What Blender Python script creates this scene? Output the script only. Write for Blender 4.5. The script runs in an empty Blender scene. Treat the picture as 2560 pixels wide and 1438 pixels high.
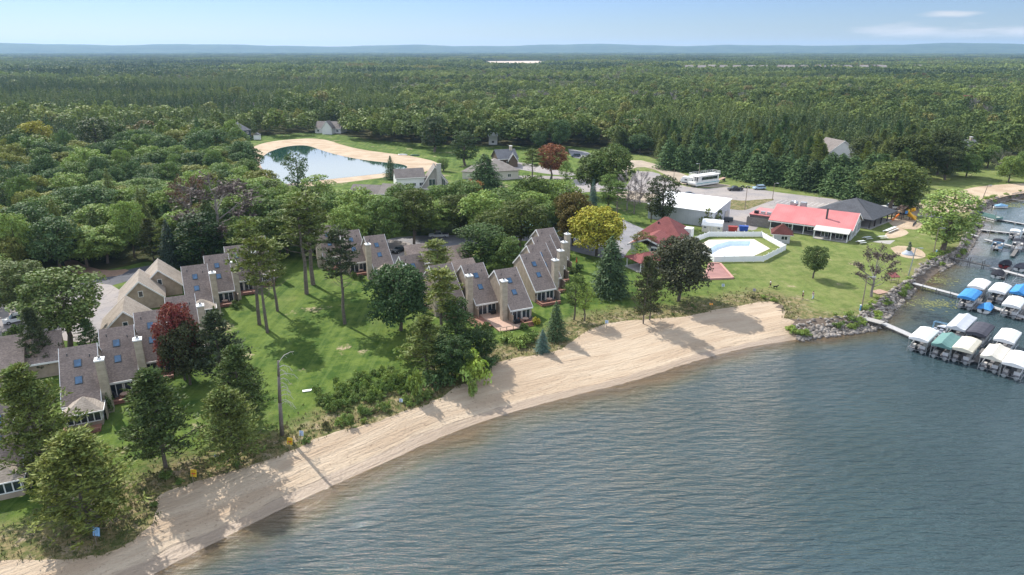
import bpy, math, random
import numpy as np
from mathutils import Vector, Matrix, geometry
random.seed(7)
S = bpy.context.scene
COL = S.collection
R = math.radians
# ---------------------------------------------------------------- camera
HC = 51.5
PITCH = R(19.19)
cs, cc = math.sin(PITCH), math.cos(PITCH)
FPX = 1707.0
cam = bpy.data.cameras.new('camera'); camo = bpy.data.objects.new('camera', cam); COL.objects.link(camo)
camo.location = (0, 0, HC); camo.rotation_euler = (R(90) - PITCH, 0, 0)
cam.sensor_width = 36; cam.lens = 36 * FPX / 2560; cam.clip_start = 0.5; cam.clip_end = 40000
S.camera = camo
# ---------------------------------------------------------------- light
SUN_EL, SUN_AZ = 43.0, -41.0          # azimuth measured from +Y towards +X
sd = Vector((math.sin(R(SUN_AZ)) * math.cos(R(SUN_EL)), math.cos(R(SUN_AZ)) * math.cos(R(SUN_EL)), math.sin(R(SUN_EL))))
sun = bpy.data.lights.new('sun', 'SUN'); sun.energy = 5.0; sun.angle = R(0.6); sun.color = (1, .955, .89)
suno = bpy.data.objects.new('sun', sun); COL.objects.link(suno)
suno.rotation_euler = (-sd).to_track_quat('-Z', 'Y').to_euler(); suno.location = (0, 0, 300)
W = bpy.data.worlds.new('World'); S.world = W; W.use_nodes = True
wt = W.node_tree; wt.nodes.clear()
def wn(t, **k):
    n = wt.nodes.new(t)
    for a, b in k.items(): setattr(n, a, b)
    return n
sky = wn('ShaderNodeTexSky', sky_type='NISHITA', sun_disc=False, sun_elevation=R(SUN_EL), sun_rotation=R(SUN_AZ % 360), altitude=300, air_density=1.0, dust_density=0.25, ozone_density=3.0)
bg = wn('ShaderNodeBackground'); bg.inputs[1].default_value = 0.108
out = wn('ShaderNodeOutputWorld')
tc = wn('ShaderNodeTexCoord')
sep = wn('ShaderNodeSeparateXYZ'); wt.links.new(tc.outputs['Generated'], sep.inputs[0])
# direction -> cloud layer coordinates (stretched sideways like thin banks near the horizon)
def wmath(op, a, b=None, c=None):
    n = wn('ShaderNodeMath', operation=op)
    for i, v in enumerate((a, b, c)):
        if v is None: continue
        if isinstance(v, (int, float)): n.inputs[i].default_value = v
        else: wt.links.new(v, n.inputs[i])
    return n.outputs[0]
comb = wn('ShaderNodeCombineXYZ')
wt.links.new(wmath('MULTIPLY', sep.outputs[0], 3.0), comb.inputs[0]); wt.links.new(wmath('MULTIPLY', sep.outputs[1], 3.0), comb.inputs[1])
wt.links.new(wmath('MULTIPLY', sep.outputs[2], 26.0), comb.inputs[2])
nz = wn('ShaderNodeTexNoise'); nz.inputs['Scale'].default_value = 3.4; nz.inputs['Detail'].default_value = 5; nz.inputs['Roughness'].default_value = .55
wt.links.new(comb.outputs[0], nz.inputs['Vector'])
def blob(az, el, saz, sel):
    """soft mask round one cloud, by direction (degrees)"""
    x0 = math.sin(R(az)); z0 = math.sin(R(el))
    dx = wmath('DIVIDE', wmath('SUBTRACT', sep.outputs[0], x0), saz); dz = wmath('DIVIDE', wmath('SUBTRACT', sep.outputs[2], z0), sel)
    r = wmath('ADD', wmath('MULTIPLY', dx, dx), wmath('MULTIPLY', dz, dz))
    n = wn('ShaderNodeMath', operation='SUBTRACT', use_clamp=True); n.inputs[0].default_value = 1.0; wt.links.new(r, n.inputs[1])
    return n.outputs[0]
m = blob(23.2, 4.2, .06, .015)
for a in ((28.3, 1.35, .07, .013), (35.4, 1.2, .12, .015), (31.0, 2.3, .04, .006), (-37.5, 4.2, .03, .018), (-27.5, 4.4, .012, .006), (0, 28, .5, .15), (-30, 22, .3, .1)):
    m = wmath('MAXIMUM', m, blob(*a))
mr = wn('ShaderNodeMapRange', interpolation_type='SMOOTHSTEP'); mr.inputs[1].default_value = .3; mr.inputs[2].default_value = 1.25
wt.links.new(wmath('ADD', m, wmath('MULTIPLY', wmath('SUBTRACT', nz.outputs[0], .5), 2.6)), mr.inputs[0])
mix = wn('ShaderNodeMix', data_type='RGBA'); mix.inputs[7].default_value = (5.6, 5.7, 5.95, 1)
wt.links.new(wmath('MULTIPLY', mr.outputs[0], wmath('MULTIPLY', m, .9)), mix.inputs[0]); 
hsv = wn('ShaderNodeHueSaturation'); hsv.inputs['Saturation'].default_value = 1.0; hsv.inputs['Value'].default_value = 1.0
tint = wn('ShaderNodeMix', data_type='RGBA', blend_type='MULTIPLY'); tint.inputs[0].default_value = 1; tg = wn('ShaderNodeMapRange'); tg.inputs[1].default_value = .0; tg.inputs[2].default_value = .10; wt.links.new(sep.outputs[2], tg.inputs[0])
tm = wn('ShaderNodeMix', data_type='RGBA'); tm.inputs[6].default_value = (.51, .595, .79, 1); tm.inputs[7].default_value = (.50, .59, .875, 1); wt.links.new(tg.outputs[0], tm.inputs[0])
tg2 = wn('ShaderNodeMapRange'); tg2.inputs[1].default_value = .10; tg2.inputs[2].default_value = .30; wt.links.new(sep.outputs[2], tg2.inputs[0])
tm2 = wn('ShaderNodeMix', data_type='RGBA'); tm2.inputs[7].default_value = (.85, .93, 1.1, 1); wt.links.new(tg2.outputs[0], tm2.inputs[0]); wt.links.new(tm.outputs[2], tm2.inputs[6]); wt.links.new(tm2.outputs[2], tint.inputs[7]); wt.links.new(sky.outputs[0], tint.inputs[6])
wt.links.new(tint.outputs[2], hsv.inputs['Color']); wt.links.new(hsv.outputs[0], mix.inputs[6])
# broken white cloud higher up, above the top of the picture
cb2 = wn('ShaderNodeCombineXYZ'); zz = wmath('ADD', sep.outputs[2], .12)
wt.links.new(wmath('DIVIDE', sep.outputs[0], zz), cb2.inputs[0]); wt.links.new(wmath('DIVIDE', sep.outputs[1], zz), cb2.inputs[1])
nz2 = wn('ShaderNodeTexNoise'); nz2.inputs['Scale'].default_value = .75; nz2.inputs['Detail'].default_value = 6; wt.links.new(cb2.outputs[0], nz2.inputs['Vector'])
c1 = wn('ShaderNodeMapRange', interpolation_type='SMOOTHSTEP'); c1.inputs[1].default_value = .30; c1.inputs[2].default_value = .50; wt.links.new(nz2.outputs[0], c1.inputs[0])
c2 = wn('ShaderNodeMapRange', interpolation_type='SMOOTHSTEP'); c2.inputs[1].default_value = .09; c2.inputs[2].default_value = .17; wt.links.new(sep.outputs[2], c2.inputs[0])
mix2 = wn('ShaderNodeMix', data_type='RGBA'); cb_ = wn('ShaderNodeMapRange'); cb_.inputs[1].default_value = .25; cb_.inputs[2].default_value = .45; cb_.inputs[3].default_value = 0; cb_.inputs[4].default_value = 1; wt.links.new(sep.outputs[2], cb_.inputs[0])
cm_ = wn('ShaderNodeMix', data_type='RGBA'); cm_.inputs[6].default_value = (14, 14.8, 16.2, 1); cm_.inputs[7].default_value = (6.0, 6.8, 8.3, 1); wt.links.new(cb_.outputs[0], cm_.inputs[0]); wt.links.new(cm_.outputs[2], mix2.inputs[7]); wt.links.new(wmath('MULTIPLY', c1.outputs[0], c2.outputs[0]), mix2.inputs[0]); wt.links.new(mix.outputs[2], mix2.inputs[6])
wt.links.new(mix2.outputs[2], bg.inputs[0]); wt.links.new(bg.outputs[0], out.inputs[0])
S.view_settings.view_transform = 'Standard'; S.view_settings.look = 'None'; S.view_settings.gamma = 1.0; S.view_settings.exposure = 0.45
S.cycles.max_bounces = 6; S.cycles.diffuse_bounces = 2; S.cycles.glossy_bounces = 3; S.cycles.transparent_max_bounces = 12; S.cycles.transmission_bounces = 3
S.cycles.volume_bounces = 0; S.cycles.caustics_reflective = False; S.cycles.caustics_refractive = False; S.cycles.sample_clamp_indirect = 4

# ---------------------------------------------------------------- helpers
ZL = 1.5                                # height of the land above the lake
def G(px, py, z=ZL):
    """world point at height z that the photograph shows at a pixel"""
    u = (px - 1280) / FPX; v = (py - 719) / FPX; t = (HC - z) / (cs + v * cc)
    return Vector((u * t, t * (cc - v * cs), z))
def GY(py, Y):                          # height of a point at ground distance Y seen in row py
    v = (py - 719) / FPX
    return HC - Y * (cs + v * cc) / (cc - v * cs)
def PX(x, y, z=ZL):
    d = z - HC; f = y * cc - d * cs
    return 1280 + FPX * x / f, 719 - FPX * (y * cs + d * cc) / f
def proj_np(x, y, z=ZL):
    d = z - HC; f = y * cc - d * cs
    return 1280 + FPX * x / f, 719 - FPX * (y * cs + d * cc) / f
def inpoly(x, y, poly):
    x = np.asarray(x, float); y = np.asarray(y, float); r = np.zeros(x.shape, bool); n = len(poly)
    for i in range(n):
        x1, y1 = poly[i][0], poly[i][1]; x2, y2 = poly[(i + 1) % n][0], poly[(i + 1) % n][1]
        if y1 == y2: continue
        r ^= ((y1 > y) != (y2 > y)) & (x < (x2 - x1) * (y - y1) / (y2 - y1) + x1)
    return r
def polydist(P, L):
    """distance of points P (n,2) to polyline L and the arc length of the nearest place on it"""
    P = np.asarray(P, float); L = np.asarray(L, float)[:, :2]; best = np.full(len(P), 1e18); arc = np.zeros(len(P)); a0 = 0
    for i in range(len(L) - 1):
        a, b = L[i], L[i + 1]; ab = b - a; l = np.hypot(*ab)
        if l < 1e-6: continue
        t = np.clip(((P - a) @ ab) / (l * l), 0, 1); d = np.hypot(P[:, 0] - a[0] - t * ab[0], P[:, 1] - a[1] - t * ab[1])
        m = d < best; best[m] = d[m]; arc[m] = a0 + t[m] * l; a0 += l
    return best, arc
def smooth(L, n=2):
    """round a polyline (Chaikin)"""
    L = [Vector((p[0], p[1])) for p in L]
    for _ in range(n):
        o = [L[0]]
        for a, b in zip(L, L[1:]): o += [a * .75 + b * .25, a * .25 + b * .75]
        L = o + [L[-1]]
    return L
def ragged(L, amp, step, seed=1):
    """subdivide a polyline and shake it a little"""
    rr = random.Random(seed); o = []
    for a, b in zip(L, L[1:]):
        n = max(1, int((b - a).length / step))
        for k in range(n):
            p = a + (b - a) * (k / n); o.append(p + Vector((rr.gauss(0, amp), rr.gauss(0, amp))) if (k or o) else p.copy())
    return o + [L[-1]]

def tag(o, label=None, cat=None, group=None, kind=None):
    if label: o['label'] = label
    if cat: o['category'] = cat
    if group: o['group'] = group
    if kind: o['kind'] = kind
    return o
def thing(name, label, cat, loc=(0, 0, 0), rz=0.0, group=None):
    o = bpy.data.objects.new(name, None); COL.objects.link(o); o.empty_display_size = .5
    o.location = loc; o.rotation_euler = (0, 0, rz)
    return tag(o, label, cat, group)
def children(o): return [c for c in COL.objects if c.parent == o]
KIDS = {}
def add_child(o, p):
    if p is not None: o.parent = p; KIDS.setdefault(p.name, []).append(o)
def copy_tree(o, loc=None, rz=None, label=None, parent=None, scale=None):
    c = o.copy(); COL.objects.link(c); add_child(c, parent)
    for ch in KIDS.get(o.name, []): copy_tree(ch, parent=c)
    if loc is not None: c.location = loc
    if rz is not None: c.rotation_euler = (0, 0, rz)
    if scale is not None: c.scale = scale
    if label: c['label'] = label
    return c
def mesh_np(name, V, F, mats, midx=None, smoothf=False):
    """F: list of arrays (n,k) of faces"""
    me = bpy.data.meshes.new(name); V = np.asarray(V, np.float32)
    me.vertices.add(len(V)); me.vertices.foreach_set('co', V.ravel())
    tot = np.concatenate([np.full(len(f), f.shape[1], np.int32) for f in F]); idx = np.concatenate([f.ravel() for f in F]).astype(np.int32)
    me.loops.add(len(idx)); me.loops.foreach_set('vertex_index', idx)
    me.polygons.add(len(tot)); st = np.concatenate([[0], np.cumsum(tot)[:-1]]).astype(np.int32)
    me.polygons.foreach_set('loop_start', st); me.polygons.foreach_set('loop_total', tot)
    for m_ in (mats if isinstance(mats, (list, tuple)) else [mats]): me.materials.append(m_)
    if midx is not None: me.polygons.foreach_set('material_index', np.asarray(midx, np.int32))
    if smoothf: me.polygons.foreach_set('use_smooth', np.ones(len(tot), bool))
    me.update(calc_edges=True); me.validate()
    return me
def link(name, me, parent=None, loc=None, rz=None):
    o = bpy.data.objects.new(name, me); COL.objects.link(o); add_child(o, parent)
    if loc is not None: o.location = loc
    if rz is not None: o.rotation_euler = (0, 0, rz)
    return o
class MB:
    def __init__(s): s.v = []; s.f = []; s.m = []; s.cm = 0
    def mat(s, i): s.cm = i; return s
    def face(s, pts):
        n = len(s.v); s.v += [tuple(p) for p in pts]; s.f.append(tuple(range(n, n + len(pts)))); s.m.append(s.cm); return s
    def add(s, V, F):
        n = len(s.v); s.v += [tuple(p) for p in V]; s.f += [tuple(i + n for i in f) for f in F]; s.m += [s.cm] * len(F); return s
    def box(s, x0, x1, y0, y1, z0, z1):
        V = [(x, y, z) for z in (z0, z1) for y in (y0, y1) for x in (x0, x1)]
        return s.add(V, [(0, 2, 3, 1), (4, 5, 7, 6), (0, 1, 5, 4), (2, 6, 7, 3), (0, 4, 6, 2), (1, 3, 7, 5)])
    def obox(s, c, sx, sy, sz, rz=0, tilt=0):
        """box with centre c, turned about z and tipped about its own x"""
        M_ = Matrix.Translation(c) @ Matrix.Rotation(rz, 4, 'Z') @ Matrix.Rotation(tilt, 4, 'X')
        V = [M_ @ Vector((x * sx / 2, y * sy / 2, z * sz / 2)) for z in (-1, 1) for y in (-1, 1) for x in (-1, 1)]
        return s.add(V, [(0, 2, 3, 1), (4, 5, 7, 6), (0, 1, 5, 4), (2, 6, 7, 3), (0, 4, 6, 2), (1, 3, 7, 5)])
    def prism(s, prof, x0, x1, axis='x'):
        """extrude a (y,z) profile along x, or an (x,z) one along y, or an (x,y) one along z"""
        f = {'x': lambda p, t: (t, p[0], p[1]), 'y': lambda p, t: (p[0], t, p[1]), 'z': lambda p, t: (p[0], p[1], t)}[axis]
        n = len(prof); V = [f(p, x0) for p in prof] + [f(p, x1) for p in prof]
        return s.add(V, [tuple(range(n))[::-1], tuple(range(n, 2 * n))] + [(i, (i + 1) % n, n + (i + 1) % n, n + i) for i in range(n)])
    def tube(s, p0, p1, r0, r1=None, n=6, cap=True):
        p0 = Vector(p0); p1 = Vector(p1); r1 = r0 if r1 is None else r1; d = (p1 - p0)
        if d.length < 1e-6: return s
        q = d.to_track_quat('Z', 'Y'); V = []
        for p, r in ((p0, r0), (p1, r1)):
            for k in range(n):
                a = 2 * math.pi * k / n; V.append(p + q @ Vector((r * math.cos(a), r * math.sin(a), 0)))
        F = [(i, (i + 1) % n, n + (i + 1) % n, n + i) for i in range(n)]
        if cap: F += [tuple(range(n))[::-1], tuple(range(n, 2 * n))]
        return s.add(V, F)
    def path(s, pts, r0, r1=None, n=5):
        r1 = r0 if r1 is None else r1; k = len(pts) - 1
        for i in range(k): s.tube(pts[i], pts[i + 1], r0 + (r1 - r0) * i / k, r0 + (r1 - r0) * (i + 1) / k, n)
        return s
    def ell(s, c, rx, ry, rz_, n=8, m=6, zmin=-1.0):
        V = []; F = []; c = Vector(c)
        for j in range(m + 1):
            t = math.pi * j / m; z = max(zmin, math.cos(t))
            for i in range(n):
                a = 2 * math.pi * i / n; V.append((c.x + rx * math.sin(t) * math.cos(a), c.y + ry * math.sin(t) * math.sin(a), c.z + rz_ * z))
        for j in range(m):
            for i in range(n): F.append((j * n + i, (j + 1) * n + i, (j + 1) * n + (i + 1) % n, j * n + (i + 1) % n))
        return s.add(V, F)
    def build(s, name, mats, parent=None, loc=None, rz=None, sm=False, bevel=0):
        mats = mats if isinstance(mats, (list, tuple)) else [mats]
        me = bpy.data.meshes.new(name); me.from_pydata(s.v, [], s.f)
        for m_ in mats: me.materials.append(m_)
        me.polygons.foreach_set('material_index', s.m)
        if sm: me.polygons.foreach_set('use_smooth', [True] * len(s.f))
        me.update(); o = link(name, me, parent, loc, rz)
        if bevel:
            b = o.modifiers.new('b', 'BEVEL'); b.width = bevel; b.segments = 2; b.limit_method = 'ANGLE'
        return o
# ---------------------------------------------------------------- materials
class NT:
    def __init__(s, name):
        s.m = bpy.data.materials.new(name); s.m.use_nodes = True; s.t = s.m.node_tree; s.t.nodes.clear()
        s.o = s.t.nodes.new('ShaderNodeOutputMaterial'); s._c = {}
    def n(s, t, ins=None, **k):
        n = s.t.nodes.new(t)
        for a, b in k.items(): setattr(n, a, b)
        for a, b in (ins or {}).items():
            if hasattr(b, 'links'): s.t.links.new(b, n.inputs[a])
            else: n.inputs[a].default_value = b
        return n
    def coord(s, w='Object'):
        if w not in s._c: s._c[w] = s.n('ShaderNodeTexCoord').outputs[w]
        return s._c[w]
    def mp(s, scale=(1, 1, 1), rot=(0, 0, 0), vec=None):
        return s.n('ShaderNodeMapping', {'Vector': vec or s.coord(), 'Scale': scale, 'Rotation': rot}).outputs[0]
    def noise(s, scale, detail=3, rough=.55, vec=None, dist=0):
        return s.n('ShaderNodeTexNoise', {'Vector': vec or s.coord(), 'Scale': scale, 'Detail': detail, 'Roughness': rough, 'Distortion': dist}).outputs[0]
    def math(s, op, a, b=0.0, clamp=False):
        return s.n('ShaderNodeMath', {0: a, 1: b}, operation=op, use_clamp=clamp).outputs[0]
    def rng(s, v, a, b, c=0.0, d=1.0, sm=True):
        return s.n('ShaderNodeMapRange', {0: v, 1: a, 2: b, 3: c, 4: d}, interpolation_type='SMOOTHSTEP' if sm else 'LINEAR').outputs[0]
    def mix(s, f, a, b, mode='MIX'):
        a = (*a, 1) if isinstance(a, tuple) and len(a) == 3 else a; b = (*b, 1) if isinstance(b, tuple) and len(b) == 3 else b
        return s.n('ShaderNodeMix', {0: f, 6: a, 7: b}, data_type='RGBA', blend_type=mode).outputs[2]
    def attr(s, name, w='Fac', t='GEOMETRY'):
        return s.n('ShaderNodeAttribute', attribute_name=name, attribute_type=t).outputs[w]
    def bump(s, h, strength=.5, dist=.1, normal=None):
        i = {'Height': h, 'Strength': strength, 'Distance': dist}
        if normal: i['Normal'] = normal
        return s.n('ShaderNodeBump', i).outputs[0]
    def bsdf(s, col, rough=.8, metal=0, spec=.3, nrm=None, **k):
        i = {'Base Color': (*col, 1) if isinstance(col, tuple) else col, 'Roughness': rough, 'Metallic': metal, 'Specular IOR Level': spec}
        if nrm: i['Normal'] = nrm
        i.update(k); return s.n('ShaderNodeBsdfPrincipled', i).outputs[0]
    def end(s, sh): s.t.links.new(sh, s.o.inputs[0]); return s.m
def srgb(r, g, b): return tuple(((c / 255) / 12.92 if c / 255 <= .04045 else ((c / 255 + .055) / 1.055) ** 2.4) for c in (r, g, b))
_M = {}
def MAT(name, col=(.5, .5, .5), rough=.75, var=.15, scale=1.5, metal=0, spec=.3, bump=0, bscale=8, dirt=0):
    """plain surface with uneven tone, a little grime and fine bump"""
    if name in _M: return _M[name]
    t = NT(name); a = t.noise(scale, 4); b = t.noise(scale * 7, 3)
    f = t.math('ADD', t.math('MULTIPLY', a, .65), t.math('MULTIPLY', b, .35)); f = t.rng(f, .3, .7)
    c = t.mix(f, tuple(max(0, x * (1 - var)) for x in col), tuple(min(1, x * (1 + var)) for x in col))
    if dirt: c = t.mix(t.math('MULTIPLY', t.rng(t.noise(scale * .5, 5, .65), .5, .75), dirt), c, (.09, .075, .06))
    nr = t.bump(t.noise(bscale, 4), bump, .05) if bump else None
    _M[name] = t.end(t.bsdf(c, rough, metal, spec, nr)); return _M[name]
def glassmat(name, col, rough=.06):
    if name in _M: return _M[name]
    t = NT(name); c = t.mix(t.rng(t.noise(1.3, 2), .35, .65), tuple(x * .6 for x in col), col)
    _M[name] = t.end(t.bsdf(c, rough, 0, .8)); return _M[name]
WHITE = MAT('white_paint', (.74, .74, .72), .5, .06, 1.2, dirt=.12)
GLASS = glassmat('window_glass', (.035, .05, .06))
BLUEGLASS = glassmat('skylight_glass', (.05, .13, .24))
SIDING = None
def siding(name, col, step=.13):
    """shingle or clapboard siding: fine horizontal courses with uneven boards"""
    t = NT(name); z = t.n('ShaderNodeSeparateXYZ', {0: t.coord()}).outputs
    row = t.math('FRACT', t.math('DIVIDE', z[2], step)); n1 = t.noise(1.2, 4); n2 = t.noise(9, 2, vec=t.mp((1, 1, 5)))
    c = t.mix(t.rng(n1, .3, .7), tuple(x * .84 for x in col), tuple(x * 1.12 for x in col)); c = t.mix(t.math('MULTIPLY', t.rng(n2, .45, .8), .35), c, tuple(x * .55 for x in col))
    c = t.mix(t.math('MULTIPLY', t.rng(row, .0, .18, 1, 0), .35), c, tuple(x * .4 for x in col))
    return t.end(t.bsdf(c, .85, 0, .2, t.bump(row, .5, .03)))
def shingles(name, col, col2, step=.16):
    """asphalt shingles: courses across the slope, speckled tabs"""
    t = NT(name); z = t.n('ShaderNodeSeparateXYZ', {0: t.coord()}).outputs
    row = t.math('FRACT', t.math('DIVIDE', z[2], step)); n1 = t.noise(.55, 4); n2 = t.noise(3.3, 3, .7, vec=t.mp((1, 1, 2.6)))
    c = t.mix(t.rng(n2, .38, .62), col, col2); c = t.mix(t.math('MULTIPLY', t.rng(n1, .4, .72), .45), c, tuple(x * .62 for x in col))
    c = t.mix(t.math('MULTIPLY', t.rng(row, 0, .3, 1, 0), .42), c, tuple(x * .42 for x in col))
    return t.end(t.bsdf(c, .92, 0, .15, t.bump(row, .6, .04)))
TAN = siding('tan_shingle_siding', (.38, .31, .24)); TANL = siding('light_stucco_boards', (.43, .37, .29), .4)
ROOF = shingles('brown_asphalt_shingles', (.215, .172, .148), (.33, .262, .225)); ROOFL = shingles('pale_tan_shingles', (.30, .255, .21), (.42, .36, .30))  # second set: paler tan shingles for the garages and sunrooms
DECK = MAT('red_cedar_decking', (.26, .125, .085), .7, .22, 3, bump=.2)
DECKL = MAT('weathered_decking', (.42, .28, .21), .75, .2, 3, bump=.2)
CONC = MAT('concrete', (.36, .34, .31), .85, .12, .6, dirt=.15, bump=.1)
BLACK = MAT('black_plastic', (.015, .016, .018), .45, .3, 3)
DGREY = MAT('dark_grey_metal', (.07, .075, .08), .5, .2, 3)
ALU = MAT('dull_aluminium', (.42, .43, .44), .38, .12, 3, metal=.7)
WOOD = MAT('weathered_wood', (.24, .19, .145), .85, .25, 4, bump=.2)
POLEM = MAT('grey_brown_pole_wood', (.22, .18, .14), .85, .2, 4)
# ================================================================ SETTING: ground, beach, lake, roads
Vpx = [(-2600, 2100), (-700, 1560), (-200, 1440), (0, 1398), (150, 1402), (270, 1388), (345, 1345), (395, 1292), (385, 1238), (480, 1207), (560, 1186), (656, 1155), (727, 1128), (823, 1082), (928, 1060), (992, 1035),
  (1062, 1012), (1112, 990), (1144, 962), (1202, 948), (1229, 916), (1262, 900), (1350, 885), (1400, 878), (1430, 850), (1500, 812), (1560, 802), (1640, 797), (1720, 792), (1770, 778), (1850, 764), (1915, 752), (1950, 757),
  (1964, 775), (1955, 800), (2040, 796), (2135, 793), (2160, 783), (2170, 773), (2200, 750), (2233, 725), (2265, 708), (2290, 688), (2296, 670), (2320, 650), (2358, 640), (2383, 635), (2403, 613), (2411, 588), (2431, 560),
  (2438, 548), (2430, 530), (2450, 510), (2480, 497), (2530, 485), (2600, 475), (2850, 452)]
Spx = [(-2600, 2500), (-700, 1800), (-100, 1610), (200, 1515), (380, 1438), (440, 1400), (520, 1365), (600, 1325), (700, 1275), (850, 1205), (1000, 1140), (1100, 1092), (1230, 1045), (1330, 1018), (1450, 985), (1570, 958),
  (1680, 923), (1780, 892), (1880, 867), (1990, 849), (2060, 838), (2110, 832), (2185, 824), (2200, 808), (2212, 790), (2233, 770), (2275, 730), (2288, 715), (2313, 705), (2346, 675), (2383, 655), (2406, 640), (2428, 608),
  (2441, 583), (2452, 568), (2450, 550), (2444, 536), (2462, 520), (2500, 503), (2560, 492), (2640, 485), (2900, 460)]
VL = smooth([G(*p) for p in Vpx], 2); SL = smooth([G(p[0], p[1], 0) for p in Spx], 2)
VL = ragged(VL, .12, 1.2, 3)
far_r = VL[-1]
LAKE = VL + [Vector((1500, far_r.y + 200)), Vector((1500, -900)), Vector((-900, -900)), Vector((-900, VL[0].y))]
LAKE_T = [(p.x, p.y) for p in LAKE]
SWL = [Vector((-900, SL[0].y))] + SL + [Vector((1500, SL[-1].y + 200))]
WATER_T = [(p.x, p.y) for p in SWL] + [(1500, -900), (-900, -900)]
VN = np.array([(p.x, p.y) for p in VL]); SN = np.array([(p.x, p.y) for p in SWL])
def shore_np(P):
    """signed distance to the waterline, positive on land; place along it; distance to the edge of the growth"""
    d, arc = polydist(P, SN); ins = inpoly(P[:, 0], P[:, 1], WATER_T); dv, _ = polydist(P, VN)
    return np.where(ins, -d, d), arc, dv
def bed_z(sh, dv):
    s = np.clip(sh, 0, None); t = s / (s + dv + 1e-6)
    zl = ZL * (.55 * t + .45 * t * t * (3 - 2 * t)); zw = -np.minimum(1.9, .11 * -np.clip(sh, None, 0))
    return np.where(sh > 0, zl, zw)
POOLW = [G(*p) for p in [(1790, 612), (1822, 603.5), (1876, 603.5), (1893, 617), (1868, 635), (1846, 641), (1782, 642), (1768, 625)]]
def cdt(outline, inner=None, hole=None):
    """triangulate a polygon (world xy) with inner points, leaving out a hole"""
    n = len(outline); pts = [Vector((p[0], p[1])) for p in outline]; ed = [(i, (i + 1) % n) for i in range(n)]
    if hole: k = len(hole); pts += [Vector((p[0], p[1])) for p in hole]; ed += [(n + i, n + (i + 1) % k) for i in range(k)]
    pts += [Vector((p[0], p[1])) for p in (inner if inner is not None else [])]
    v, e, f, *_ = geometry.delaunay_2d_cdt(pts, ed, [], 1, 1e-4)
    V = np.array([(p.x, p.y) for p in v]); F = np.array([t for t in f if len(t) == 3], int)
    c = V[F].mean(1); ok = inpoly(c[:, 0], c[:, 1], [(p[0], p[1]) for p in outline])
    if hole: ok &= ~inpoly(c[:, 0], c[:, 1], [(p[0], p[1]) for p in hole])
    return V, F[ok]
def gridpts(x0, x1, y0, y1, s, poly, jit=.25, margin=.5):
    xs, ys = np.meshgrid(np.arange(x0, x1, s), np.arange(y0, y1, s)); xs = xs.ravel(); ys = ys.ravel()
    rg = np.random.default_rng(5); xs = xs + rg.uniform(-jit, jit, xs.size) * s; ys = ys + rg.uniform(-jit, jit, ys.size) * s
    k = inpoly(xs, ys, poly); P = np.stack([xs, ys], 1)[k]
    d, _ = polydist(P, np.array(list(poly) + [poly[0]])); return P[d > margin * s]
def sheet(name, V, F, z, mat, attrs=None):
    V = np.asarray(V); V3 = np.column_stack([V[:, 0], V[:, 1], np.broadcast_to(z, len(V))])
    a = V[F]; cr = (a[:, 1, 0] - a[:, 0, 0]) * (a[:, 2, 1] - a[:, 0, 1]) - (a[:, 1, 1] - a[:, 0, 1]) * (a[:, 2, 0] - a[:, 0, 0])
    F = np.where((cr < 0)[:, None], F[:, ::-1], F)
    used = np.unique(F); rm = np.full(len(V), -1); rm[used] = np.arange(len(used))
    me = mesh_np(name, V3[used], [rm[F]], mat, smoothf=True)
    for k, val in (attrs or {}).items():
        val = np.asarray(val)[used]
        if val.ndim == 1: me.attributes.new(k, 'FLOAT', 'POINT').data.foreach_set('value', val.astype(np.float32))
        else: me.attributes.new(k, 'FLOAT_VECTOR', 'POINT').data.foreach_set('vector', val.astype(np.float32).ravel())
    o = link(name, me); tag(o, kind='structure'); return o

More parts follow.
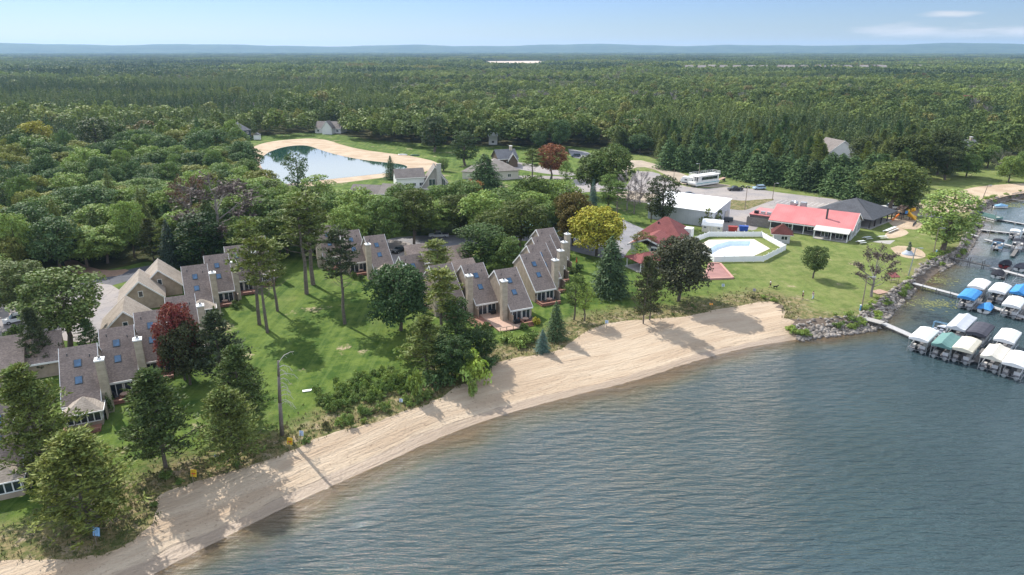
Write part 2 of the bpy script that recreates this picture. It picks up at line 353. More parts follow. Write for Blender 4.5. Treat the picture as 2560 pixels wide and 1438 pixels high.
# ---- materials of the setting
def sand_mat(name='beach_sand', wet=True):
    t = NT(name)
    if wet:
        su = t.attr('su', 'Vector'); sp = t.n('ShaderNodeSeparateXYZ', {0: su}).outputs; sh = sp[0]
        tr = t.noise(1.0, 4, .6, vec=t.mp((2.3, .16, 1), vec=su), dist=.6)
        tr2 = t.noise(1.0, 3, .6, vec=t.mp((.35, .05, 1), vec=su))
    else:
        tr = t.noise(1.2, 4); tr2 = t.noise(.15, 3)
    pock = t.noise(2.6, 4, .65); fine = t.noise(14, 2)
    c = t.mix(t.rng(tr2, .35, .65), (.40, .30, .205), (.49, .39, .28)); c = t.mix(t.math('MULTIPLY', t.rng(pock, .5, .75), .45), c, (.36, .26, .18))
    c = t.mix(t.math('MULTIPLY', t.rng(tr, .52, .72), .40), c, (.37, .265, .18)); c = t.mix(t.math('MULTIPLY', t.rng(fine, .6, .8), .3), c, (.64, .54, .43))
    h = t.math('ADD', t.math('MULTIPLY', tr, 1.4), t.math('MULTIPLY', pock, .8)); nr = t.bump(h, .85, .26)
    if not wet: return t.end(t.bsdf(c, .95, 0, .1, nr))
    wob = t.math('MULTIPLY', t.math('SUBTRACT', t.noise(1, 3, vec=t.mp((.0, .09, 1), vec=su)), .5), 2.4)
    s2 = t.math('ADD', sh, wob)
    wetf = t.rng(s2, 1.5, 2.1, 1, 0); c2 = t.mix(t.noise(.6, 3), (.30, .225, .16), (.38, .295, .215))
    c = t.mix(wetf, c, c2)
    line = t.math('MULTIPLY', t.rng(s2, 1.75, 1.9), t.rng(s2, 1.95, 2.15, 1, 0)); brk = t.rng(t.noise(1, 3, .7, vec=t.mp((2.5, .22, 1), vec=su)), .44, .6)
    c = t.mix(t.math('MULTIPLY', t.math('MULTIPLY', line, brk), .55), c, (.06, .045, .035))
    mott = t.math('MULTIPLY', t.rng(t.noise(1.8, 5, .7), .56, .68), t.math('MULTIPLY', t.rng(s2, 1.9, 2.3), t.rng(s2, 4.0, 7.5, 1, 0)))
    c = t.mix(t.math('MULTIPLY', mott, .6), c, (.20, .14, .09))
    rough = t.n('ShaderNodeMix', {0: wetf, 2: .95, 3: .38}).outputs[0]
    return t.end(t.bsdf(c, rough, 0, .35, nr))
def lawn_mat():
    t = NT('lawn_grass'); e = t.attr('edge'); x = t.n('ShaderNodeSeparateXYZ', {0: t.coord()}).outputs[0]
    n1 = t.noise(.045, 4, .6); n2 = t.noise(.35, 4, .65); n3 = t.noise(3.0, 3, .7); n4 = t.noise(.018, 2)
    strp = t.noise(1, 2, vec=t.mp((.9, .05, 1), (0, 0, R(32))))
    c = t.mix(t.rng(n2, .34, .66), (.040, .082, .012), (.105, .152, .026))
    right = t.rng(t.math('ADD', x, t.math('MULTIPLY', n4, 40)), 45, 85)
    cr = t.mix(t.rng(n2, .32, .68), (.10, .138, .032), (.185, .205, .068)); c = t.mix(right, c, cr)
    c = t.mix(t.math('MULTIPLY', t.rng(strp, .45, .62), .3), c, (.165, .22, .055))
    c = t.mix(t.math('MULTIPLY', t.rng(n1, .55, .72), t.rng(n3, .3, .75)), c, (.26, .25, .10))
    c = t.mix(t.math('MULTIPLY', t.rng(n3, .5, .75), .6), c, (.03, .05, .01))
    bare = t.math('MULTIPLY', t.rng(t.noise(.12, 5, .7), .60, .68), t.rng(n3, .35, .6)); c = t.mix(bare, c, (.38, .29, .2))
    # rough growth and blown sand towards the beach
    ee = t.math('ADD', e, t.math('MULTIPLY', t.math('SUBTRACT', t.noise(.25, 4, .65), .5), 9)); dune = t.rng(ee, 3.5, 9.5, 1, 0)
    dc = t.mix(t.rng(t.noise(1.1, 5, .7), .4, .62), (.085, .10, .03), (.24, .19, .095)); dc = t.mix(t.math('MULTIPLY', t.rng(t.noise(.5, 5, .75), .52, .64), .75), dc, (.37, .285, .20)); dc = t.mix(t.math('MULTIPLY', t.rng(n3, .52, .72), .7), dc, (.045, .06, .02))
    c = t.mix(dune, c, dc)
    return t.end(t.bsdf(c, .95, 0, .12, t.bump(t.math('ADD', n3, t.noise(8, 2)), .6, .12)))
def forest_floor():
    t = NT('forest_floor'); n = t.noise(.08, 4); m_ = t.noise(1.1, 4, .7)
    c = t.mix(t.rng(n, .4, .65), (.035, .045, .016), (.075, .07, .032)); c = t.mix(t.math('MULTIPLY', t.rng(m_, .5, .7), .6), c, (.10, .07, .04))
    return t.end(t.bsdf(c, 1, 0, .05, t.bump(m_, .6, .2)))
def asphalt(name, col, warm):
    t = NT(name); n = t.noise(.09, 4, .6); m_ = t.noise(1.1, 4, .65); f = t.noise(9, 2)
    c = t.mix(t.rng(n, .35, .65), col, warm); c = t.mix(t.math('MULTIPLY', t.rng(m_, .5, .75), .35), c, tuple(q * .72 for q in col))
    c = t.mix(t.math('MULTIPLY', t.rng(f, .5, .8), .25), c, tuple(min(1, q * 1.3) for q in col))
    crk = t.n('ShaderNodeTexVoronoi', {'Vector': t.mp((.16, .16, 1), vec=t.n('ShaderNodeVectorMath', {0: t.coord(), 1: t.n('ShaderNodeTexNoise', {'Vector': t.coord(), 'Scale': .5}).outputs[1]}, operation='ADD').outputs[0]), 'Scale': 1.0}, feature='DISTANCE_TO_EDGE').outputs[0]
    c = t.mix(t.math('MULTIPLY', t.rng(crk, 0, .03, 1, 0), .4), c, tuple(q * .45 for q in col))
    return t.end(t.bsdf(c, .9, 0, .2, t.bump(f, .3, .03)))
def water_mat(name='lake_water', shallow=True):
    t = NT(name); P = t.coord()
    # long low ripples driven by the wind, their crests running a little down to the right, and small chop on them
    w1 = t.n('ShaderNodeTexWave', {'Vector': t.mp((1, 1, 1), (0, 0, R(-112)), P), 'Scale': .155, 'Distortion': 7.5, 'Detail': 3, 'Detail Scale': .75, 'Detail Roughness': .6}, wave_type='BANDS', bands_direction='X', wave_profile='SIN').outputs[1]
    n1 = t.noise(1, 3, .55, vec=t.mp((.26, 1.45, 1), (0, 0, R(-14)), P), dist=.4)
    n2 = t.noise(1, 4, .6, vec=t.mp((1.1, 3.6, 1), (0, 0, R(-20)), P))
    n3 = t.noise(.06, 3)
    if shallow:
        h = t.math('ADD', t.math('MULTIPLY', w1, .16), t.math('ADD', t.math('MULTIPLY', n1, 1.0), t.math('MULTIPLY', n2, .42)))
        calm = t.attr('calm'); h = t.math('MULTIPLY', h, t.rng(n3, .3, .7, .75, 1.25)); nr = t.bump(h, t.rng(calm, 0, 1, .98, .14), .62)
        sh = t.n('ShaderNodeSeparateXYZ', {0: t.attr('su', 'Vector')}).outputs[0]; dep = t.math('MULTIPLY', sh, -1.0)
        dep = t.math('ADD', dep, t.math('MULTIPLY', t.math('SUBTRACT', t.noise(.07, 3), .5), 9))
        deep = t.mix(t.rng(t.noise(.02, 3), .35, .65), (.038, .068, .072), (.046, .078, .088))
        body = t.mix(t.rng(dep, 0, 8), (.11, .10, .05), deep)
        fac = t.math('ADD', t.math('MULTIPLY', t.rng(dep, 0, 4.5, 0, 1), .94), .04)
        base = t.n('ShaderNodeMixShader', {0: fac, 1: t.n('ShaderNodeBsdfTransparent', {'Color': (.80, .74, .60, 1)}).outputs[0], 2: t.n('ShaderNodeBsdfDiffuse', {'Color': body, 'Normal': nr}).outputs[0]}).outputs[0]
    else:
        h = t.math('MULTIPLY', n2, .12); nr = t.bump(h, .15, .1)
        base = t.n('ShaderNodeBsdfDiffuse', {'Color': (.012, .045, .04, 1)}).outputs[0]
    fr = t.n('ShaderNodeFresnel', {'IOR': 1.33, 'Normal': nr}).outputs[0]
    gl = t.n('ShaderNodeBsdfGlossy', {'Color': (1, 1, 1, 1), 'Roughness': .07 if shallow else .03, 'Normal': nr}).outputs[0]
    return t.end(t.n('ShaderNodeMixShader', {0: fr, 1: base, 2: gl}).outputs[0])
SAND = sand_mat(); SAND2 = sand_mat('dry_sand', False); LAWN = lawn_mat(); FLOOR = forest_floor()
LOT = asphalt('faded_asphalt', (.26, .24, .235), (.33, .29, .26)); ROADM = asphalt('grey_asphalt', (.20, .20, .215), (.27, .26, .26)); ROADD = asphalt('dark_asphalt', (.085, .088, .10), (.12, .115, .12))
DIRT = MAT('packed_dirt', (.27, .175, .12), .95, .22, .35, bump=.4); GRAVEL = MAT('tan_gravel', (.36, .295, .225), .95, .18, .2, bump=.4)
BRICK = MAT('faded_red_court', (.30, .155, .135), .8, .14, .6)
POOLDECK = MAT('pale_pool_deck', (.60, .53, .44), .8, .08, .5, dirt=.08)

# ---- base ground: one sheet out to the horizon with the lake cut out of it
big = 16000
rim = VL + [Vector((1500, far_r.y + 200)), Vector((big, far_r.y + 200)), Vector((big, big)), Vector((-big, big)), Vector((-big, VL[0].y)), Vector((-900, VL[0].y))]
gin = [(x, y) for x in range(-900, 901, 60) for y in range(60, 1500, 60)]; gin = [p for p in gin if inpoly([p[0]], [p[1]], [(q.x, q.y) for q in rim])[0]]
V, F = cdt(rim, gin, POOLW); sheet('ground', V, F, ZL - .05, FLOOR)
# ---- beach, bank and lake bed, one surface in three named zones
fine = gridpts(-150, 230, 40, 300, 1.5, LAKE_T, .2, .5)
d_, a_, v_ = shore_np(fine); fine = fine[(d_ > -22)]
rough = gridpts(-300, 500, -40, 420, 9, LAKE_T, .2, .5); d2, *_ = shore_np(rough); rough = rough[d2 < -23]
V, F = cdt(LAKE, np.concatenate([fine, rough, gridpts(-880, 1480, -880, 600, 90, LAKE_T, .2, .5)]))
sh, arc, dv = shore_np(V); z = bed_z(sh, dv); rg = np.random.default_rng(2)
z = z + np.where((sh > 1.5) & (dv > 1), rg.normal(0, .035, len(V)), 0)
z[dv < .02] = ZL + .01
su = np.column_stack([sh, arc, np.zeros(len(V))]); fs = sh[F].mean(1); fc = V[F].mean(1)
jx = G(1975, 815, 1).x; rocky = (fc[:, 0] > jx + 1) & (fs > -.6)
sheet('beach', V, F[(fs > -1.0) & ~rocky], z, SAND, {'su': su})
BANKM = MAT('stony_soil', (.13, .10, .075), .95, .35, 1.5, bump=.6)
sheet('lake_bank', V, F[rocky], z, BANKM, {'su': su}); sheet('lake_bed', V, F[(fs <= -1.0) & ~rocky], z, SAND, {'su': su})
# ---- water surface
wsel = (sh[F].max(1) < 1e9) & (sh[F].min(1) < .6)
wpx, wpy = proj_np(V[:, 0], V[:, 1], 0); cz = np.clip((830 - wpy) / 230, 0, 1) * np.clip((wpx - 2150) / 120, 0, 1); cz[(V[:, 1] < 20)] = 0
sheet('lake_water', V, F[wsel], 0.0, water_mat(), {'su': su, 'calm': cz})
# ---- lawn
back = [(2850, 380), (2300, 400), (2280, 440), (2200, 470), (2000, 440), (1700, 425), (1660, 405), (1600, 385), (1400, 362), (1230, 366), (1100, 362), (950, 352), (860, 338), (780, 331), (700, 336), (610, 342), (555, 345), (552, 375), (640, 400), (690, 470), (760, 520), (800, 590),
        (560, 612), (480, 662), (380, 650), (290, 672), (170, 690), (0, 760), (-300, 900), (-1200, 1250)]
bk = smooth([G(*p) for p in back], 1); lawn = VL[1:] + bk; LT = [(p.x, p.y) for p in lawn]
li = gridpts(-180, 320, 30, 560, 4, LT, .2, .5); V, F = cdt(lawn, li, POOLW); kb = VN[:, 0] < jx + 2; dv, _ = polydist(V, VN[:np.argmax(VN[:, 0] > jx + 6)]); dm, _ = polydist(V, VN[np.argmax(VN[:, 0] > jx + 6):]); dv = np.minimum(dv, dm + 5.5)
sheet('lawn', V, F, ZL, LAWN, {'edge': dv})
def zone(name, pts, mat, dz, k=1, z=None, closed=True):
    """a flat zone given by pixels of its outline"""
    w = [G(*p) for p in pts]; w = smooth(w + [w[0]], k)[:-1] if k else [Vector((p.x, p.y)) for p in w]
    V, F = cdt(w); return sheet(name, V, F, (ZL if z is None else z) + dz, mat)
# park sand at the far right, sandy ramp
park = [(2190, 540), (2260, 515), (2330, 500), (2395, 478), (2450, 465), (2560, 458), (2850, 452), (2850, 478), (2600, 478), (2530, 487), (2480, 499), (2452, 512), (2432, 530), (2360, 532), (2300, 540)]
zone('park_sand', park, SAND2, .03)
# pond
pondw = [(673, 380), (708, 367.6), (750, 363), (775, 365.5), (800, 375), (833, 385), (876, 395), (926, 402.7), (963, 406.5), (1000, 410), (1021, 416.5), (1013, 423), (985, 430), (958, 434), (920, 438), (876, 443), (793, 451.5), (750, 457), (700, 462), (665, 440), (645, 400)]
ponds = [(612, 378), (648, 360), (690, 352), (725, 349), (770, 346), (800, 347.6), (825, 352), (850, 361), (900, 374), (976, 384), (1020, 389), (1056, 396), (1092, 405), (1098, 416), (1060, 432), (1005, 440), (950, 445), (876, 455), (800, 463), (730, 470), (680, 474), (640, 450), (618, 400)]
zone('pond_beach', ponds, SAND2, .02, 2); zone('pond_water', pondw, water_mat('pond_water', False), .05, 2)
zone('pond_edge', [(p[0] + (p[0] - 850) * .012, p[1] + (p[1] - 410) * .02) for p in pondw], MAT('damp_sand', (.36, .27, .19), .7, .15, .3), .035, 2)
# roads and yards
lot = [(1592, 428), (1640, 430), (1668, 447), (1697, 463), (1760, 473), (1830, 466), (1905, 475), (1965, 484), (2080, 497), (2200, 512), (2290, 524), (2360, 536), (2356, 546), (2290, 540), (2190, 540), (2080, 560), (1940, 560), (1905, 556), (1885, 580), (1815, 584), (1780, 572), (1825, 530), (1700, 500), (1610, 486), (1560, 478), (1575, 450)]
zone('parking_lot', lot, LOT, .02, 1)
zone('grass_island', [(1822, 499), (1860, 503), (1900, 499), (1945, 497), (1900, 512), (1863, 526.5), (1838, 525), (1812, 521)], LAWN, .06, 1)
zone('gravel_road', [(1560, 432), (1600, 415), (1650, 428), (1700, 462), (1770, 470), (1830, 466), (1820, 462), (1760, 455), (1720, 440), (1690, 428), (1645, 412), (1590, 398), (1545, 410)], GRAVEL, .035, 1)
zone('gravel_yard', [(1700, 500), (1690, 492), (1600, 482), (1560, 476), (1530, 492), (1560, 502), (1640, 510)], GRAVEL, .045, 1)
zone('road', [(1556, 548), (1580, 560), (1622, 578), (1602, 602), (1572, 624), (1556, 652), (1500, 645), (1430, 628), (1390, 612), (1300, 600), (1180, 612), (1080, 630), (960, 628), (955, 600), (1020, 590), (1150, 588), (1290, 584), (1410, 590), (1450, 598), (1520, 604), (1548, 590)], ROADM, .025, 1)
zone('condo_driveway', [(975, 600), (1040, 610), (1010, 640), (985, 672), (965, 650), (968, 620)], LOT, .045, 1)
zone('lane', [(1420, 372), (1480, 382), (1476, 392), (1440, 398), (1424, 385)], ROADM, .02, 1)
zone('cul_de_sac', [(1430, 452), (1455, 443), (1490, 452), (1560, 468), (1600, 480), (1560, 486), (1500, 478), (1450, 482), (1400, 492), (1390, 478), (1412, 462)], LOT, .03, 1)
zone('driveway', [(1290, 405), (1340, 412), (1400, 428), (1440, 432), (1438, 440), (1390, 438), (1320, 428), (1270, 418)], LOT, .025, 1)
zone('house_path', [(1240, 446), (1300, 438), (1420, 442), (1440, 446), (1420, 449), (1310, 446), (1250, 452)], LOT, .03, 1)
zone('lakeside_lane', [(205, 700), (260, 688), (330, 672), (392, 660), (420, 668), (360, 690), (290, 712), (240, 722), (200, 722)], ROADD, .02, 1)
zone('dirt_track', [(160, 655), (185, 648), (215, 665), (262, 678), (330, 672), (300, 690), (250, 694), (200, 690), (165, 672)], DIRT, .035, 1)
zone('left_driveway', [(-160, 800), (0, 760), (60, 745), (140, 720), (215, 705), (300, 715), (296, 760), (275, 800), (262, 850), (200, 860), (60, 830), (20, 860), (-60, 900)], LOT, .03, 1)
zone('woods_clearing', [(150, 415), (200, 395), (250, 385), (300, 392), (290, 415), (230, 425), (170, 425)], LOT, .02, 1)
zone('red_court', [(1760, 700), (1774, 660), (1800, 661), (1832, 697)], BRICK, .22, 0)
zone('tennis_court', [(1290, 556), (1440, 548), (1452, 578), (1290, 586)], MAT('teal_court', (.12, .27, .24), .8, .1, .3), .03, 0)
zone('far_sand_field', [(1170, 154.5), (1260, 153), (1340, 152.5), (1430, 155), (1440, 157), (1330, 163), (1240, 164), (1250, 158)], MAT('far_sand', (.52, .42, .33), 1, .2, .004), .3, 0)
# parking stripes
mb = MB()
for i in range(11):
    a = G(1955 + 13 * i, 500 + 1.0 * i, ZL); b = G(1938 + 13 * i, 507 + 1.2 * i, ZL); d = (b - a).normalized(); nn = Vector((-d.y, d.x, 0)) * .07
    mb.face([(a + nn) + Vector((0, 0, .04)), (a - nn) + Vector((0, 0, .04)), (b - nn) + Vector((0, 0, .04)), (b + nn) + Vector((0, 0, .04))])
tag(mb.build('parking_markings', MAT('worn_marking', (.62, .6, .56), .8, .2, 2)), kind='structure')
# hills at the horizon
def hills():
    rg = random.Random(4); V = []; F = []; n = 180; rows = 5
    ph = [(rg.uniform(1.5, 14) * 2, rg.uniform(0, 6.3), rg.uniform(.3, 1)) for _ in range(12)]
    for i in range(n + 1):
        az = R(-52 + 104 * i / n); h = 66 + 17 * sum(a * math.sin(f * az + p) for f, p, a in ph) / 2.2 + 6 * math.sin(60 * az) * math.sin(17 * az) + 18 * max(0, -math.sin(az)) + 10 * math.exp(-((math.degrees(az) - 26) / 6) ** 2)
        for j in range(rows):
            rr = 9300 + 700 * j; hh = [-5, .55, .85, 1.0, .6][j] * h if j else -5
            V.append((rr * math.sin(az), rr * math.cos(az), HC * .0 + ZL + hh + (48 if j >= 2 else (30 if j == 1 else 0)) + rg.uniform(-2.5, 2.5) * (j > 0)))
    for i in range(n):
        for j in range(rows - 1): a = i * rows + j; F.append((a, a + rows, a + rows + 1, a + 1))
    t = NT('hill_woods'); c = t.mix(t.rng(t.noise(.004, 4, .7), .35, .65), (.028, .05, .018), (.06, .085, .03)); m_ = t.end(t.bsdf(c, 1, 0, .05))
    me = mesh_np('hills', V, [np.array(F)], m_, smoothf=True); tag(link('hills', me), kind='structure')
hills()
# air between here and the hills
hz = MB().box(-15000, 15000, -1200, 13500, -4, 190)
t = NT('haze_air'); pv = t.n('ShaderNodeVolumePrincipled', {'Color': (.44, .68, 1.0, 1), 'Density': 6e-5, 'Anisotropy': .2}); t.t.links.new(pv.outputs[0], t.o.inputs['Volume'])
hm = t.m
ho = hz.build('haze', hm); tag(ho, kind='stuff')
# ================================================================ TREES
rgn = np.random.default_rng(11)
def leafmat(name, stuff=None, transl=.12):
    """leaves: tone from the tree's own colour; every tree and every clump a little different"""
    t = NT(name); oi = t.n('ShaderNodeObjectInfo')
    if stuff is None: base = oi.outputs['Color']
    else:
        r = oi.outputs['Random']; rp = t.n('ShaderNodeValToRGB', {0: r}); cr = rp.color_ramp
        while len(cr.elements) < len(stuff): cr.elements.new(.5)
        for e, (p, c) in zip(cr.elements, stuff): e.position = p; e.color = (*c, 1)
        base = rp.outputs[0]
        reg = t.noise(.0045, 4, .65, vec=t.mp((.55, 1.3, 1), vec=oi.outputs['Location'])); base = t.mix(t.rng(reg, .40, .60), t.mix(.45, base, (.032, .055, .02), 'MIX'), t.mix(.45, base, (.23, .27, .07), 'MIX'))
    n = t.noise(1.1, 3, .6); n2 = t.noise(5, 2)
    v = t.n('ShaderNodeHueSaturation', {'Hue': t.rng(n, .3, .7, .485, .52), 'Saturation': t.rng(n, .3, .7, 1.05, .92), 'Value': t.math('MULTIPLY', t.rng(n2, .28, .72, .5, 1.55), t.rng(n, .3, .7, .8, 1.2)), 'Color': base}).outputs[0]
    d = t.n('ShaderNodeBsdfPrincipled', {'Base Color': v, 'Roughness': .6, 'Specular IOR Level': .1}).outputs[0]
    tr = t.n('ShaderNodeBsdfTranslucent', {'Color': t.mix(1.0, v, (1.25, 1.35, .65), 'MULTIPLY')}).outputs[0]
    return t.end(t.n('ShaderNodeMixShader', {0: transl, 1: d, 2: tr}).outputs[0])
LEAF = leafmat('leaves', None, .16); NEEDLE = leafmat('needles', None, .12)
BARK = MAT('grey_bark', (.13, .105, .085), .95, .3, 3, bump=.5); BARKP = MAT('pine_bark', (.15, .125, .105), .95, .3, 3, bump=.5); TWIG = leafmat('bare_twigs', None, 0)
def cards(P, N, sz, asp=1.0, jit=.7, rg=rgn, along=None):
    """small quads at P facing roughly N; along: their long direction"""
    n = len(P); N = N + rg.normal(0, jit, (n, 3)); N /= np.linalg.norm(N, axis=1)[:, None] + 1e-9
    A = rg.normal(0, 1, (n, 3)) if along is None else along + rg.normal(0, .25, (n, 3))
    T = A - (A * N).sum(1)[:, None] * N; T /= np.linalg.norm(T, axis=1)[:, None] + 1e-9; B = np.cross(N, T)
    s = (np.broadcast_to(sz, n) * rg.uniform(.65, 1.3, n))[:, None] / 2; T = T * s; B = B * s * asp
    V = np.stack([P - T, P + B * 1.0, P + T, P - B * 1.0], 1) if asp < .6 else np.stack([P - T - B * .7, P + T * .6 - B, P + T + B * .6, P - T * .7 + B], 1)
    return V.reshape(-1, 3), np.arange(4 * n).reshape(n, 4)
def ballpts(C, r, n, rg=rgn, flat=1.0, lo=-.45, fill=.35):
    """n points round each centre, denser towards the outside and the top"""
    k = len(C); d = rg.normal(0, 1, (k * n, 3)); d /= np.linalg.norm(d, axis=1)[:, None]; bad = (d[:, 2] < lo) & (rg.random(k * n) < .8); d[bad, 2] *= -1
    rr = np.repeat(np.broadcast_to(r, k), n) * (fill + (1 - fill) * rg.random(k * n) ** .4)
    P = np.repeat(C, n, 0) + d * rr[:, None] * np.array([1, 1, flat]); return P, d
def limb_tree(mb, H, base, tips, r0, lean=(0, 0), fork=.35, n=6, wob=.25, rr=None):
    """trunk and limbs: the trunk tapers and each limb leaves it to reach a tip"""
    rr = rr or random.Random(1); top = H; pts = []
    for i in range(7): f = i / 6; pts.append(Vector((lean[0] * f + rr.gauss(0, wob) * (0 < i < 6) * .5, lean[1] * f + rr.gauss(0, wob) * (0 < i < 6) * .5, base + (top - base) * f)))
    mb.path(pts, r0, r0 * .18, n)
    def at(h):
        f = max(0, min(.999, (h - base) / (top - base))) * 6; i = int(f); return pts[i].lerp(pts[i + 1], f - i), r0 * (1 - .82 * f / 6)
    for tp in tips:
        tp = Vector(tp); hd = math.hypot(tp.x, tp.y); h0 = max(H * fork * rr.uniform(.8, 1.1), tp.z - hd * rr.uniform(.7, 1.2)); p, r = at(min(h0, H * .93)); mid = p.lerp(tp, .5) + Vector((0, 0, -hd * .06)) + Vector((rr.gauss(0, .2), rr.gauss(0, .2), 0))
        mb.path([p, mid, tp], r * .38, .03, 4)
def trunkmesh(name, mb, m_):
    me = bpy.data.meshes.new(name); me.from_pydata(mb.v, [], mb.f); me.materials.append(m_); return me
PRO = {}
def reg(kind, H, Rr, crown, trunk): PRO.setdefault(kind, []).append((H, Rr, crown, trunk))
def proto_broad(kind, H, Rr, base, nb, nl, sz, seed, shape='round', droop=.0, gap=0, blobr=(.24, .36)):
    rg = np.random.default_rng(seed); rr = random.Random(seed); C = []; rad = []
    hc = (H + base) / 2; hh = (H - base) / 2
    for i in range(nb):
        u = 2 * (i + .5) / nb - 1; a = i * 2.39996 + rg.uniform(-.4, .4); z = u * .92; q = math.sqrt(max(0, 1 - z * z))
        if shape == 'dome': q = min(1, (1 - max(0, z) ** 2) ** .5 if z > 0 else .86 + .14 * (1 + z)); z = z * .95
        if shape == 'vase': q *= (.62 + .38 * (z + 1) / 1.6)
        if shape == 'col': q = min(1, q * 1.25)
        f = rg.uniform(.62, .88) if i % 4 else rg.uniform(.2, .5)
        C.append((q * f * Rr * math.cos(a) * rg.uniform(.85, 1.12), q * f * Rr * math.sin(a) * rg.uniform(.85, 1.12), hc + z * hh * .86 - droop * q * q)); rad.append(Rr * rg.uniform(*blobr) * (1.0 if i % 4 else 1.2))
    C = np.array(C); rad = np.array(rad); 
    if gap: k = rg.random(len(C)) > gap; C = C[k]; rad = rad[k]
    P, d = ballpts(C, rad, nl, rg, .78, -.3, .3); Nn = d * .8 + np.array([0, 0, .45])
    V, F = cards(P, Nn, sz, .8, .55, rg); cm = mesh_np(kind + '_crown', V, [F], LEAF)
    mb = MB(); limb_tree(mb, H * .86, 0, [tuple(c) for c in C[::2]], H * .021 + .04, (rr.gauss(0, .3), rr.gauss(0, .3)), rr=rr); reg(kind, H, Rr, cm, trunkmesh(kind + '_trunk', mb, BARK))
def proto_pine(kind, H, Rr, base, nt, nn, seed, dense=True, tuft=.5, prof=None, bark=None):
    """pine: whorled limbs ending in upturned needle tufts"""
    rg = np.random.default_rng(seed); rr = random.Random(seed); C = []; tips = []
    prof = prof or (lambda f: (1 - f) ** .55 * min(1, .45 + f * 2.4))
    for i in range(nt):
        f = ((i + .5) / nt) ** .85; L = Rr * prof(f) * rg.uniform(.55, 1.12); a = rg.uniform(0, 6.283); nlay = 9 if dense else 6
        fz = f if dense else (math.floor(f * nlay) + rg.uniform(0, .45)) / nlay
        z = base + (H - base) * fz + L * rg.uniform(.02, .22)
        for q in ((1.0, .72, .45) if dense else (1.0, .7)):
            if rg.random() < .85: C.append((L * q * math.cos(a) + rg.normal(0, .15), L * q * math.sin(a) + rg.normal(0, .15), z - L * (1 - q) * .12))
        if i % 3 == 0: tips.append((L * math.cos(a), L * math.sin(a), z))
    C.append((0, 0, H)); C = np.array(C)
    d = rg.normal(0, 1, (len(C) * nn, 3)); d[:, 2] = np.abs(d[:, 2]) * .9 + .15; d /= np.linalg.norm(d, axis=1)[:, None]
    P = np.repeat(C, nn, 0) + d * tuft * rg.uniform(.25, 1.0, (len(d), 1)) * np.array([1.15, 1.15, .8])
    V, F = cards(P, np.cross(d, rg.normal(0, 1, d.shape)), tuft * .85, .34, .3, rg, along=d); cm = mesh_np(kind + '_crown', V, [F], NEEDLE)
    mb = MB(); 
    for _ in range(5 if not dense else 2):        # dead lower limbs
        a = rr.uniform(0, 6.28); z = base * rr.uniform(.75, 1.1); L = rr.uniform(.8, 2.2); tips.append((L * math.cos(a), L * math.sin(a), z + .1))
    limb_tree(mb, H, 0, tips, H * .010 + .05, (rr.gauss(0, .25), rr.gauss(0, .25)), fork=.2, n=7, wob=.12, rr=rr); reg(kind, H, Rr, cm, trunkmesh(kind + '_trunk', mb, bark or BARKP))
def proto_spruce(kind, H, Rr, base, n, sz, seed, layers=13, soft=.25, exp=.9):
    rg = np.random.default_rng(seed); f = 1 - np.sqrt(rg.random(n)) ** 1.05; a = rg.uniform(0, 6.283, n)
    lay = f * layers; fr = lay - np.floor(lay); Rz = Rr * (1 - f) ** exp * (1.0 - .42 * fr) * (1 + soft * np.sin(a * 5 + np.floor(lay) * 2.3) * .5 + soft * rg.normal(0, .35, n))
    rad = Rz * (.42 + .58 * rg.random(n) ** .45); z = base + (H - base) * f - rad * .16 + rg.normal(0, .08, n)
    P = np.column_stack([rad * np.cos(a), rad * np.sin(a), z]); out = np.column_stack([np.cos(a), np.sin(a), np.full(n, -.15)])
    V, F = cards(P, np.column_stack([np.cos(a) * .5, np.sin(a) * .5, np.ones(n)]), sz, .55, .5, rg, along=out); cm = mesh_np(kind + '_crown', V, [F], NEEDLE)
    mb = MB().tube((0, 0, 0), (0, 0, H * .97), H * .012 + .06, .03, 7)
    reg(kind, H, Rr, cm, trunkmesh(kind + '_trunk', mb, BARKP))
def proto_bare(kind, H, Rr, base, n, seed, leaf=0):
    """leafless or nearly leafless crown: limbs, branches and a haze of twigs"""
    rg = np.random.default_rng(seed); rr = random.Random(seed); mb = MB(); tips = []; Q = []; Dd = []
    for i in range(26):
        a = i * 2.4; f = rr.uniform(.25, 1); q = math.sin(math.acos(max(-1, min(1, 2 * f - 1)))) ; L = Rr * (.35 + .6 * q) * rr.uniform(.75, 1.05)
        tips.append((L * math.cos(a), L * math.sin(a), base + (H - base) * f))
    limb_tree(mb, H * .8, 0, tips, H * .02 + .05, fork=.3, rr=rr)
    for tp in tips:
        tp = Vector(tp)
        for _ in range(n):
            s_ = tp * rr.uniform(.55, 1.0); s_.z = tp.z - (tp.length - s_.length) * .3; d = Vector((tp.x, tp.y, 0)).normalized() * .8 + Vector((rr.gauss(0, .6), rr.gauss(0, .6), rr.uniform(.0, 1.2))); d.normalize(); L = rr.uniform(.5, 1.5) * Rr / 5
            Q.append(s_ + d * L / 2); Dd.append(d * L)
    P = np.array([tuple(q) for q in Q]); Dn = np.array([tuple(q) for q in Dd]); V, F = cards(P, rg.normal(0, 1, P.shape), np.linalg.norm(Dn, axis=1), .075, .1, rg, along=Dn * 5)
    cm = mesh_np(kind + '_crown', V, [F], TWIG)
    if leaf:
        k = rg.integers(0, len(P), leaf); V2, F2 = cards(P[k] + rg.normal(0, .3, (leaf, 3)), rg.normal(0, 1, (leaf, 3)), .3, .8, 1, rg); cm = mesh_np(kind + '_crown', np.concatenate([V, V2]), [np.concatenate([F, F2 + len(V)])], [TWIG])
    reg(kind, H, Rr, cm, trunkmesh(kind + '_trunk', mb, MAT('pale_grey_bark', (.24, .21, .19), .95, .2, 3)))
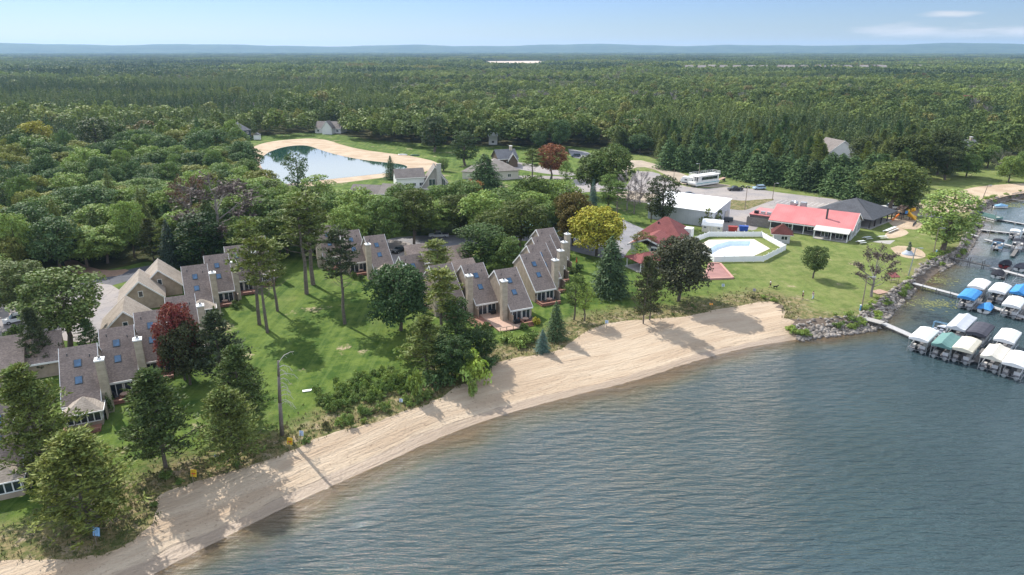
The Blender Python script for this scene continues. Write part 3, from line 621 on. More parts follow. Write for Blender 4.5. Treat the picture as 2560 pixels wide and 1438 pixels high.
for s_ in range(4): proto_broad('oak', 14, 5.2, 3.0, 50, 150, .36, 20 + s_, 'round', .4, 0, (.2, .36))
for s_ in range(2): proto_broad('maple', 12, 5, 1.6, 64, 140, .34, 40 + s_, 'dome', .2)
for s_ in range(2): proto_broad('poplar', 16, 3.4, 1.2, 54, 110, .32, 50 + s_, 'col', 0, .08, (.3, .42))
for s_ in range(2): proto_broad('locust', 13, 4.2, 3, 44, 60, .34, 60 + s_, 'vase', 0, .25, (.2, .34))
for s_ in range(3): proto_pine('red_pine', 14, 3.9, 1.9, 200, 17, 70 + s_, True, .56, prof=lambda f: (1 - f) ** .6 * min(1, .72 + f * 1.3))
for s_ in range(3): proto_pine('jack_pine', 18, 3.1, 9.5, 70, 17, 80 + s_, False, .72, prof=lambda f: (1 - f * .75) * min(1, .55 + f * 1.5))
for s_ in range(2): proto_pine('shaggy_pine', 12, 3.4, 1.5, 95, 16, 85 + s_, True, .6, prof=lambda f: (1 - f) ** .7 * min(1, .6 + f * 1.6))
for s_ in range(3): proto_spruce('white_pine', 14, 4.6, 1.2, 6000, .62, 90 + s_, 9, .5, .62)
for s_ in range(2): proto_spruce('spruce', 13, 3.5, .8, 5200, .42, 95 + s_, 12, .55, .8)
for s_ in range(2): proto_bare('bare_tree', 12, 4.6, 3, 60, 100 + s_)
proto_bare('dying_tree', 12, 4.4, 2.5, 55, 104, 900); proto_bare('dying_tree', 13, 5, 2.5, 60, 105, 700)
for s_ in range(3):                                                    # bush: a low mound of leaves
    rg = np.random.default_rng(110 + s_); C = rg.normal(0, .55, (22, 3)) * np.array([1, 1, .5]) + np.array([0, 0, .75]); C[:, 2] = np.abs(C[:, 2]); P, d = ballpts(C, .5, 42, rg, .9, -.2, .3); P[:, 2] = np.abs(P[:, 2]); V, F = cards(P, d + np.array([0, 0, .3]), .22, .8, .6, rg)
    reg('bush', 1.6, 1.45, mesh_np('bush_crown', V, [F], LEAF), trunkmesh('bush_stem', MB().tube((0, 0, 0), (0, 0, .7), .05, .02, 5), BARK))
# colours of the growth (linear)
GC = dict(oak=(.060, .088, .022), oakl=(.095, .128, .030), oakd=(.040, .064, .022), maple=(.030, .052, .018), maroon=(.038, .040, .022), yellow=(.165, .150, .018), lime=(.135, .175, .035), pine=(.066, .080, .021), pined=(.045, .062, .019), pinel=(.082, .095, .024), olive=(.074, .084, .020),
          blue=(.045, .075, .062), spruce=(.036, .056, .024), red=(.17, .035, .030), rust=(.20, .075, .035), brown=(.13, .075, .045), grey=(.22, .19, .185), greyb=(.16, .13, .115), willow=(.115, .150, .040), orange=(.26, .12, .03), wpine=(.044, .070, .024))
GC = {k: tuple(min(.6, q * (2.05 if k not in ('grey', 'greyb', 'brown', 'rust', 'red', 'orange') else 1.15)) for q in v) for k, v in GC.items()}
TRK = {'oak': 'oak_tree', 'maple': 'maple_tree', 'poplar': 'poplar_tree', 'locust': 'locust_tree', 'red_pine': 'red_pine_tree', 'jack_pine': 'jack_pine_tree', 'shaggy_pine': 'pine_tree', 'white_pine': 'white_pine_tree', 'spruce': 'spruce_tree', 'bare_tree': 'bare_tree', 'dying_tree': 'thinning_tree', 'bush': 'bush'}
cnt = [0]
def tree_at(kind, x, y, h, w, col, label, group=None, z=ZL, parts=True, lean=None, rz=None):
    """a tree of a kind at a place, h high and w wide"""
    cnt[0] += 1; rr = random.Random(cnt[0] * 13); H, Rr, cm, tm = PRO[kind][rr.randrange(len(PRO[kind]))]
    wf = 1.32 if 'pine' in kind and kind != 'white_pine' else 1.04
    t = thing(TRK[kind], label, 'bush' if kind == 'bush' else 'tree', (x, y, z - .04), rr.uniform(0, 6.28) if rz is None else rz, group); t.scale = (w / (2 * Rr) * wf, w / (2 * Rr) * wf, h / H)
    if lean: t.rotation_euler = (lean[1], lean[0], t.rotation_euler[2])
    c = link('foliage' if kind == 'bush' else 'crown', cm, t); col = GC[col] if isinstance(col, str) else col; j = rr.uniform(.88, 1.13); c.color = (*[q * j for q in col], 1)
    link('stem' if kind == 'bush' else 'trunk', tm, t); return t
def tree_px(kind, bx, by, top, wpx, col, label, group=None, lean=None):
    """a tree whose foot, top row and width the photograph gives"""
    p = G(bx, by); h = GY(top, p.y) - ZL; dep = p.y * cc - (ZL + h * .5 - HC) * cs; return tree_at(kind, p.x, p.y, h, wpx * dep / FPX, col, label, group, lean=lean)
# ---- trees one can point at: kind, foot x, foot y, top row, width, colour, label
TR = [
 ('red_pine', 228, 1318, 1088, 235, 'olive', 'broad bushy olive green pine above the blue and white sign'),
 ('red_pine', 140, 1200, 918, 185, 'pine', 'leaning dark pine with long bare trunk between the two lower left townhouses'),
 ('red_pine', 415, 1168, 928, 172, 'pined', 'dense dark pine with thick trunk behind the first yellow beach sign'),
 ('red_pine', 596, 1160, 968, 158, 'pine', 'dark pine with curved leaning trunk at the sand edge near the light blue sign'),
 ('red_pine', 612, 1060, 868, 125, 'pined', 'dark narrow pine on the lawn left of the dead snag'),
 ('maple', 476, 962, 800, 112, (.055, .06, .025), 'maple with dark green lower crown under red leaves before the left townhouses'),
 ('shaggy_pine', 560, 965, 785, 125, (.055, .07, .035), 'shaggy grey green pine beside the red maple'),
 ('jack_pine', 649, 812, 548, 105, 'pine', 'tall bare trunked pine leftmost of the lawn pines'),
 ('jack_pine', 669, 832, 592, 90, 'olive', 'yellowish tall pine nearest the camera among the lawn pines'),
 ('jack_pine', 694, 778, 600, 80, 'pine', 'slim tall pine third in the cluster on the lawn'),
 ('jack_pine', 767, 735, 500, 115, 'pine', 'tall pine casting a wide shadow behind the lawn cluster'),
 ('jack_pine', 783, 712, 480, 120, 'pine', 'tallest pine at the back of the lawn with a thick dark trunk'),
 ('jack_pine', 862, 810, 572, 95, (.06, .075, .035), 'lone tall pine with bare silvery lower limbs in the middle of the lawn'),
 ('maple', 1002, 826, 655, 162, 'maple', 'big dark domed maple in front of the middle townhouses'),
 ('jack_pine', 1108, 872, 672, 110, 'olive', 'tall slim pale trunked pine by the shrub thicket'),
 ('jack_pine', 1094, 735, 600, 85, 'pinel', 'pine with thin crown between the middle garages'),
 ('shaggy_pine', 1066, 935, 795, 125, 'pine', 'short dense pine at the left of the thicket'),
 ('poplar', 1143, 875, 740, 95, (.075, .12, .035), 'bright green leafy tree behind the thicket'),
 ('oak', 1130, 950, 840, 110, (.05, .085, .025), 'dense green tree filling the middle of the thicket'),
 ('oak', 1195, 905, 825, 90, (.045, .075, .022), 'low spreading tree at the right of the thicket'),
 ('spruce', 1389, 848, 750, 66, 'spruce', 'narrow dark spruce in front of the right townhouse decks'),
 ('spruce', 1356, 880, 822, 42, 'blue', 'small young spruce on the rough grass above the beach'),
 ('locust', 1435, 800, 682, 66, (.085, .12, .03), 'slender light green tree near the townhouse lawn'),
 ('locust', 1461, 802, 705, 58, 'lime', 'slender yellow green tree beside the path to the beach'),
 ('white_pine', 1524, 738, 588, 104, 'spruce', 'large grey green spruce alone on the lawn before the yellow maple'),
 ('maple', 1492, 640, 515, 136, 'yellow', 'round golden yellow maple by the grey road'),
 ('maple', 1696, 752, 585, 148, 'maroon', 'huge dark maroon green maple in front of the pool house'),
 ('shaggy_pine', 1608, 808, 645, 62, (.08, .09, .04), 'left of two slim pines at the top of the beach'),
 ('shaggy_pine', 1624, 800, 655, 60, (.07, .08, .035), 'right of two slim pines at the top of the beach'),
 ('oak', 2032, 696, 612, 68, 'pined', 'small round dark tree alone on the right lawn'),
 ('dying_tree', 2178, 742, 618, 104, (.13, .10, .085), 'nearly leafless brown tree beside the marina bank'),
 ('poplar', 2357, 624, 468, 128, 'willow', 'tall pale willow at the lakeshore by the playground'),
 ('locust', 1606, 636, 578, 66, (.13, .135, .035), 'yellow green small tree beside the red roofed pool house'),
 ('locust', 1598, 662, 608, 58, 'lime', 'bright lime low tree at the corner of the grey road'),
 ('poplar', 1653, 562, 430, 72, (.05, .065, .025), 'tall dark leafed tree at the corner of the white roofed warehouse'),
 ('locust', 1627, 556, 470, 50, (.06, .07, .03), 'thin tree left of the warehouse wall'),
 ('bush', 1776, 566, 524, 50, (.11, .125, .04), 'rounded yellow green bush against the warehouse gable'),
 ('bare_tree', 1568, 525, 428, 60, 'grey', 'grey leafless tree left of the gravel yard'),
 ('bare_tree', 1585, 535, 450, 52, 'greyb', 'grey leafless tree nearest the warehouse'),
 ('bare_tree', 1600, 510, 425, 50, 'grey', 'pale leafless tree by the sandy road'),
 ('spruce', 1376, 478, 440, 22, 'blue', 'small blue spruce by the cul de sac driveway'),
 ('spruce', 1482, 522, 444, 30, 'blue', 'taller blue spruce beside the orange tinted maple'),
 ('oak', 1379, 448, 358, 78, 'rust', 'rust red tree in front of the cul de sac'),
 ('white_pine', 1212, 480, 382, 105, 'wpine', 'big dark white pine before the hip roofed brown house'),
 ('poplar', 1163, 414, 322, 62, (.055, .085, .025), 'tall columnar green tree beyond the pond lawn'),
 ('poplar', 1086, 380, 284, 62, (.05, .075, .025), 'dense columnar tree at the woods edge behind the pond'),
 ('spruce', 978, 448, 388, 40, 'spruce', 'single dark spruce on the sand by the pond'),
 ('locust', 750, 520, 378, 75, 'oakd', 'dark open tree standing in front of the pond water'),
 ('locust', 1415, 480, 400, 44, 'oak', 'narrow tree by the cul de sac'),
 ('jack_pine', 1330, 462, 372, 50, 'pine', 'pine with bare trunk near the white driveway'),
 ('poplar', 1108, 428, 392, 30, 'oak', 'small round tree behind the chimney of the steep roofed house'),
 ('dying_tree', 1182, 492, 450, 60, 'orange', 'orange autumn tree behind the oaks'),
 ('dying_tree', 560, 640, 445, 215, (.15, .115, .10), 'large grey brown half leafless tree in the left woods'),
 ('dying_tree', 492, 600, 440, 110, 'brown', 'reddish thinning tree beside the grey brown one'),
 ('oak', 2225, 530, 398, 155, (.11, .14, .035), 'large yellow green oak beside the grey pavilion'),
 ('white_pine', 2260, 520, 425, 80, 'pined', 'dark pine tucked behind the yellow green oak'),
 ('poplar', 2362, 450, 362, 56, (.065, .085, .025), 'green park tree nearest the sand'),
 ('maple', 2415, 442, 383, 66, 'oak', 'round park tree second from the sand'),
 ('maple', 2468, 420, 362, 62, 'oak', 'round park tree before the grey roofed house'),
 ('dying_tree', 2495, 438, 375, 52, (.12, .13, .07), 'pale thinning park tree'),
 ('maple', 2521, 455, 388, 62, 'oakl', 'yellow green park tree nearest the water'),
 ('maple', 2556, 440, 375, 55, 'oak', 'park tree cut by the frame edge'),
 ('maple', 2268, 446, 333, 112, (.075, .095, .025), 'big round dark gold tree beside the white house'),
 ('maple', 2342, 438, 318, 98, (.055, .07, .022), 'big round dark tree behind the park lawn'),
 ('maple', 2165, 425, 340, 98, (.075, .095, .028), 'big round tree between the two white gables'),
 ('jack_pine', 1188, 690, 590, 1, 'pine', ''),
 ('poplar', 1205, 676, 553, 118, (.065, .105, .028), 'bright green full tree behind the stepped townhouses'),
 ('oak', 1262, 690, 588, 96, 'oak', 'green tree touching the stepped townhouse roofs'),
 ('spruce', 432, 668, 545, 72, (.05, .075, .05), 'blue green spruce at the left woods edge'),
 ('shaggy_pine', 386, 655, 548, 64, (.085, .095, .03), 'yellowish narrow pine at the left woods edge'),
 ('poplar', 510, 672, 525, 120, (.035, .065, .018), 'dark green full tree behind the left townhouses'),
 ('oak', 62, 800, 648, 150, (.13, .16, .055), 'wide leafy oak over the driveway at the left frame edge'),
 ('oak', 176, 868, 668, 205, (.125, .165, .048), 'broad leafy oak in front of the garages'),
 ('shaggy_pine', 108, 935, 775, 80, (.06, .075, .035), 'thin pine beside the lower left garages'),
 ('shaggy_pine', 232, 890, 800, 60, 'oakd', 'small dark tree by the lower left garage'),
 ('poplar', 205, 420, 347, 58, (.06, .09, .03), 'pointed leafy tree beside the woodland driveway'),
 ('poplar', 250, 408, 288, 82, (.06, .085, .024), 'tall open tree over the woodland driveway'),
 ('dying_tree', 285, 425, 360, 70, 'brown', 'brown thinning tree by the woodland driveway'),
 ('oak', 100, 400, 300, 80, 'yellow', 'yellowing oak in the left woods'),
 ('oak', 598, 262, 215, 45, (.17, .19, .03), 'bright yellow green tree far in the left forest'),
 ('oak', 1258, 230, 205, 35, (.19, .21, .02), 'bright lime tree far in the middle forest'),
 ('oak', 1215, 226, 212, 40, (.14, .17, .03), 'light green tree far in the middle forest'),
]
# the belt of oaks between the pond houses and the townhouses
belt = [(905, 600, 462, 120), (965, 625, 480, 110), (1035, 610, 462, 115), (1040, 590, 500, 60), (1105, 560, 455, 105), (1150, 585, 478, 120), (1210, 600, 470, 120), (1265, 570, 465, 130), (1300, 625, 490, 135), (1335, 580, 470, 110), (1365, 600, 500, 90), (1230, 640, 520, 105), (880, 640, 500, 100), (820, 600, 478, 105), (800, 625, 520, 80), (740, 600, 470, 110), (700, 640, 530, 90), (760, 640, 540, 80)]
BL = ['leafy oak left of the small car park behind the townhouses', 'oak standing over the parked pickup side of the car park', 'pale oak above the middle of the small car park', 'small low oak at the far edge of the car park', 'broad oak right of the pickup behind the townhouses',
 'full oak below the big dark white pine', 'oak nearest the orange autumn tree', 'tall oak at the middle of the leafy belt', 'wide oak whose crown hides the tennis court corner', 'oak behind the tennis court fence line', 'narrow oak right beside the tennis court', 'lower oak in front of the leafy belt middle',
 'oak directly behind the tall tan townhouse chimney', 'oak left of the townhouse with two blue skylights', 'short oak tucked behind the lawn pines', 'wide oak below the right end of the pond', 'oak at the leafy belt left end', 'short oak behind the grey brown thinning tree']
for i, (bx, by, tp, w) in enumerate(belt): TR.append(('oak', bx, by, tp + 6, w, ['oakl', 'oak', (.10, .125, .03)][i % 3], BL[i]))
FB = [(600, 612), (640, 575), (690, 560), (720, 585), (670, 610), (765, 575), (800, 555), (845, 575), (880, 560), (930, 575), (985, 572), (1050, 575), (1090, 590), (620, 650), (660, 660), (842, 640), (1160, 560), (1330, 560), (860, 555), (1010, 555), (720, 640), (1400, 560)]
FL_ = ['behind the top of the upper left row', 'in the woods below the left pond shore', 'right under the pond end', 'behind the tallest lawn pines', 'left of the tallest lawn pines', 'below the dark open tree', 'below the pond water', 'below the low taupe house', 'hiding the low taupe house front', 'in front of the low taupe house', 'below the white walled house', 'below the steep gabled house', 'over the car park lane',
 'beside the upper left row end', 'between the upper row and the lawn pines', 'left of the hidden townhouse', 'below the big white pine', 'behind the tennis court', 'left of the low taupe house', 'below the taupe gabled wing', 'behind the lawn pine shadow', 'right of the tennis court trees']
for i, (bx, by) in enumerate(FB): TR.append((['oak', 'oak', 'poplar', 'maple'][i % 4], bx, by, by - (98 if 840 < bx < 1100 else 128) + (i * 7) % 19, [118, 105, 80, 100][i % 4], ['oakl', 'oak', (.085, .12, .026)][i % 3], 'green tree ' + FL_[i]))
TR += [('maple', 1432, 615, 475, 95, (.13, .10, .025), 'orange tinted full maple by the tennis court'), ('maple', 1408, 600, 480, 60, (.11, .10, .025), 'smaller orange tinted maple by the tennis court'),
 ('oak', 1525, 500, 360, 120, (.085, .12, .03), 'large light green tree by the cul de sac'), ('oak', 1478, 490, 380, 85, (.08, .105, .03), 'rounded green tree left of the large light green one'),
 ('jack_pine', 1542, 548, 455, 50, 'oak', 'thin tree by the gravel yard'), ('poplar', 1520, 520, 430, 50, 'oak', 'narrow green tree between the gravel yard and the road')]
BELT = 'oaks in the belt behind the townhouses'
from collections import Counter
lc = Counter(r[6] for r in TR)
for k, bx, by, tp, w, col, lab in TR:
    if not lab: continue
    tree_px(k, bx, by, tp, w, col, lab, BELT if lc[lab] > 1 else None, lean=(R(-4), R(3)) if (bx, by) in ((140, 1200), (596, 1160)) else None)
# red upper leaves of the first maple: a second, red-leaved leader of the same stand
tree_px('maple', 462, 950, 750, 108, (.21, .055, .045), 'crimson leaved maple crown beside the left townhouses')
# dense row of white pines behind the car park
rowp = []
rr = random.Random(5)
for r_, (x0, y0, x1, y1, n, tp) in enumerate([(1668, 420, 2165, 500, 19, 62), (1690, 402, 2190, 478, 17, 66), (1740, 392, 2240, 466, 15, 70)]):
    for i in range(n):
        f = max(0, (i + rr.uniform(-.25, .25)) / (n - 1)); bx = x0 + (x1 - x0) * f; by = y0 + (y1 - y0) * f ** 1.15 + rr.uniform(-3, 3); tall = tp + 26 * f + rr.uniform(-8, 10)
        rowp.append((r_, i, bx, by, by - tall - (10 if f < .1 else 0), 62 + 26 * f + rr.uniform(-8, 8)))
ORD = 'first second third fourth fifth sixth seventh eighth ninth tenth eleventh twelfth thirteenth fourteenth fifteenth sixteenth seventeenth eighteenth nineteenth'.split()
for r_, i, bx, by, tp, w in rowp:
    if 1980 < bx < 2260: tp = max(tp, 378 + (i % 3) * 5)
    tree_px('white_pine', bx, by, tp, w, 'wpine' if rr.random() < .7 else (.045, .072, .026), f'dark white pine, {ORD[i]} from the left in the {["front", "middle", "back"][r_]} row behind the car park', 'white pines in the row behind the car park')
# dead snag on the beach edge
def snag():
    p = G(705, 1088); H = GY(903, p.y) - ZL; t = thing('dead_snag', 'broken silver grey dead tree trunk with bare drooping limbs at the sand edge', 'dead tree', p)
    tx = .7; mb = MB().path([(0, 0, -.1), (tx * .4, 0, H * .45), (tx * .75, .1, H * .8), (tx, .1, H)], .30, .12, 9); mb.build('trunk', MAT('weathered_dead_wood', (.17, .145, .125), .9, .25, 3, bump=.5), t, sm=True)
    rr = random.Random(8); pale = MAT('bleached_branch', (.46, .43, .40), .85, .12, 3)
    for i in range(11):
        z = H * (.97 - .055 * i); x = tx * z / H; L = 2.6 if i == 0 else rr.uniform(1.1, 2.6); a = rr.uniform(-.5, .5)
        d = Vector((math.cos(a), math.sin(a), 0)); b = Vector((x, .05, z))
        pts = [b, b + d * L * .4 + Vector((0, 0, .35 if i else 1.3)), b + d * L * .8 + Vector((0, 0, .1 if i else 1.9)), b + d * L + Vector((0, 0, -.5 if i else 2.0))]
        m_ = MB().path(pts, .055, .02, 4)
        for q in range(3): s_ = pts[1].lerp(pts[3], q / 2.5); m_.tube(s_, s_ + Vector((rr.uniform(0, .5), rr.uniform(-.4, .4), rr.uniform(-.7, -.1))), .022, .01, 3)
        m_.build('branch', pale, t)
snag()
# ================================================================ THE WOODS
clear = [  # ground kept free of tall trees, as pixel outlines
 [(560, 640), (700, 650), (850, 640), (1100, 640), (1330, 600), (1560, 500), (1640, 512), (1660, 405), (1700, 418), (1690, 400), (1660, 395), (1600, 384), (1460, 378), (1440, 388), (1400, 380), (1300, 372), (1230, 372), (1180, 366), (1110, 372), (1040, 374), (950, 358), (860, 345), (780, 336), (640, 345), (560, 350), (548, 385), (600, 400), (640, 470), (700, 555), (690, 600), (600, 620)],
 [(1640, 512), (1630, 425), (1700, 418), (2230, 495), (2290, 455), (2290, 430), (2350, 432), (2700, 380), (2900, 420), (2900, 900), (1300, 900), (1300, 600), (1560, 500)],
 [(-1500, 1300), (-300, 930), (-40, 770), (120, 690), (250, 668), (390, 655), (430, 660), (560, 640), (700, 620), (900, 640), (1300, 600), (1400, 1500), (-1500, 1600)],
 [(140, 428), (165, 398), (200, 380), (300, 385), (330, 428), (230, 432)], [(330, 378), (385, 378), (385, 400), (330, 400)],
 [(540, 365), (580, 345), (640, 345), (640, 380), (560, 385)], [(780, 345), (790, 326), (860, 326), (860, 345)], [(985, 480), (985, 455), (1130, 455), (1130, 480)], [(1235, 425), (1235, 396), (1310, 396), (1310, 425)],
 [(2010, 400), (2010, 376), (2140, 376), (2150, 398), (2250, 400), (2250, 415), (2030, 415)], [(2390, 405), (2390, 378), (2460, 378), (2460, 400)], [(1410, 396), (1410, 370), (1490, 370), (1490, 396)], [(2040, 376), (2150, 376), (2150, 484), (2060, 476)]]
field = [(1165, 157.5), (1165, 153.5), (1440, 152.5), (1445, 160), (1330, 170), (1235, 170)]
def blocked(x, y):
    px, py = proj_np(x, y); b = np.zeros(len(x), bool)
    for c_ in clear: b |= inpoly(px, py, c_)
    b |= inpoly(px, py, field); b |= inpoly(x, y, LAKE_T); return b, px, py
def vnoise(x, y, s, seed):
    """smooth value noise"""
    rg = np.random.default_rng(seed); T_ = rg.random((64, 64)); u = x / s; v = y / s; i = np.floor(u).astype(int); j = np.floor(v).astype(int); a = u - i; b = v - j; a = a * a * (3 - 2 * a); b = b * b * (3 - 2 * b)
    g = lambda p, q: T_[p % 64, q % 64]
    return g(i, j) * (1 - a) * (1 - b) + g(i + 1, j) * a * (1 - b) + g(i, j + 1) * (1 - a) * b + g(i + 1, j + 1) * a * b
rg = np.random.default_rng(77)
s = 7.2; xs, ys = np.meshgrid(np.arange(-1150, 1150, s), np.arange(60, 1330, s)); xs = (xs + rg.uniform(-.42, .42, xs.shape) * s).ravel(); ys = (ys + rg.uniform(-.42, .42, ys.shape) * s).ravel()
bl, px, py = blocked(xs, ys); keep = ~bl & (px > -420) & (px < 2990) & (np.hypot(xs, ys) < 1330) & ~((ys < 190) & (xs > 50)); xs, ys, px, py = xs[keep], ys[keep], px[keep], py[keep]
sp = .5 * vnoise(xs, ys, 95, 1) + .3 * vnoise(xs, ys * .6, 240, 2) + .2 * rg.random(len(xs))
# conifers fill the left and far parts, leafy trees the near left and the right
lean_ = np.where(px < 1000, .06, -.12) + np.where(py > 400, -.2, 0) + np.where((py < 330) & (py > 250) & (px < 700), .14, 0) + np.where((py > 300) & (px > 1300), .06, 0)
con = (sp + lean_ + rg.normal(0, .05, len(xs))) > .51
con |= (px > 1630) & (px < 2290) & (py > 362)
bare = (~con) & (vnoise(xs, ys, 70, 5) > .74) & (rg.random(len(xs)) < .5) & (py < 380)
hgt = np.where(con, 14.5, 13.5) + rg.normal(0, 2.3, len(xs)) + 4 * (vnoise(xs, ys, 60, 9) - .5); hgt = np.where(py > 430, hgt - .8, hgt)
dist = np.hypot(xs, ys)
infr = (px > -30) & (px < 2590)
order = np.argsort(dist)
near_con = [i for i in order if con[i] and infr[i]][:225]; near_br = [i for i in order if not con[i] and not bare[i] and infr[i]][:270]
nearset = np.zeros(len(xs), bool); nearset[near_con] = True; nearset[near_br] = True
nearb = [i for i in order if bare[i] and infr[i]][:60]; nearset[nearb] = True
LMK = [(150, 'at the left frame edge'), (350, 'behind the woodland driveway'), (560, 'left of the dark two storey house'), (700, 'around the dark two storey house'), (900, 'beyond the pond'), (1100, 'beyond the columnar trees'), (1300, 'beyond the log house'), (1500, 'beyond the rust red tree'), (1650, 'beyond the gravel road'), (1900, 'beyond the houseboat'), (2150, 'beyond the car park pines'), (2300, 'beyond the white gables'), (9999, 'beyond the park')]
def region(i):
    if py[i] > 395: return ('low in the left woods' if py[i] > 560 else 'high in the left woods' if py[i] < 460 else 'halfway up the left woods') + (' at the frame edge' if px[i] < 170 else ' left of the grey brown tree' if px[i] < 430 else ' near the grey brown tree')
    return next(n for l, n in LMK if px[i] < l) + (' by the clearing edge' if py[i] > 345 else ' in the near woods' if py[i] > 305 else ' deeper in the woods')
def region_old(i):
    if px[i] < 700: return 'left of the pond' if py[i] < 380 else 'between the garages and the pond'
    if px[i] < 1180: return 'behind the pond'
    if px[i] < 1650: return 'behind the cul de sac houses'
    return 'behind the pine row' if px[i] < 2260 else 'behind the park lawn'
oc = [('oakl', 'light green'), ('oak', 'mid green'), ('oakd', 'dark green'), ((.20, .21, .05), 'yellowish green'), ('oakd', 'dark green')]
pc = [('pine', 'olive green'), ('pined', 'dark green'), ('wpine', 'deep green'), ('pinel', 'light olive')]
for i in near_br:
    r = random.Random(int(i)); c, n = oc[r.randrange(5)]; k = r.choice(['oak', 'oak', 'oak', 'maple', 'poplar']); wd = r.uniform(7.5, 14); sz = 'broad' if wd > 11 else 'smaller'; lb = f'{sz} {n} leafy tree {region(i)}'
    tree_at(k, xs[i], ys[i], hgt[i] * (.92 if k == 'maple' else 1.0), wd if k != 'poplar' else wd * .7, c, lb, f'{sz} {n} leafy trees {region(i)}')
for i in near_con:
    r = random.Random(int(i)); c, n = pc[r.randrange(4)]; k = r.choice(['shaggy_pine', 'white_pine', 'spruce', 'white_pine']); hk = r.uniform(.9, 1.12); sz = 'tall' if hk > 1 else 'shorter'; lb = f'{sz} {n} conifer {region(i)}'
    tree_at(k, xs[i], ys[i], hgt[i] * hk, r.uniform(6, 8.5), c, lb, f'{sz} {n} conifers {region(i)}')
for i in nearb:
    r = random.Random(int(i)); tree_at('bare_tree', xs[i], ys[i], hgt[i] * .95, r.uniform(8, 10), r.choice(['grey', 'greyb']), f'grey leafless tree {region(i)}', f'grey leafless trees {region(i)}')
# everything farther: instanced woods
BRL = leafmat('broadleaf_woods_leaves', [(0, (0.201, 0.245, 0.048)), (.3, (0.117, 0.166, 0.034)), (.55, (0.085, 0.125, 0.030)), (.8, (0.171, 0.216, 0.042)), (.93, (0.241, 0.254, 0.049)), (.985, (0.241, 0.188, 0.056)), (1, (0.201, 0.113, 0.049))])
CNL = leafmat('conifer_woods_needles', [(0, (0.091, 0.125, 0.034)), (.4, (0.057, 0.095, 0.030)), (.75, (0.072, 0.110, 0.036)), (1, (0.121, 0.136, 0.039))], .1)
BAL = leafmat('bare_woods_twigs', [(0, (.20, .17, .165)), (1, (.15, .13, .12))], 0)
def lod_broad(n, seed):
    rg = np.random.default_rng(seed); C = []
    for i in range(16):
        a = i * 2.4; z = 1 - (i + .5) / 16 * 1.5; q = math.sqrt(max(.05, 1 - min(1, abs(z)) ** 2)); C.append((q * .62 * 4.9 * math.cos(a), q * .62 * 4.9 * math.sin(a), 8.6 + z * 4.0))
    P, d = ballpts(np.array(C), np.full(16, 1.75), n, rg, .8, -.2, .5); V, F = cards(P, d * .8 + np.array([0, 0, .4]), .95, .8, .5, rg); return V, F
def lod_pine(n, seed):
    rg = np.random.default_rng(seed); f = 1 - np.sqrt(rg.random(n)); a = rg.uniform(0, 6.28, n); r = 3.1 * (1 - f) ** .8 * (.5 + .5 * rg.random(n) ** .5) * (1 - .35 * ((f * 7) % 1)); P = np.column_stack([r * np.cos(a), r * np.sin(a), 3.0 + 11.2 * f])
    return cards(P, np.column_stack([np.cos(a), np.sin(a), np.full(n, .7)]), .85, .5, .5, rg, along=np.column_stack([np.cos(a), np.sin(a), np.zeros(n)]))
def instance_object(nm, pts, rot, scl, protos, label, cat, mat):
    """one object of points; a node group sets one of its prototypes on each point"""
    obs = []
    for k, (V, F) in enumerate(protos): obs.append(bpy.data.objects.new(nm + '_shape', mesh_np(nm + '_shape', V, [F], mat)))
    me = bpy.data.meshes.new(nm); me.vertices.add(len(pts)); me.vertices.foreach_set('co', np.asarray(pts, np.float32).ravel())
    me.attributes.new('turn', 'FLOAT', 'POINT').data.foreach_set('value', rot.astype(np.float32)); me.attributes.new('size', 'FLOAT_VECTOR', 'POINT').data.foreach_set('vector', scl.astype(np.float32).ravel())
    me.attributes.new('pick', 'INT', 'POINT').data.foreach_set('value', np.random.default_rng(1).integers(0, len(protos), len(pts)).astype(np.int32))
    me.materials.append(mat); me.update(); o = link(nm, me); ng = bpy.data.node_groups.new(nm, 'GeometryNodeTree')
    ng.interface.new_socket('Geometry', in_out='INPUT', socket_type='NodeSocketGeometry'); ng.interface.new_socket('Geometry', in_out='OUTPUT', socket_type='NodeSocketGeometry')
    a = ng.nodes.new('NodeGroupInput'); b = ng.nodes.new('NodeGroupOutput'); L = ng.links.new; ip = ng.nodes.new('GeometryNodeInstanceOnPoints'); j = ng.nodes.new('GeometryNodeGeometryToInstance')
    for ob in reversed(obs):
        oi = ng.nodes.new('GeometryNodeObjectInfo'); oi.inputs[0].default_value = ob; L(oi.outputs['Geometry'], j.inputs[0])
    def at(n_, ty):
        q = ng.nodes.new('GeometryNodeInputNamedAttribute'); q.data_type = ty; q.inputs[0].default_value = n_; return q.outputs[0]
    cx = ng.nodes.new('ShaderNodeCombineXYZ'); L(at('turn', 'FLOAT'), cx.inputs[2]); L(a.outputs[0], ip.inputs['Points']); L(j.outputs[0], ip.inputs['Instance']); ip.inputs['Pick Instance'].default_value = True
    L(at('pick', 'INT'), ip.inputs['Instance Index']); L(cx.outputs[0], ip.inputs['Rotation']); L(at('size', 'FLOAT_VECTOR'), ip.inputs['Scale']); L(ip.outputs[0], b.inputs[0])
    md = o.modifiers.new('scatter', 'NODES'); md.node_group = ng; tag(o, label, cat, kind='stuff'); return o
def sub(mask, H0, R0, wr):
    P = np.column_stack([xs[mask], ys[mask], np.full(mask.sum(), ZL - .05)]); sw = rg.uniform(*wr, mask.sum()) / R0; return P, rg.uniform(0, 6.28, mask.sum()), np.column_stack([sw, sw, hgt[mask] / H0])
m_ = ~nearset & ~con & ~bare; instance_object('broadleaf_woods', *sub(m_, 13.8, 4.9, (3.3, 7.4)), [lod_broad(26, 200 + k) for k in range(4)], 'leafy green woods stretching away behind the pond and houses', 'woods', BRL)
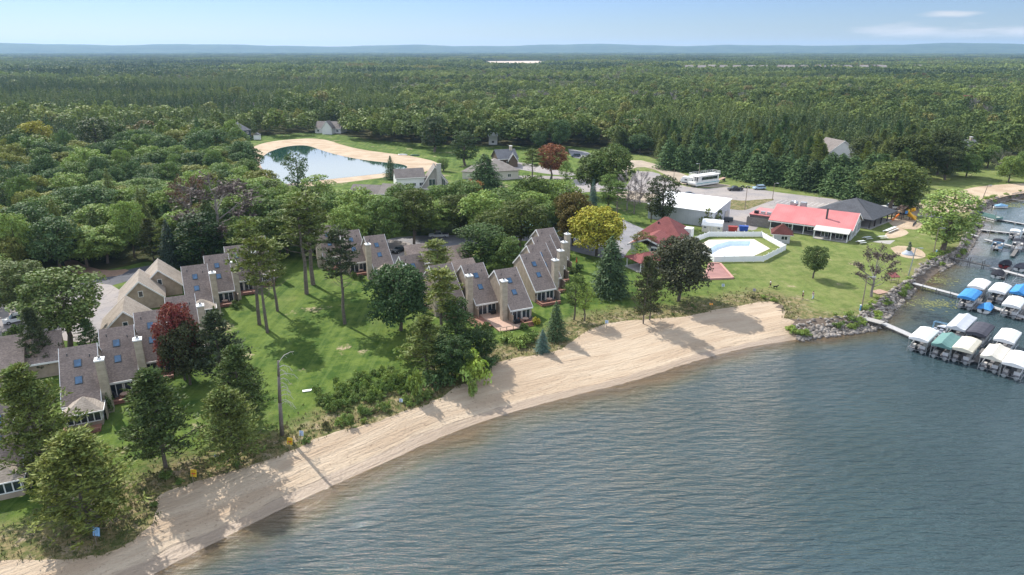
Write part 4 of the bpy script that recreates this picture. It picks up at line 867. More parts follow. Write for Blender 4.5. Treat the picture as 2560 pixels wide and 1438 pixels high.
m_ = ~nearset & con; instance_object('conifer_woods', *sub(m_, 14.2, 3.1, (3.0, 4.6)), [lod_pine(330, 210 + k) for k in range(4)], 'dark pine woods in bands among the leafy forest', 'woods', CNL)
m_ = ~nearset & bare; instance_object('leafless_woods', *sub(m_, 13.8, 4.9, (3.8, 4.8)), [lod_broad(9, 220)], 'grey leafless trees scattered through the distant woods', 'woods', BAL)
# beyond that, blocks of canopy
def block(seed, conif):
    rg = np.random.default_rng(seed); P = []; N_ = []
    for k in range(64):
        cx, cy = rg.uniform(-34, 34, 2); h = 13.5 + rg.normal(0, 1.8); r = (3 if conif else 4.8) * rg.uniform(.8, 1.2); n = 20; u = rg.random(n) ** .6; a = rg.uniform(0, 6.28, n)
        z = h - u ** (1 if conif else 2) * (7 if conif else 4.5); P.append(np.column_stack([cx + r * u * np.cos(a), cy + r * u * np.sin(a), z])); N_.append(np.column_stack([np.cos(a) * u, np.sin(a) * u, np.full(n, .6)]))
    return cards(np.concatenate(P), np.concatenate(N_), 2.6, .8, .45, rg)
s = 58; X, Y = np.meshgrid(np.arange(-7600, 7600, s), np.arange(300, 9300, s)); X = (X + rg.uniform(-.2, .2, X.shape) * s).ravel(); Y = (Y + rg.uniform(-.2, .2, Y.shape) * s).ravel()
bl, qx, qy = blocked(X, Y); k = ~bl & (np.hypot(X, Y) > 1345) & (qx > -300) & (qx < 2860); X, Y, qx = X[k], Y[k], qx[k]
spb = .6 * vnoise(X, Y * .5, 420, 21) + .4 * vnoise(X, Y, 160, 22) + np.where(qx < 1200, .06, 0)
for nm, mk, mt, lb in (('distant_leafy_forest', spb < .53, BRL, 'hazy leafy forest reaching to the blue hills'), ('distant_pine_forest', spb >= .53, CNL, 'hazy dark bands of pine forest before the hills')):
    P = np.column_stack([X[mk], Y[mk], np.full(mk.sum(), ZL) + rg.normal(0, 1.6, mk.sum())]); instance_object(nm, P, rg.integers(0, 4, mk.sum()) * 1.5708, np.column_stack([np.ones(mk.sum()), np.ones(mk.sum()), rg.uniform(.9, 1.15, mk.sum())]), [block(300 + q, 'pine' in nm) for q in range(3)], lb, 'forest', mt)
# ================================================================ TOWNHOUSES
A26 = R(26.0)
UW, UY, UR, UE, RE = 4.72, 7.05, 8.55, 2.75, 10.1   # width, ridge distance, ridge height, front eave height, depth
def framed(name, parent, x0, x1, z0, z1, y, nm=1, glass=None, frame=None, fw=.09, side=None, x=None):
    """a window or glazed door: frame with mullions (part) and its panes (sub-part); side: set it on a side wall at x"""
    f = MB(); g = MB()
    def bx(m, a0, a1, b0, b1, c0, c1):
        if side is None: m.box(a0, a1, b0, b1, c0, c1)
        else: m.box(*(sorted((x - (b0 - y) * side, x - (b1 - y) * side))), a0, a1, c0, c1)
    bx(f, x0, x1, y - .07, y + .03, z1 - fw, z1); bx(f, x0, x1, y - .07, y + .03, z0, z0 + fw)
    for i in range(nm + 1):
        c = x0 + fw / 2 + (x1 - x0 - fw) * i / nm; bx(f, c - fw / 2, c + fw / 2, y - .07, y + .03, z0 + fw, z1 - fw)
    bx(g, x0 + fw * .5, x1 - fw * .5, y - .02, y + .02, z0 + fw * .5, z1 - fw * .5)
    fo = f.build(name, frame or WHITE, parent); g.build('pane', glass or GLASS, fo); return fo
def unit_mesh(t, chim='R', front='glass', deck=True, sidewin=False, gable=True):
    s1 = (UR - UE) / UY; rl = UR - (RE - UY) * s1
    MB().prism([(0, 0), (0, UE - .12), (UY, UR - .14), (RE, rl - .12), (RE, 0)], 0, UW).build('wall', TAN, t)
    th = .16; o = .35
    ro = MB().prism([(-o, UE - o * s1), (UY, UR), (UY, UR + th), (-o - .05, UE - o * s1 + th)], -.06, UW + .06).prism([(UY + .002, UR), (RE + .3, rl - .3 * s1), (RE + .3, rl - .3 * s1 + th), (UY + .002, UR + th)], -.06, UW + .06)
    ro.build('roof', ROOF, t)
    tr = MB()
    for xa, xb in ((-.13, -.063), (UW + .063, UW + .13)):
        tr.prism([(-o - .06, UE - o * s1 - .16), (UY, UR - .16), (UY, UR + th + .03), (-o - .06, UE - o * s1 + th + .03)], xa, xb); tr.prism([(UY + .002, UR - .16), (RE + .32, rl - .3 * s1 - .16), (RE + .32, rl - .3 * s1 + th + .03), (UY + .002, UR + th + .03)], xa, xb)
    tr.box(-.062, UW + .062, -o - .13, -o - .055, UE - o * s1 - .12, UE - o * s1 + th); tr.box(.02, UW - .02, -.035, -.003, UE - .5, UE - .3); tr.build('trim', WHITE, t)
    for yc in (2.6, 4.75):
        zc = UE + s1 * yc + th; a = math.atan(s1); fr = MB().obox((UW * .47, yc, zc + .04), 1.02, 1.3, .14, 0, a).build('skylight', DGREY, t); MB().obox((UW * .47, yc - .045, zc + .118), .84, 1.12, .03, 0, a).build('pane', BLUEGLASS, fr)
    if chim:
        x0, x1 = (UW + .14, UW + 1.24) if chim == 'R' else (-1.26, -.14); y0, y1 = .7, 1.9; H = 8.2
        ch = MB().box(x0, x1, y0, y1, 0, H).build('chimney', TANL, t); MB().box(x0 - .09, x1 + .09, y0 - .09, y1 + .09, H + .002, H + .2).box(x0 + .25, x1 - .25, y0 + .3, y1 - .3, H + .2, H + .42).build('cap', WHITE, ch)
        MB().tube(((x0 + x1) / 2, (y0 + y1) / 2, H + .42), ((x0 + x1) / 2, (y0 + y1) / 2, H + .62), .16, .2, 8).build('flue', BLACK, ch)
    for vx, vy in ((UW * .2, 5.9), (UW * .8, 5.4)): vz = UE + s1 * vy + th; MB().tube((vx, vy, vz - .1), (vx, vy, vz + .45), .07, .07, 6).build('vent_pipe', DGREY, t)
    if front == 'glass':
        framed('sliding_door', t, .5, UW * .52, .12, 2.2, -.0, 2); framed('window', t, UW * .55, UW - .35, .12, 2.2, -.0, 2)
        MB().box(.06, .3, -.1, -.01, 1.6, 1.95).build('wall_lamp', BLACK, t)
    else:                                             # hipped sunroom
        w0, w1, d = .5, UW + .1, 2.7
        MB().box(w0, w1, -d, -.01, 0, .75).box(w0, w0 + .12, -d, -.01, .75, 2.35).box(w1 - .12, w1, -d, -.01, .75, 2.35).box(w0 + .12, w1 - .12, -.14, -.01, .75, 2.35).build('sunroom_wall', TAN, t)
        framed('window', t, w0 + .05, w1 - .05, .75, 2.35, -d + .0, 5, fw=.13); framed('window', t, -d + .1, -.1, .75, 2.33, 0, 3, side=1, x=w1 + .001)
        cx = (w0 + w1) / 2; ap = (cx, -.2, 3.75); e = .35; zz = 2.36; c = [(w0 - e, -d - e, zz), (w1 + e, -d - e, zz), (w1 + e, .2, zz), (w0 - e, .2, zz)]; rm = MB()
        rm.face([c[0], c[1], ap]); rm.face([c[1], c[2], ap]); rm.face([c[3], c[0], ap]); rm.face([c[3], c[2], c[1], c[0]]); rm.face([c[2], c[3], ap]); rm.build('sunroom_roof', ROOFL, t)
        MB().box(w0 - e - .02, w1 + e + .02, -d - e - .07, -d - e - .005, zz - .09, zz + .07).box(w0 - e - .07, w0 - e - .005, -d - e, .2, zz - .09, zz + .07).box(w1 + e + .005, w1 + e + .07, -d - e, .2, zz - .09, zz + .07).build('gutter', WHITE, t)
    if sidewin:
        framed('window', t, 2.6, 3.9, 2.2, 3.9, 0, 2, side=1 if sidewin == 'R' else -1, x=UW + .001 if sidewin == 'R' else -.001)
    if deck:
        d0 = -2.9 if front == 'glass' else -4.9; d1 = -.02 if front == 'glass' else -2.75; m_ = DECK if deck is True else DECKL
        dk = MB().box(.1, UW - .1, d0, d1, .12, .26)
        for k in range(8): dk.box(.12 + k * (UW - .3) / 7.5, .2 + k * (UW - .3) / 7.5, d0 + .1, d1 - .1, 0, .12)
        dd = dk.build('deck', m_, t); b = MB().box(.1, UW - .1, d0, d0 + .42, .62, .68).box(.1, .52, d0 + .42, d1, .62, .68)
        for x in (.15, UW * .5, UW - .25): b.box(x, x + .08, d0 + .15, d0 + .25, .26, .62)
        b.build('bench_rail', m_, dd)
    if chim == 'R' or chim == 'L':                      # privacy screen between neighbours
        xs_ = UW + .14 if chim == 'R' else -.32; MB().box(xs_ + .3, xs_ + .42, -1.4, .6, 0, 1.9).box(xs_ + .27, xs_ + .45, -1.5, .6, 1.9, 1.98).build('privacy_screen', TAN, t)
def RLpos(px, py):                                     # foot of the front left corner from the ridge's left end
    q = G(px, py, ZL + UR + .1); return Vector((q.x + UY * math.sin(A26), q.y - UY * math.cos(A26), ZL))
protos = {}
def townhouse(loc, label, key, **kw):
    g = 'townhouses along the beach lawn'
    if key not in protos:
        t = thing('townhouse', label, 'townhouse', loc, A26, g); unit_mesh(t, **kw); protos[key] = t; return t
    return copy_tree(protos[key], loc, A26, label)
e1 = Vector((math.cos(A26), math.sin(A26), 0)); b1 = Vector((-math.sin(A26), math.cos(A26), 0))
P2 = lambda x, y: Vector((x, y, ZL))
RG = dict(chim='R', front='glass'); RS = dict(chim='R', front='sun')
townhouse(P2(-63.4, 68.9), 'brown roofed townhouse at the lower left frame edge with a big white windowed sunroom', 'RS2', chim='R', front='sun', deck=False)
townhouse(P2(-63.2, 85.1), 'townhouse with two blue skylights and pale hip roofed sunroom, lower left row', 'RS', **RS)
townhouse(P2(-61.5, 92.3), 'townhouse with glass doors second from the lower end of the left row', 'RG', **RG)
townhouse(P2(-59.8, 99.5), 'townhouse half hidden by the crimson maple', 'RG')
townhouse(P2(-58.2, 106.9), 'townhouse with small sunroom behind the crimson maple top', 'RS')
townhouse(P2(-63.7, 125.2), 'lowest townhouse of the upper left row, right of the garage gables', 'RS')
townhouse(P2(-62.4, 132.8), 'second townhouse of the upper left row with glass doors', 'RG')
townhouse(P2(-60.9, 140.0), 'third townhouse of the upper left row behind the lawn pines', 'RG')
townhouse(P2(-59.4, 147.3), 'highest townhouse of the upper left row hidden by pines', 'RS')
LG = dict(chim='L', front='glass'); LS = dict(chim='L', front='sun')
townhouse(P2(-45.6, 158.3), 'townhouse mostly hidden behind the tallest lawn pine', 'LG', **LG)
townhouse(P2(-38.6, 153.5), 'townhouse with two blue skylights behind the lone lawn pine', 'LG')
townhouse(P2(-31.6, 148.9), 'townhouse with pale left wall and hip roofed sunroom beside the big domed maple', 'LS', **LS)
q = RLpos(998, 641); townhouse(q, 'townhouse behind the top of the big domed maple', 'LG')
q = RLpos(1073, 665); townhouse(q, 'townhouse between the domed maple and the slim pine', 'LG')
townhouse(P2(-7.2, 126.1), 'townhouse with tall tan chimney left of its neighbour with the big deck', 'LGw', chim='L', front='glass', sidewin='L', deck=False)
townhouse(P2(-.4, 122.9), 'townhouse nearest the beach with tall chimney and side window', 'LGw')
townhouse(P2(4.8, 133.9), 'front townhouse of the four stepped ones by the golden maple', 'RGw', chim='R', front='glass', sidewin=False)
townhouse(P2(6.4, 141.1), 'second of the four stepped townhouses by the golden maple', 'RGw')
townhouse(P2(7.7, 148.1), 'third of the four stepped townhouses by the golden maple', 'RGw')
townhouse(P2(9.0, 155.4), 'last of the four stepped townhouses by the golden maple', 'RGw')
# garages behind the rows
def gable(t, W_, D, wh, rh, wall, roof, win=True, ov=.4, names=('wall', 'roof')):
    """gable facing front: ridge runs back"""
    MB().prism([(0, 0), (W_, 0), (W_, wh), (W_ / 2, wh + rh - .1), (0, wh)], 0, D, 'y').build(names[0], wall, t)
    s_ = rh / (W_ / 2); th = .15; r = MB()
    r.prism([(-ov, wh - ov * s_), (W_ / 2, wh + rh), (W_ / 2, wh + rh + th), (-ov, wh - ov * s_ + th)], -ov, D + ov, 'y').prism([(W_ + ov, wh - ov * s_), (W_ / 2 + .002, wh + rh), (W_ / 2 + .002, wh + rh + th), (W_ + ov, wh - ov * s_ + th)], -ov, D + ov, 'y'); r.build(names[1], roof, t)
    for y in (-ov - .08, D + ov + .01):
      tr = MB(); tr.prism([(-ov, wh - ov * s_ - .18), (W_ / 2, wh + rh - .18), (W_ / 2, wh + rh + th + .02), (-ov, wh - ov * s_ + th + .02)], y, y + .07, 'y').prism([(W_ + ov, wh - ov * s_ - .18), (W_ / 2 + .002, wh + rh - .18), (W_ / 2 + .002, wh + rh + th + .02), (W_ + ov, wh - ov * s_ + th + .02)], y, y + .07, 'y')
      tr.build('trim', WHITE, t)
    if win: framed('window', t, W_ / 2 - .45, W_ / 2 + .45, wh + .35, wh + 1.65, -.001, 1)
g0 = None
for (px, py), lab in (((345.5, 702.7), 'garage with steep tan gable and small window, middle of the three by the driveway'), ((394, 674), 'farthest tan gabled garage by the dark lane'), ((306.7, 776.6), 'nearest tan gabled garage, partly behind a townhouse roof')):
    q = G(px, py, ZL + 6.1); loc = Vector((q.x, q.y, ZL)) - e1 * 4.0
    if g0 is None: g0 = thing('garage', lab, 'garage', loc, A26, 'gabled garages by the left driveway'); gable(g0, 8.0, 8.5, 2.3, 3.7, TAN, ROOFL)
    else: copy_tree(g0, loc, A26, lab)
def shed_house(name, label, cat, loc, rz, W_, D, fh, bh, wall=None, roof=None, group=None):
    """a single slope falling to the front"""
    t = thing(name, label, cat, loc, rz, group); MB().prism([(0, 0), (D, 0), (D, bh), (0, fh)], 0, W_).build('wall', wall or TAN, t)
    s_ = (bh - fh) / D; MB().prism([(-.3, fh - .3 * s_ + .01), (D + .2, bh + .2 * s_ + .01), (D + .2, bh + .2 * s_ + .17), (-.3, fh - .3 * s_ + .17)], -.1, W_ + .1).build('roof', roof or ROOF, t)
    MB().box(-.12, W_ + .12, -.42, -.305, fh - .2, fh + .08).build('gutter', WHITE, t); return t
q = G(0, 930, ZL + 2.6); a = Vector((q.x, q.y, ZL)) - e1 * 2.5; shed_house('garage', 'garage block cut by the left frame edge with a white gutter', 'garage', a, A26, 5.6, 5.2, 2.6, 6.2)
q = G(54, 915, ZL + 2.6); shed_house('garage', 'long low garage in tree shade beside the block at the left frame edge', 'garage', Vector((q.x, q.y, ZL)), A26, 5.4, 5.2, 2.6, 5.6)
for (px, py), lab in (((1010, 617.6), 'brown roofed garage behind the small car park edge'), ((1112, 620), 'dark roofed garage nearest the parked pickup'), ((1062, 700), 'brown garage roof between the slim pine and the front townhouses'), ((1128, 655), 'low brown garage right of the slim pine')):
    q = G(px, py, ZL + 5.8); shed_house('garage', lab, 'garage', Vector((q.x, q.y, ZL)) - b1 * 5.2, A26, 5.2, 5.2, 2.8, 5.8)
# the wide plank deck before the beach side townhouses
def big_deck():
    t = thing('plank_deck', 'wide pink brown plank deck with a low rail before the beach side townhouses', 'deck', P2(-7.2, 126.1), A26)
    MB().box(.8, UW + 2.0, -9.6, -.1, .12, .32).build('floor', DECKL, t); MB().box(-2.4, .8, -6.2, -.1, .12, .3).build('side_floor', DECK, t)
    r_ = MB().box(.8, UW + .4, -9.6, -9.52, .9, .98)
    for x in (.85, 2.2, 3.6, UW + .3): r_.box(x, x + .09, -9.6, -9.51, .3, .9)
    r_.build('rail', WOOD, t); MB().box(UW + 2.0, UW + 3.4, -9.4, -8.4, .0, .16).box(UW + 2.0, UW + 2.7, -9.4, -8.4, .16, .3).build('steps', DECK, t)
    MB().box(UW + 1.5, UW + 1.9, -8.2, -2.0, .33, .8).build('bench', DECK, t)
    t2 = thing('plank_deck', 'red brown deck with furniture before the glass doors nearest the beach', 'deck', P2(-.4, 122.9), A26); MB().box(1.6, UW + .4, -3.0, -.1, .1, .3).box(1.6, UW + .4, -3.05, -2.7, .31, .75).build('floor', DECK, t2)
big_deck()
# deck furniture
def patio_table(loc, lab, red=False):
    t = thing('patio_table', lab, 'table', loc, .4); MB().tube((0, 0, .70), (0, 0, .74), .62, .62, 14).build('top', DECKL if not red else MAT('red_table', (.4, .05, .05), .5), t); MB().tube((0, 0, 0), (0, 0, .7), .05, .05, 6).tube((0, 0, 0), (0, 0, .04), .3, .3, 10).build('leg', BLACK, t)
def patio_chair(loc, rz, lab, g):
    t = thing('patio_chair', lab, 'chair', loc, rz, g); MB().box(-.25, .25, -.25, .25, .40, .45).build('seat', DGREY, t); MB().box(-.25, .25, .23, .28, .45, .95).build('backrest', DGREY, t)
    for sx in (-.22, .22):
        for sy in (-.22, .22): MB().tube((sx, sy, 0), (sx, sy, .4), .02, .02, 4).build('leg', BLACK, t)
def grill(loc, lab):
    t = thing('barbecue_grill', lab, 'grill', loc, A26); MB().box(-.5, .5, -.3, .3, .15, .85).build('cabinet', BLACK, t); MB().ell((0, 0, .9), .42, .3, .28, 10, 6, 0).build('lid', BLACK, t); MB().box(-.85, -.5, -.25, .25, .8, .86).build('side_shelf', DGREY, t)
U = lambda base, x, y, z=.26: Vector((base[0], base[1], ZL + z)) + e1 * x + b1 * y
for b_, lab in (((-61.5, 92.3), 'on the deck second from the lower end of the left row'), ((-62.4, 132.8), 'on the second deck of the upper left row'), ((-38.6, 153.5), 'on the deck behind the lone lawn pine'), ((4.8, 133.9), 'on the front stepped townhouse deck'), ((7.7, 148.1), 'on the third stepped townhouse deck'), ((-.4, 122.9), 'on the deck nearest the beach')):
    patio_table(U(b_, 2.6, -1.5, .3), 'round patio table ' + lab)
    for k in range(2): patio_chair(U(b_, 2.6 + (-1) ** k * 1.0, -1.5, .3), A26 + (1.57 if k else -1.57), ('left' if k else 'right') + ' dark chair ' + lab, 'patio chairs on the decks')
grill(U((-.4, 122.9), .7, -1.6, 0.1), 'black barbecue grill beside the glass doors nearest the beach'); grill(U((-7.2, 126.1), 3.4, -1.0, .33), 'black barbecue grill at the back of the wide plank deck'); grill(U((-61.5, 92.3), .9, -.8, .26), 'black barbecue grill on the lower left row deck')
# shrubs in the beds by the houses
BS = [(1208, 832, 806, 46, 'pined', 'big rounded dark shrub at the corner of the wide plank deck'), (1340, 812, 795, 24, 'yellow', 'golden shrub beside the deck nearest the beach'), (1310, 822, 808, 22, 'oak', 'low green shrub under the deck rail'), (1448, 680, 660, 26, 'oakd', 'round shrub at the end of the stepped townhouse hedge'),
 (1425, 682, 668, 26, 'pined', 'dark hedge shrub in the stepped townhouse bed'), (1440, 686, 672, 20, 'pined', 'small hedge shrub in the stepped townhouse bed'), (268, 990, 960, 34, 'oakd', 'dark shrub beside the pale hip roofed sunroom'), (276, 1030, 985, 30, 'pined', 'tall dark shrub at the sunroom corner'), (110, 1160, 1110, 60, 'pined', 'dark shrub mass beside the big white windowed sunroom'),
 (75, 1205, 1165, 60, 'pined', 'dark shrub in the shade of the lower left wall'), (320, 985, 968, 34, 'oakl', 'light green shrub below the lower left row'), (590, 770, 752, 26, 'pined', 'small dark shrub at the second upper row deck'), (540, 800, 770, 24, 'pined', 'dark shrub at the upper left row corner'), (885, 697, 680, 18, 'oak', 'small shrub before the lone pine deck'), (905, 700, 688, 18, 'oakd', 'hedge shrub before the sunroom townhouse'),
 (40, 850, 815, 55, 'pined', 'dark shrub on the left driveway edge'), (85, 830, 805, 50, 'oak', 'green shrub on the left driveway edge'), (1180, 990, 955, 30, 'oakl', 'small shrub by the sand at the thicket'), (1182, 958, 885, 82, 'lime', 'bright yellow green shrub at the thicket edge beside the sand'), (1018, 905, 868, 60, 'oakl', 'leafy shrub at the thicket left edge'), (1100, 968, 920, 70, 'oakd', 'dark shrub in the thicket foot'), (1040, 1000, 930, 48, 'oakl', 'upright leafy shrub on the dune below the thicket'),
 (1150, 940, 880, 70, 'oak', 'green shrub in the thicket middle'), (1225, 925, 890, 48, 'oakd', 'dark shrub at the thicket right end'), (1265, 850, 832, 44, 'oakl', 'low leafy shrub mound above the beach'), (1300, 862, 840, 56, 'oakl', 'wide low shrub mound on the rough grass'), (1330, 850, 830, 40, 'oak', 'low shrub mound nearest the spruce'), (1695, 596, 582, 24, 'lime', 'lime shrub by the white fence'), (1875, 588, 575, 16, 'lime', 'small yellow shrub beside the blue dumpster')]
for bx, by, tp, w, c, lab in BS: tree_px('bush', bx, by, tp, w, c, lab)
# low leafy clumps in the dune growth (countable): one thing each
rr = random.Random(31); n_ = 0; DG = 'leafy clumps on the dune'
dz = [(785, 985), (850, 955), (960, 925), (1040, 940), (1110, 975), (1090, 1000), (990, 1032), (900, 1062), (850, 1075), (838, 1040), (800, 1020)]
while n_ < 120:
    x_ = rr.uniform(785, 1120); y_ = rr.uniform(915, 1075)
    if not inpoly([x_], [y_], dz)[0] or (abs((y_ - 1030) + (x_ - 900) * .33) < 9): continue
    hh = rr.uniform(9, 24); tree_px('bush', x_, y_, y_ - hh, rr.uniform(14, 34), rr.choice(['oakl', 'oak', (.13, .19, .05), (.16, .21, .06)]), ('large' if hh > 17 else 'small') + ' leafy clump on the dune ' + ('left half nearer the white board' if x_ < 900 else 'middle part' if x_ < 1010 else 'right part by the thicket'), DG + (' left' if x_ < 900 else ' middle' if x_ < 1010 else ' right')); n_ += 1
for i in range(95):                                   # along the rest of the beach edge
    k = rr.randrange(len(VL)); p = VL[k]; px_, py_ = PX(p.x, p.y)
    if not (-20 < px_ < 1950) or 1380 < px_ < 1640: continue
    q = p + Vector((rr.uniform(-2.5, .4), rr.uniform(.3, 3.2))); h = rr.uniform(.35, .9); tree_at('bush', q.x, q.y, h, h * rr.uniform(1.3, 2.4), rr.choice(['oakl', 'oak', (.13, .12, .05), (.10, .10, .04)]), 'scruffy low clump along the beach edge', 'scruffy clumps along the beach edge')
# grass tufts: nobody could count them
def tufts():
    rg = np.random.default_rng(9); k = rg.integers(0, len(VN) - 1, 9000); P = VN[k] + np.column_stack([rg.normal(-1.5, 2.4, 9000), rg.normal(2.2, 2.6, 9000)]); _, _, dv = shore_np(P); m = ~inpoly(P[:, 0], P[:, 1], LAKE_T) | (dv < .5); px, py = proj_np(P[:, 0], P[:, 1]); m &= (px > -60) & (px < 2000); P = P[m]
    n = len(P); P3 = np.column_stack([P, np.full(n, ZL + .12)]); V, F = cards(np.repeat(P3, 3, 0) + rg.normal(0, .12, (3 * n, 3)) * [1, 1, .3], rg.normal(0, 1, (3 * n, 3)) * [1, 1, .2], .42, .3, .2, rg, along=np.tile([0, 0, 1.0], (3 * n, 1)))
    t = NT('dune_grass_blades'); c = t.mix(t.rng(t.noise(.8, 4, .7), .38, .62), (.07, .095, .028), (.27, .22, .12)); m_ = t.end(t.bsdf(c, .9, 0, .1)); o = link('dune_grass', mesh_np('dune_grass', V, [F], m_)); tag(o, 'dry and green grass tufts along the top of the beach', 'grass', kind='stuff')
tufts()
# ================================================================ CLUB BUILDINGS AND POOL
def frameof(FL, FR):
    """rotation and width of a front edge given by two ground points"""
    d = FR - FL; return math.atan2(d.y, d.x), d.length
# long white roofed warehouse
def warehouse():
    FL, FR = G(1619, 546), G(1783, 570); rz, w = frameof(FL, FR); D = 14.0; t = thing('warehouse', 'long low pale metal warehouse with a bright white sloping roof', 'building', FL, rz)
    met = NT('ribbed_pale_metal'); x = met.n('ShaderNodeSeparateXYZ', {0: met.coord()}).outputs; rb = met.math('FRACT', met.math('MULTIPLY', met.math('ADD', x[0], x[1]), 1.3)); c = met.mix(met.rng(met.noise(.3, 4), .3, .7), (.42, .44, .48), (.50, .52, .56)); c = met.mix(met.math('MULTIPLY', met.rng(rb, 0, .12, 1, 0), .3), c, (.2, .21, .24)); wm = met.end(met.bsdf(c, .5, .1, .4))
    MB().prism([(0, 0), (D, 0), (D, 6.2), (0, 4.6)], 0, w).build('wall', wm, t)
    s_ = 1.6 / D; MB().prism([(-.3, 4.62 - .3 * s_), (D + .3, 6.22 + .3 * s_), (D + .3, 6.42 + .3 * s_), (-.3, 4.82 - .3 * s_)], -.25, w + .25).build('roof', MAT('white_roof_metal', (.86, .86, .86), .5, .04, .3), t)
    for y in (6.2,): framed('door', t, y, y + 1.1, 0, 2.2, 0, 1, glass=ALU, frame=DGREY, side=1, x=w + .001)
    MB().box(w + .004, w + .12, 9.4, 12.6, 0, 3.2).build('roller_door', ALU, t)
warehouse()
# white gambrel storage shed
def shed():
    FL, FR = G(1754, 579), G(1796, 583); rz, w = frameof(FL, FR); w = 5.6; t = thing('garden_shed', 'small cream shed with a rounded white roof and twin doors', 'shed', FL, rz); D = 3.4; cr = MAT('cream_boards', (.60, .57, .48), .7, .08, 2)
    MB().prism([(0, 0), (0, 1.9), (D / 2, 3.3), (D, 1.9), (D, 0)], 0, w).build('wall', cr, t)
    pr = [(-.2, 1.85), (.25, 2.75), (D / 2, 3.42), (D - .25, 2.75), (D + .2, 1.85)]; pr = pr + [(p[0] * 1.0 + (.0), p[1] + .14) for p in pr[::-1]]; MB().prism(pr, -.15, w + .15).build('roof', MAT('white_shed_roof', (.80, .80, .78), .6, .05, 1), t)
    for x in (.4, w - 1.3): framed('window', t, x, x + .9, 1.0, 1.75, -.001, 2)
    for x in (w / 2 - .95, w / 2 + .02): framed('door', t, x, x + .93, .05, 1.82, -.001, 1, glass=cr)
shed()
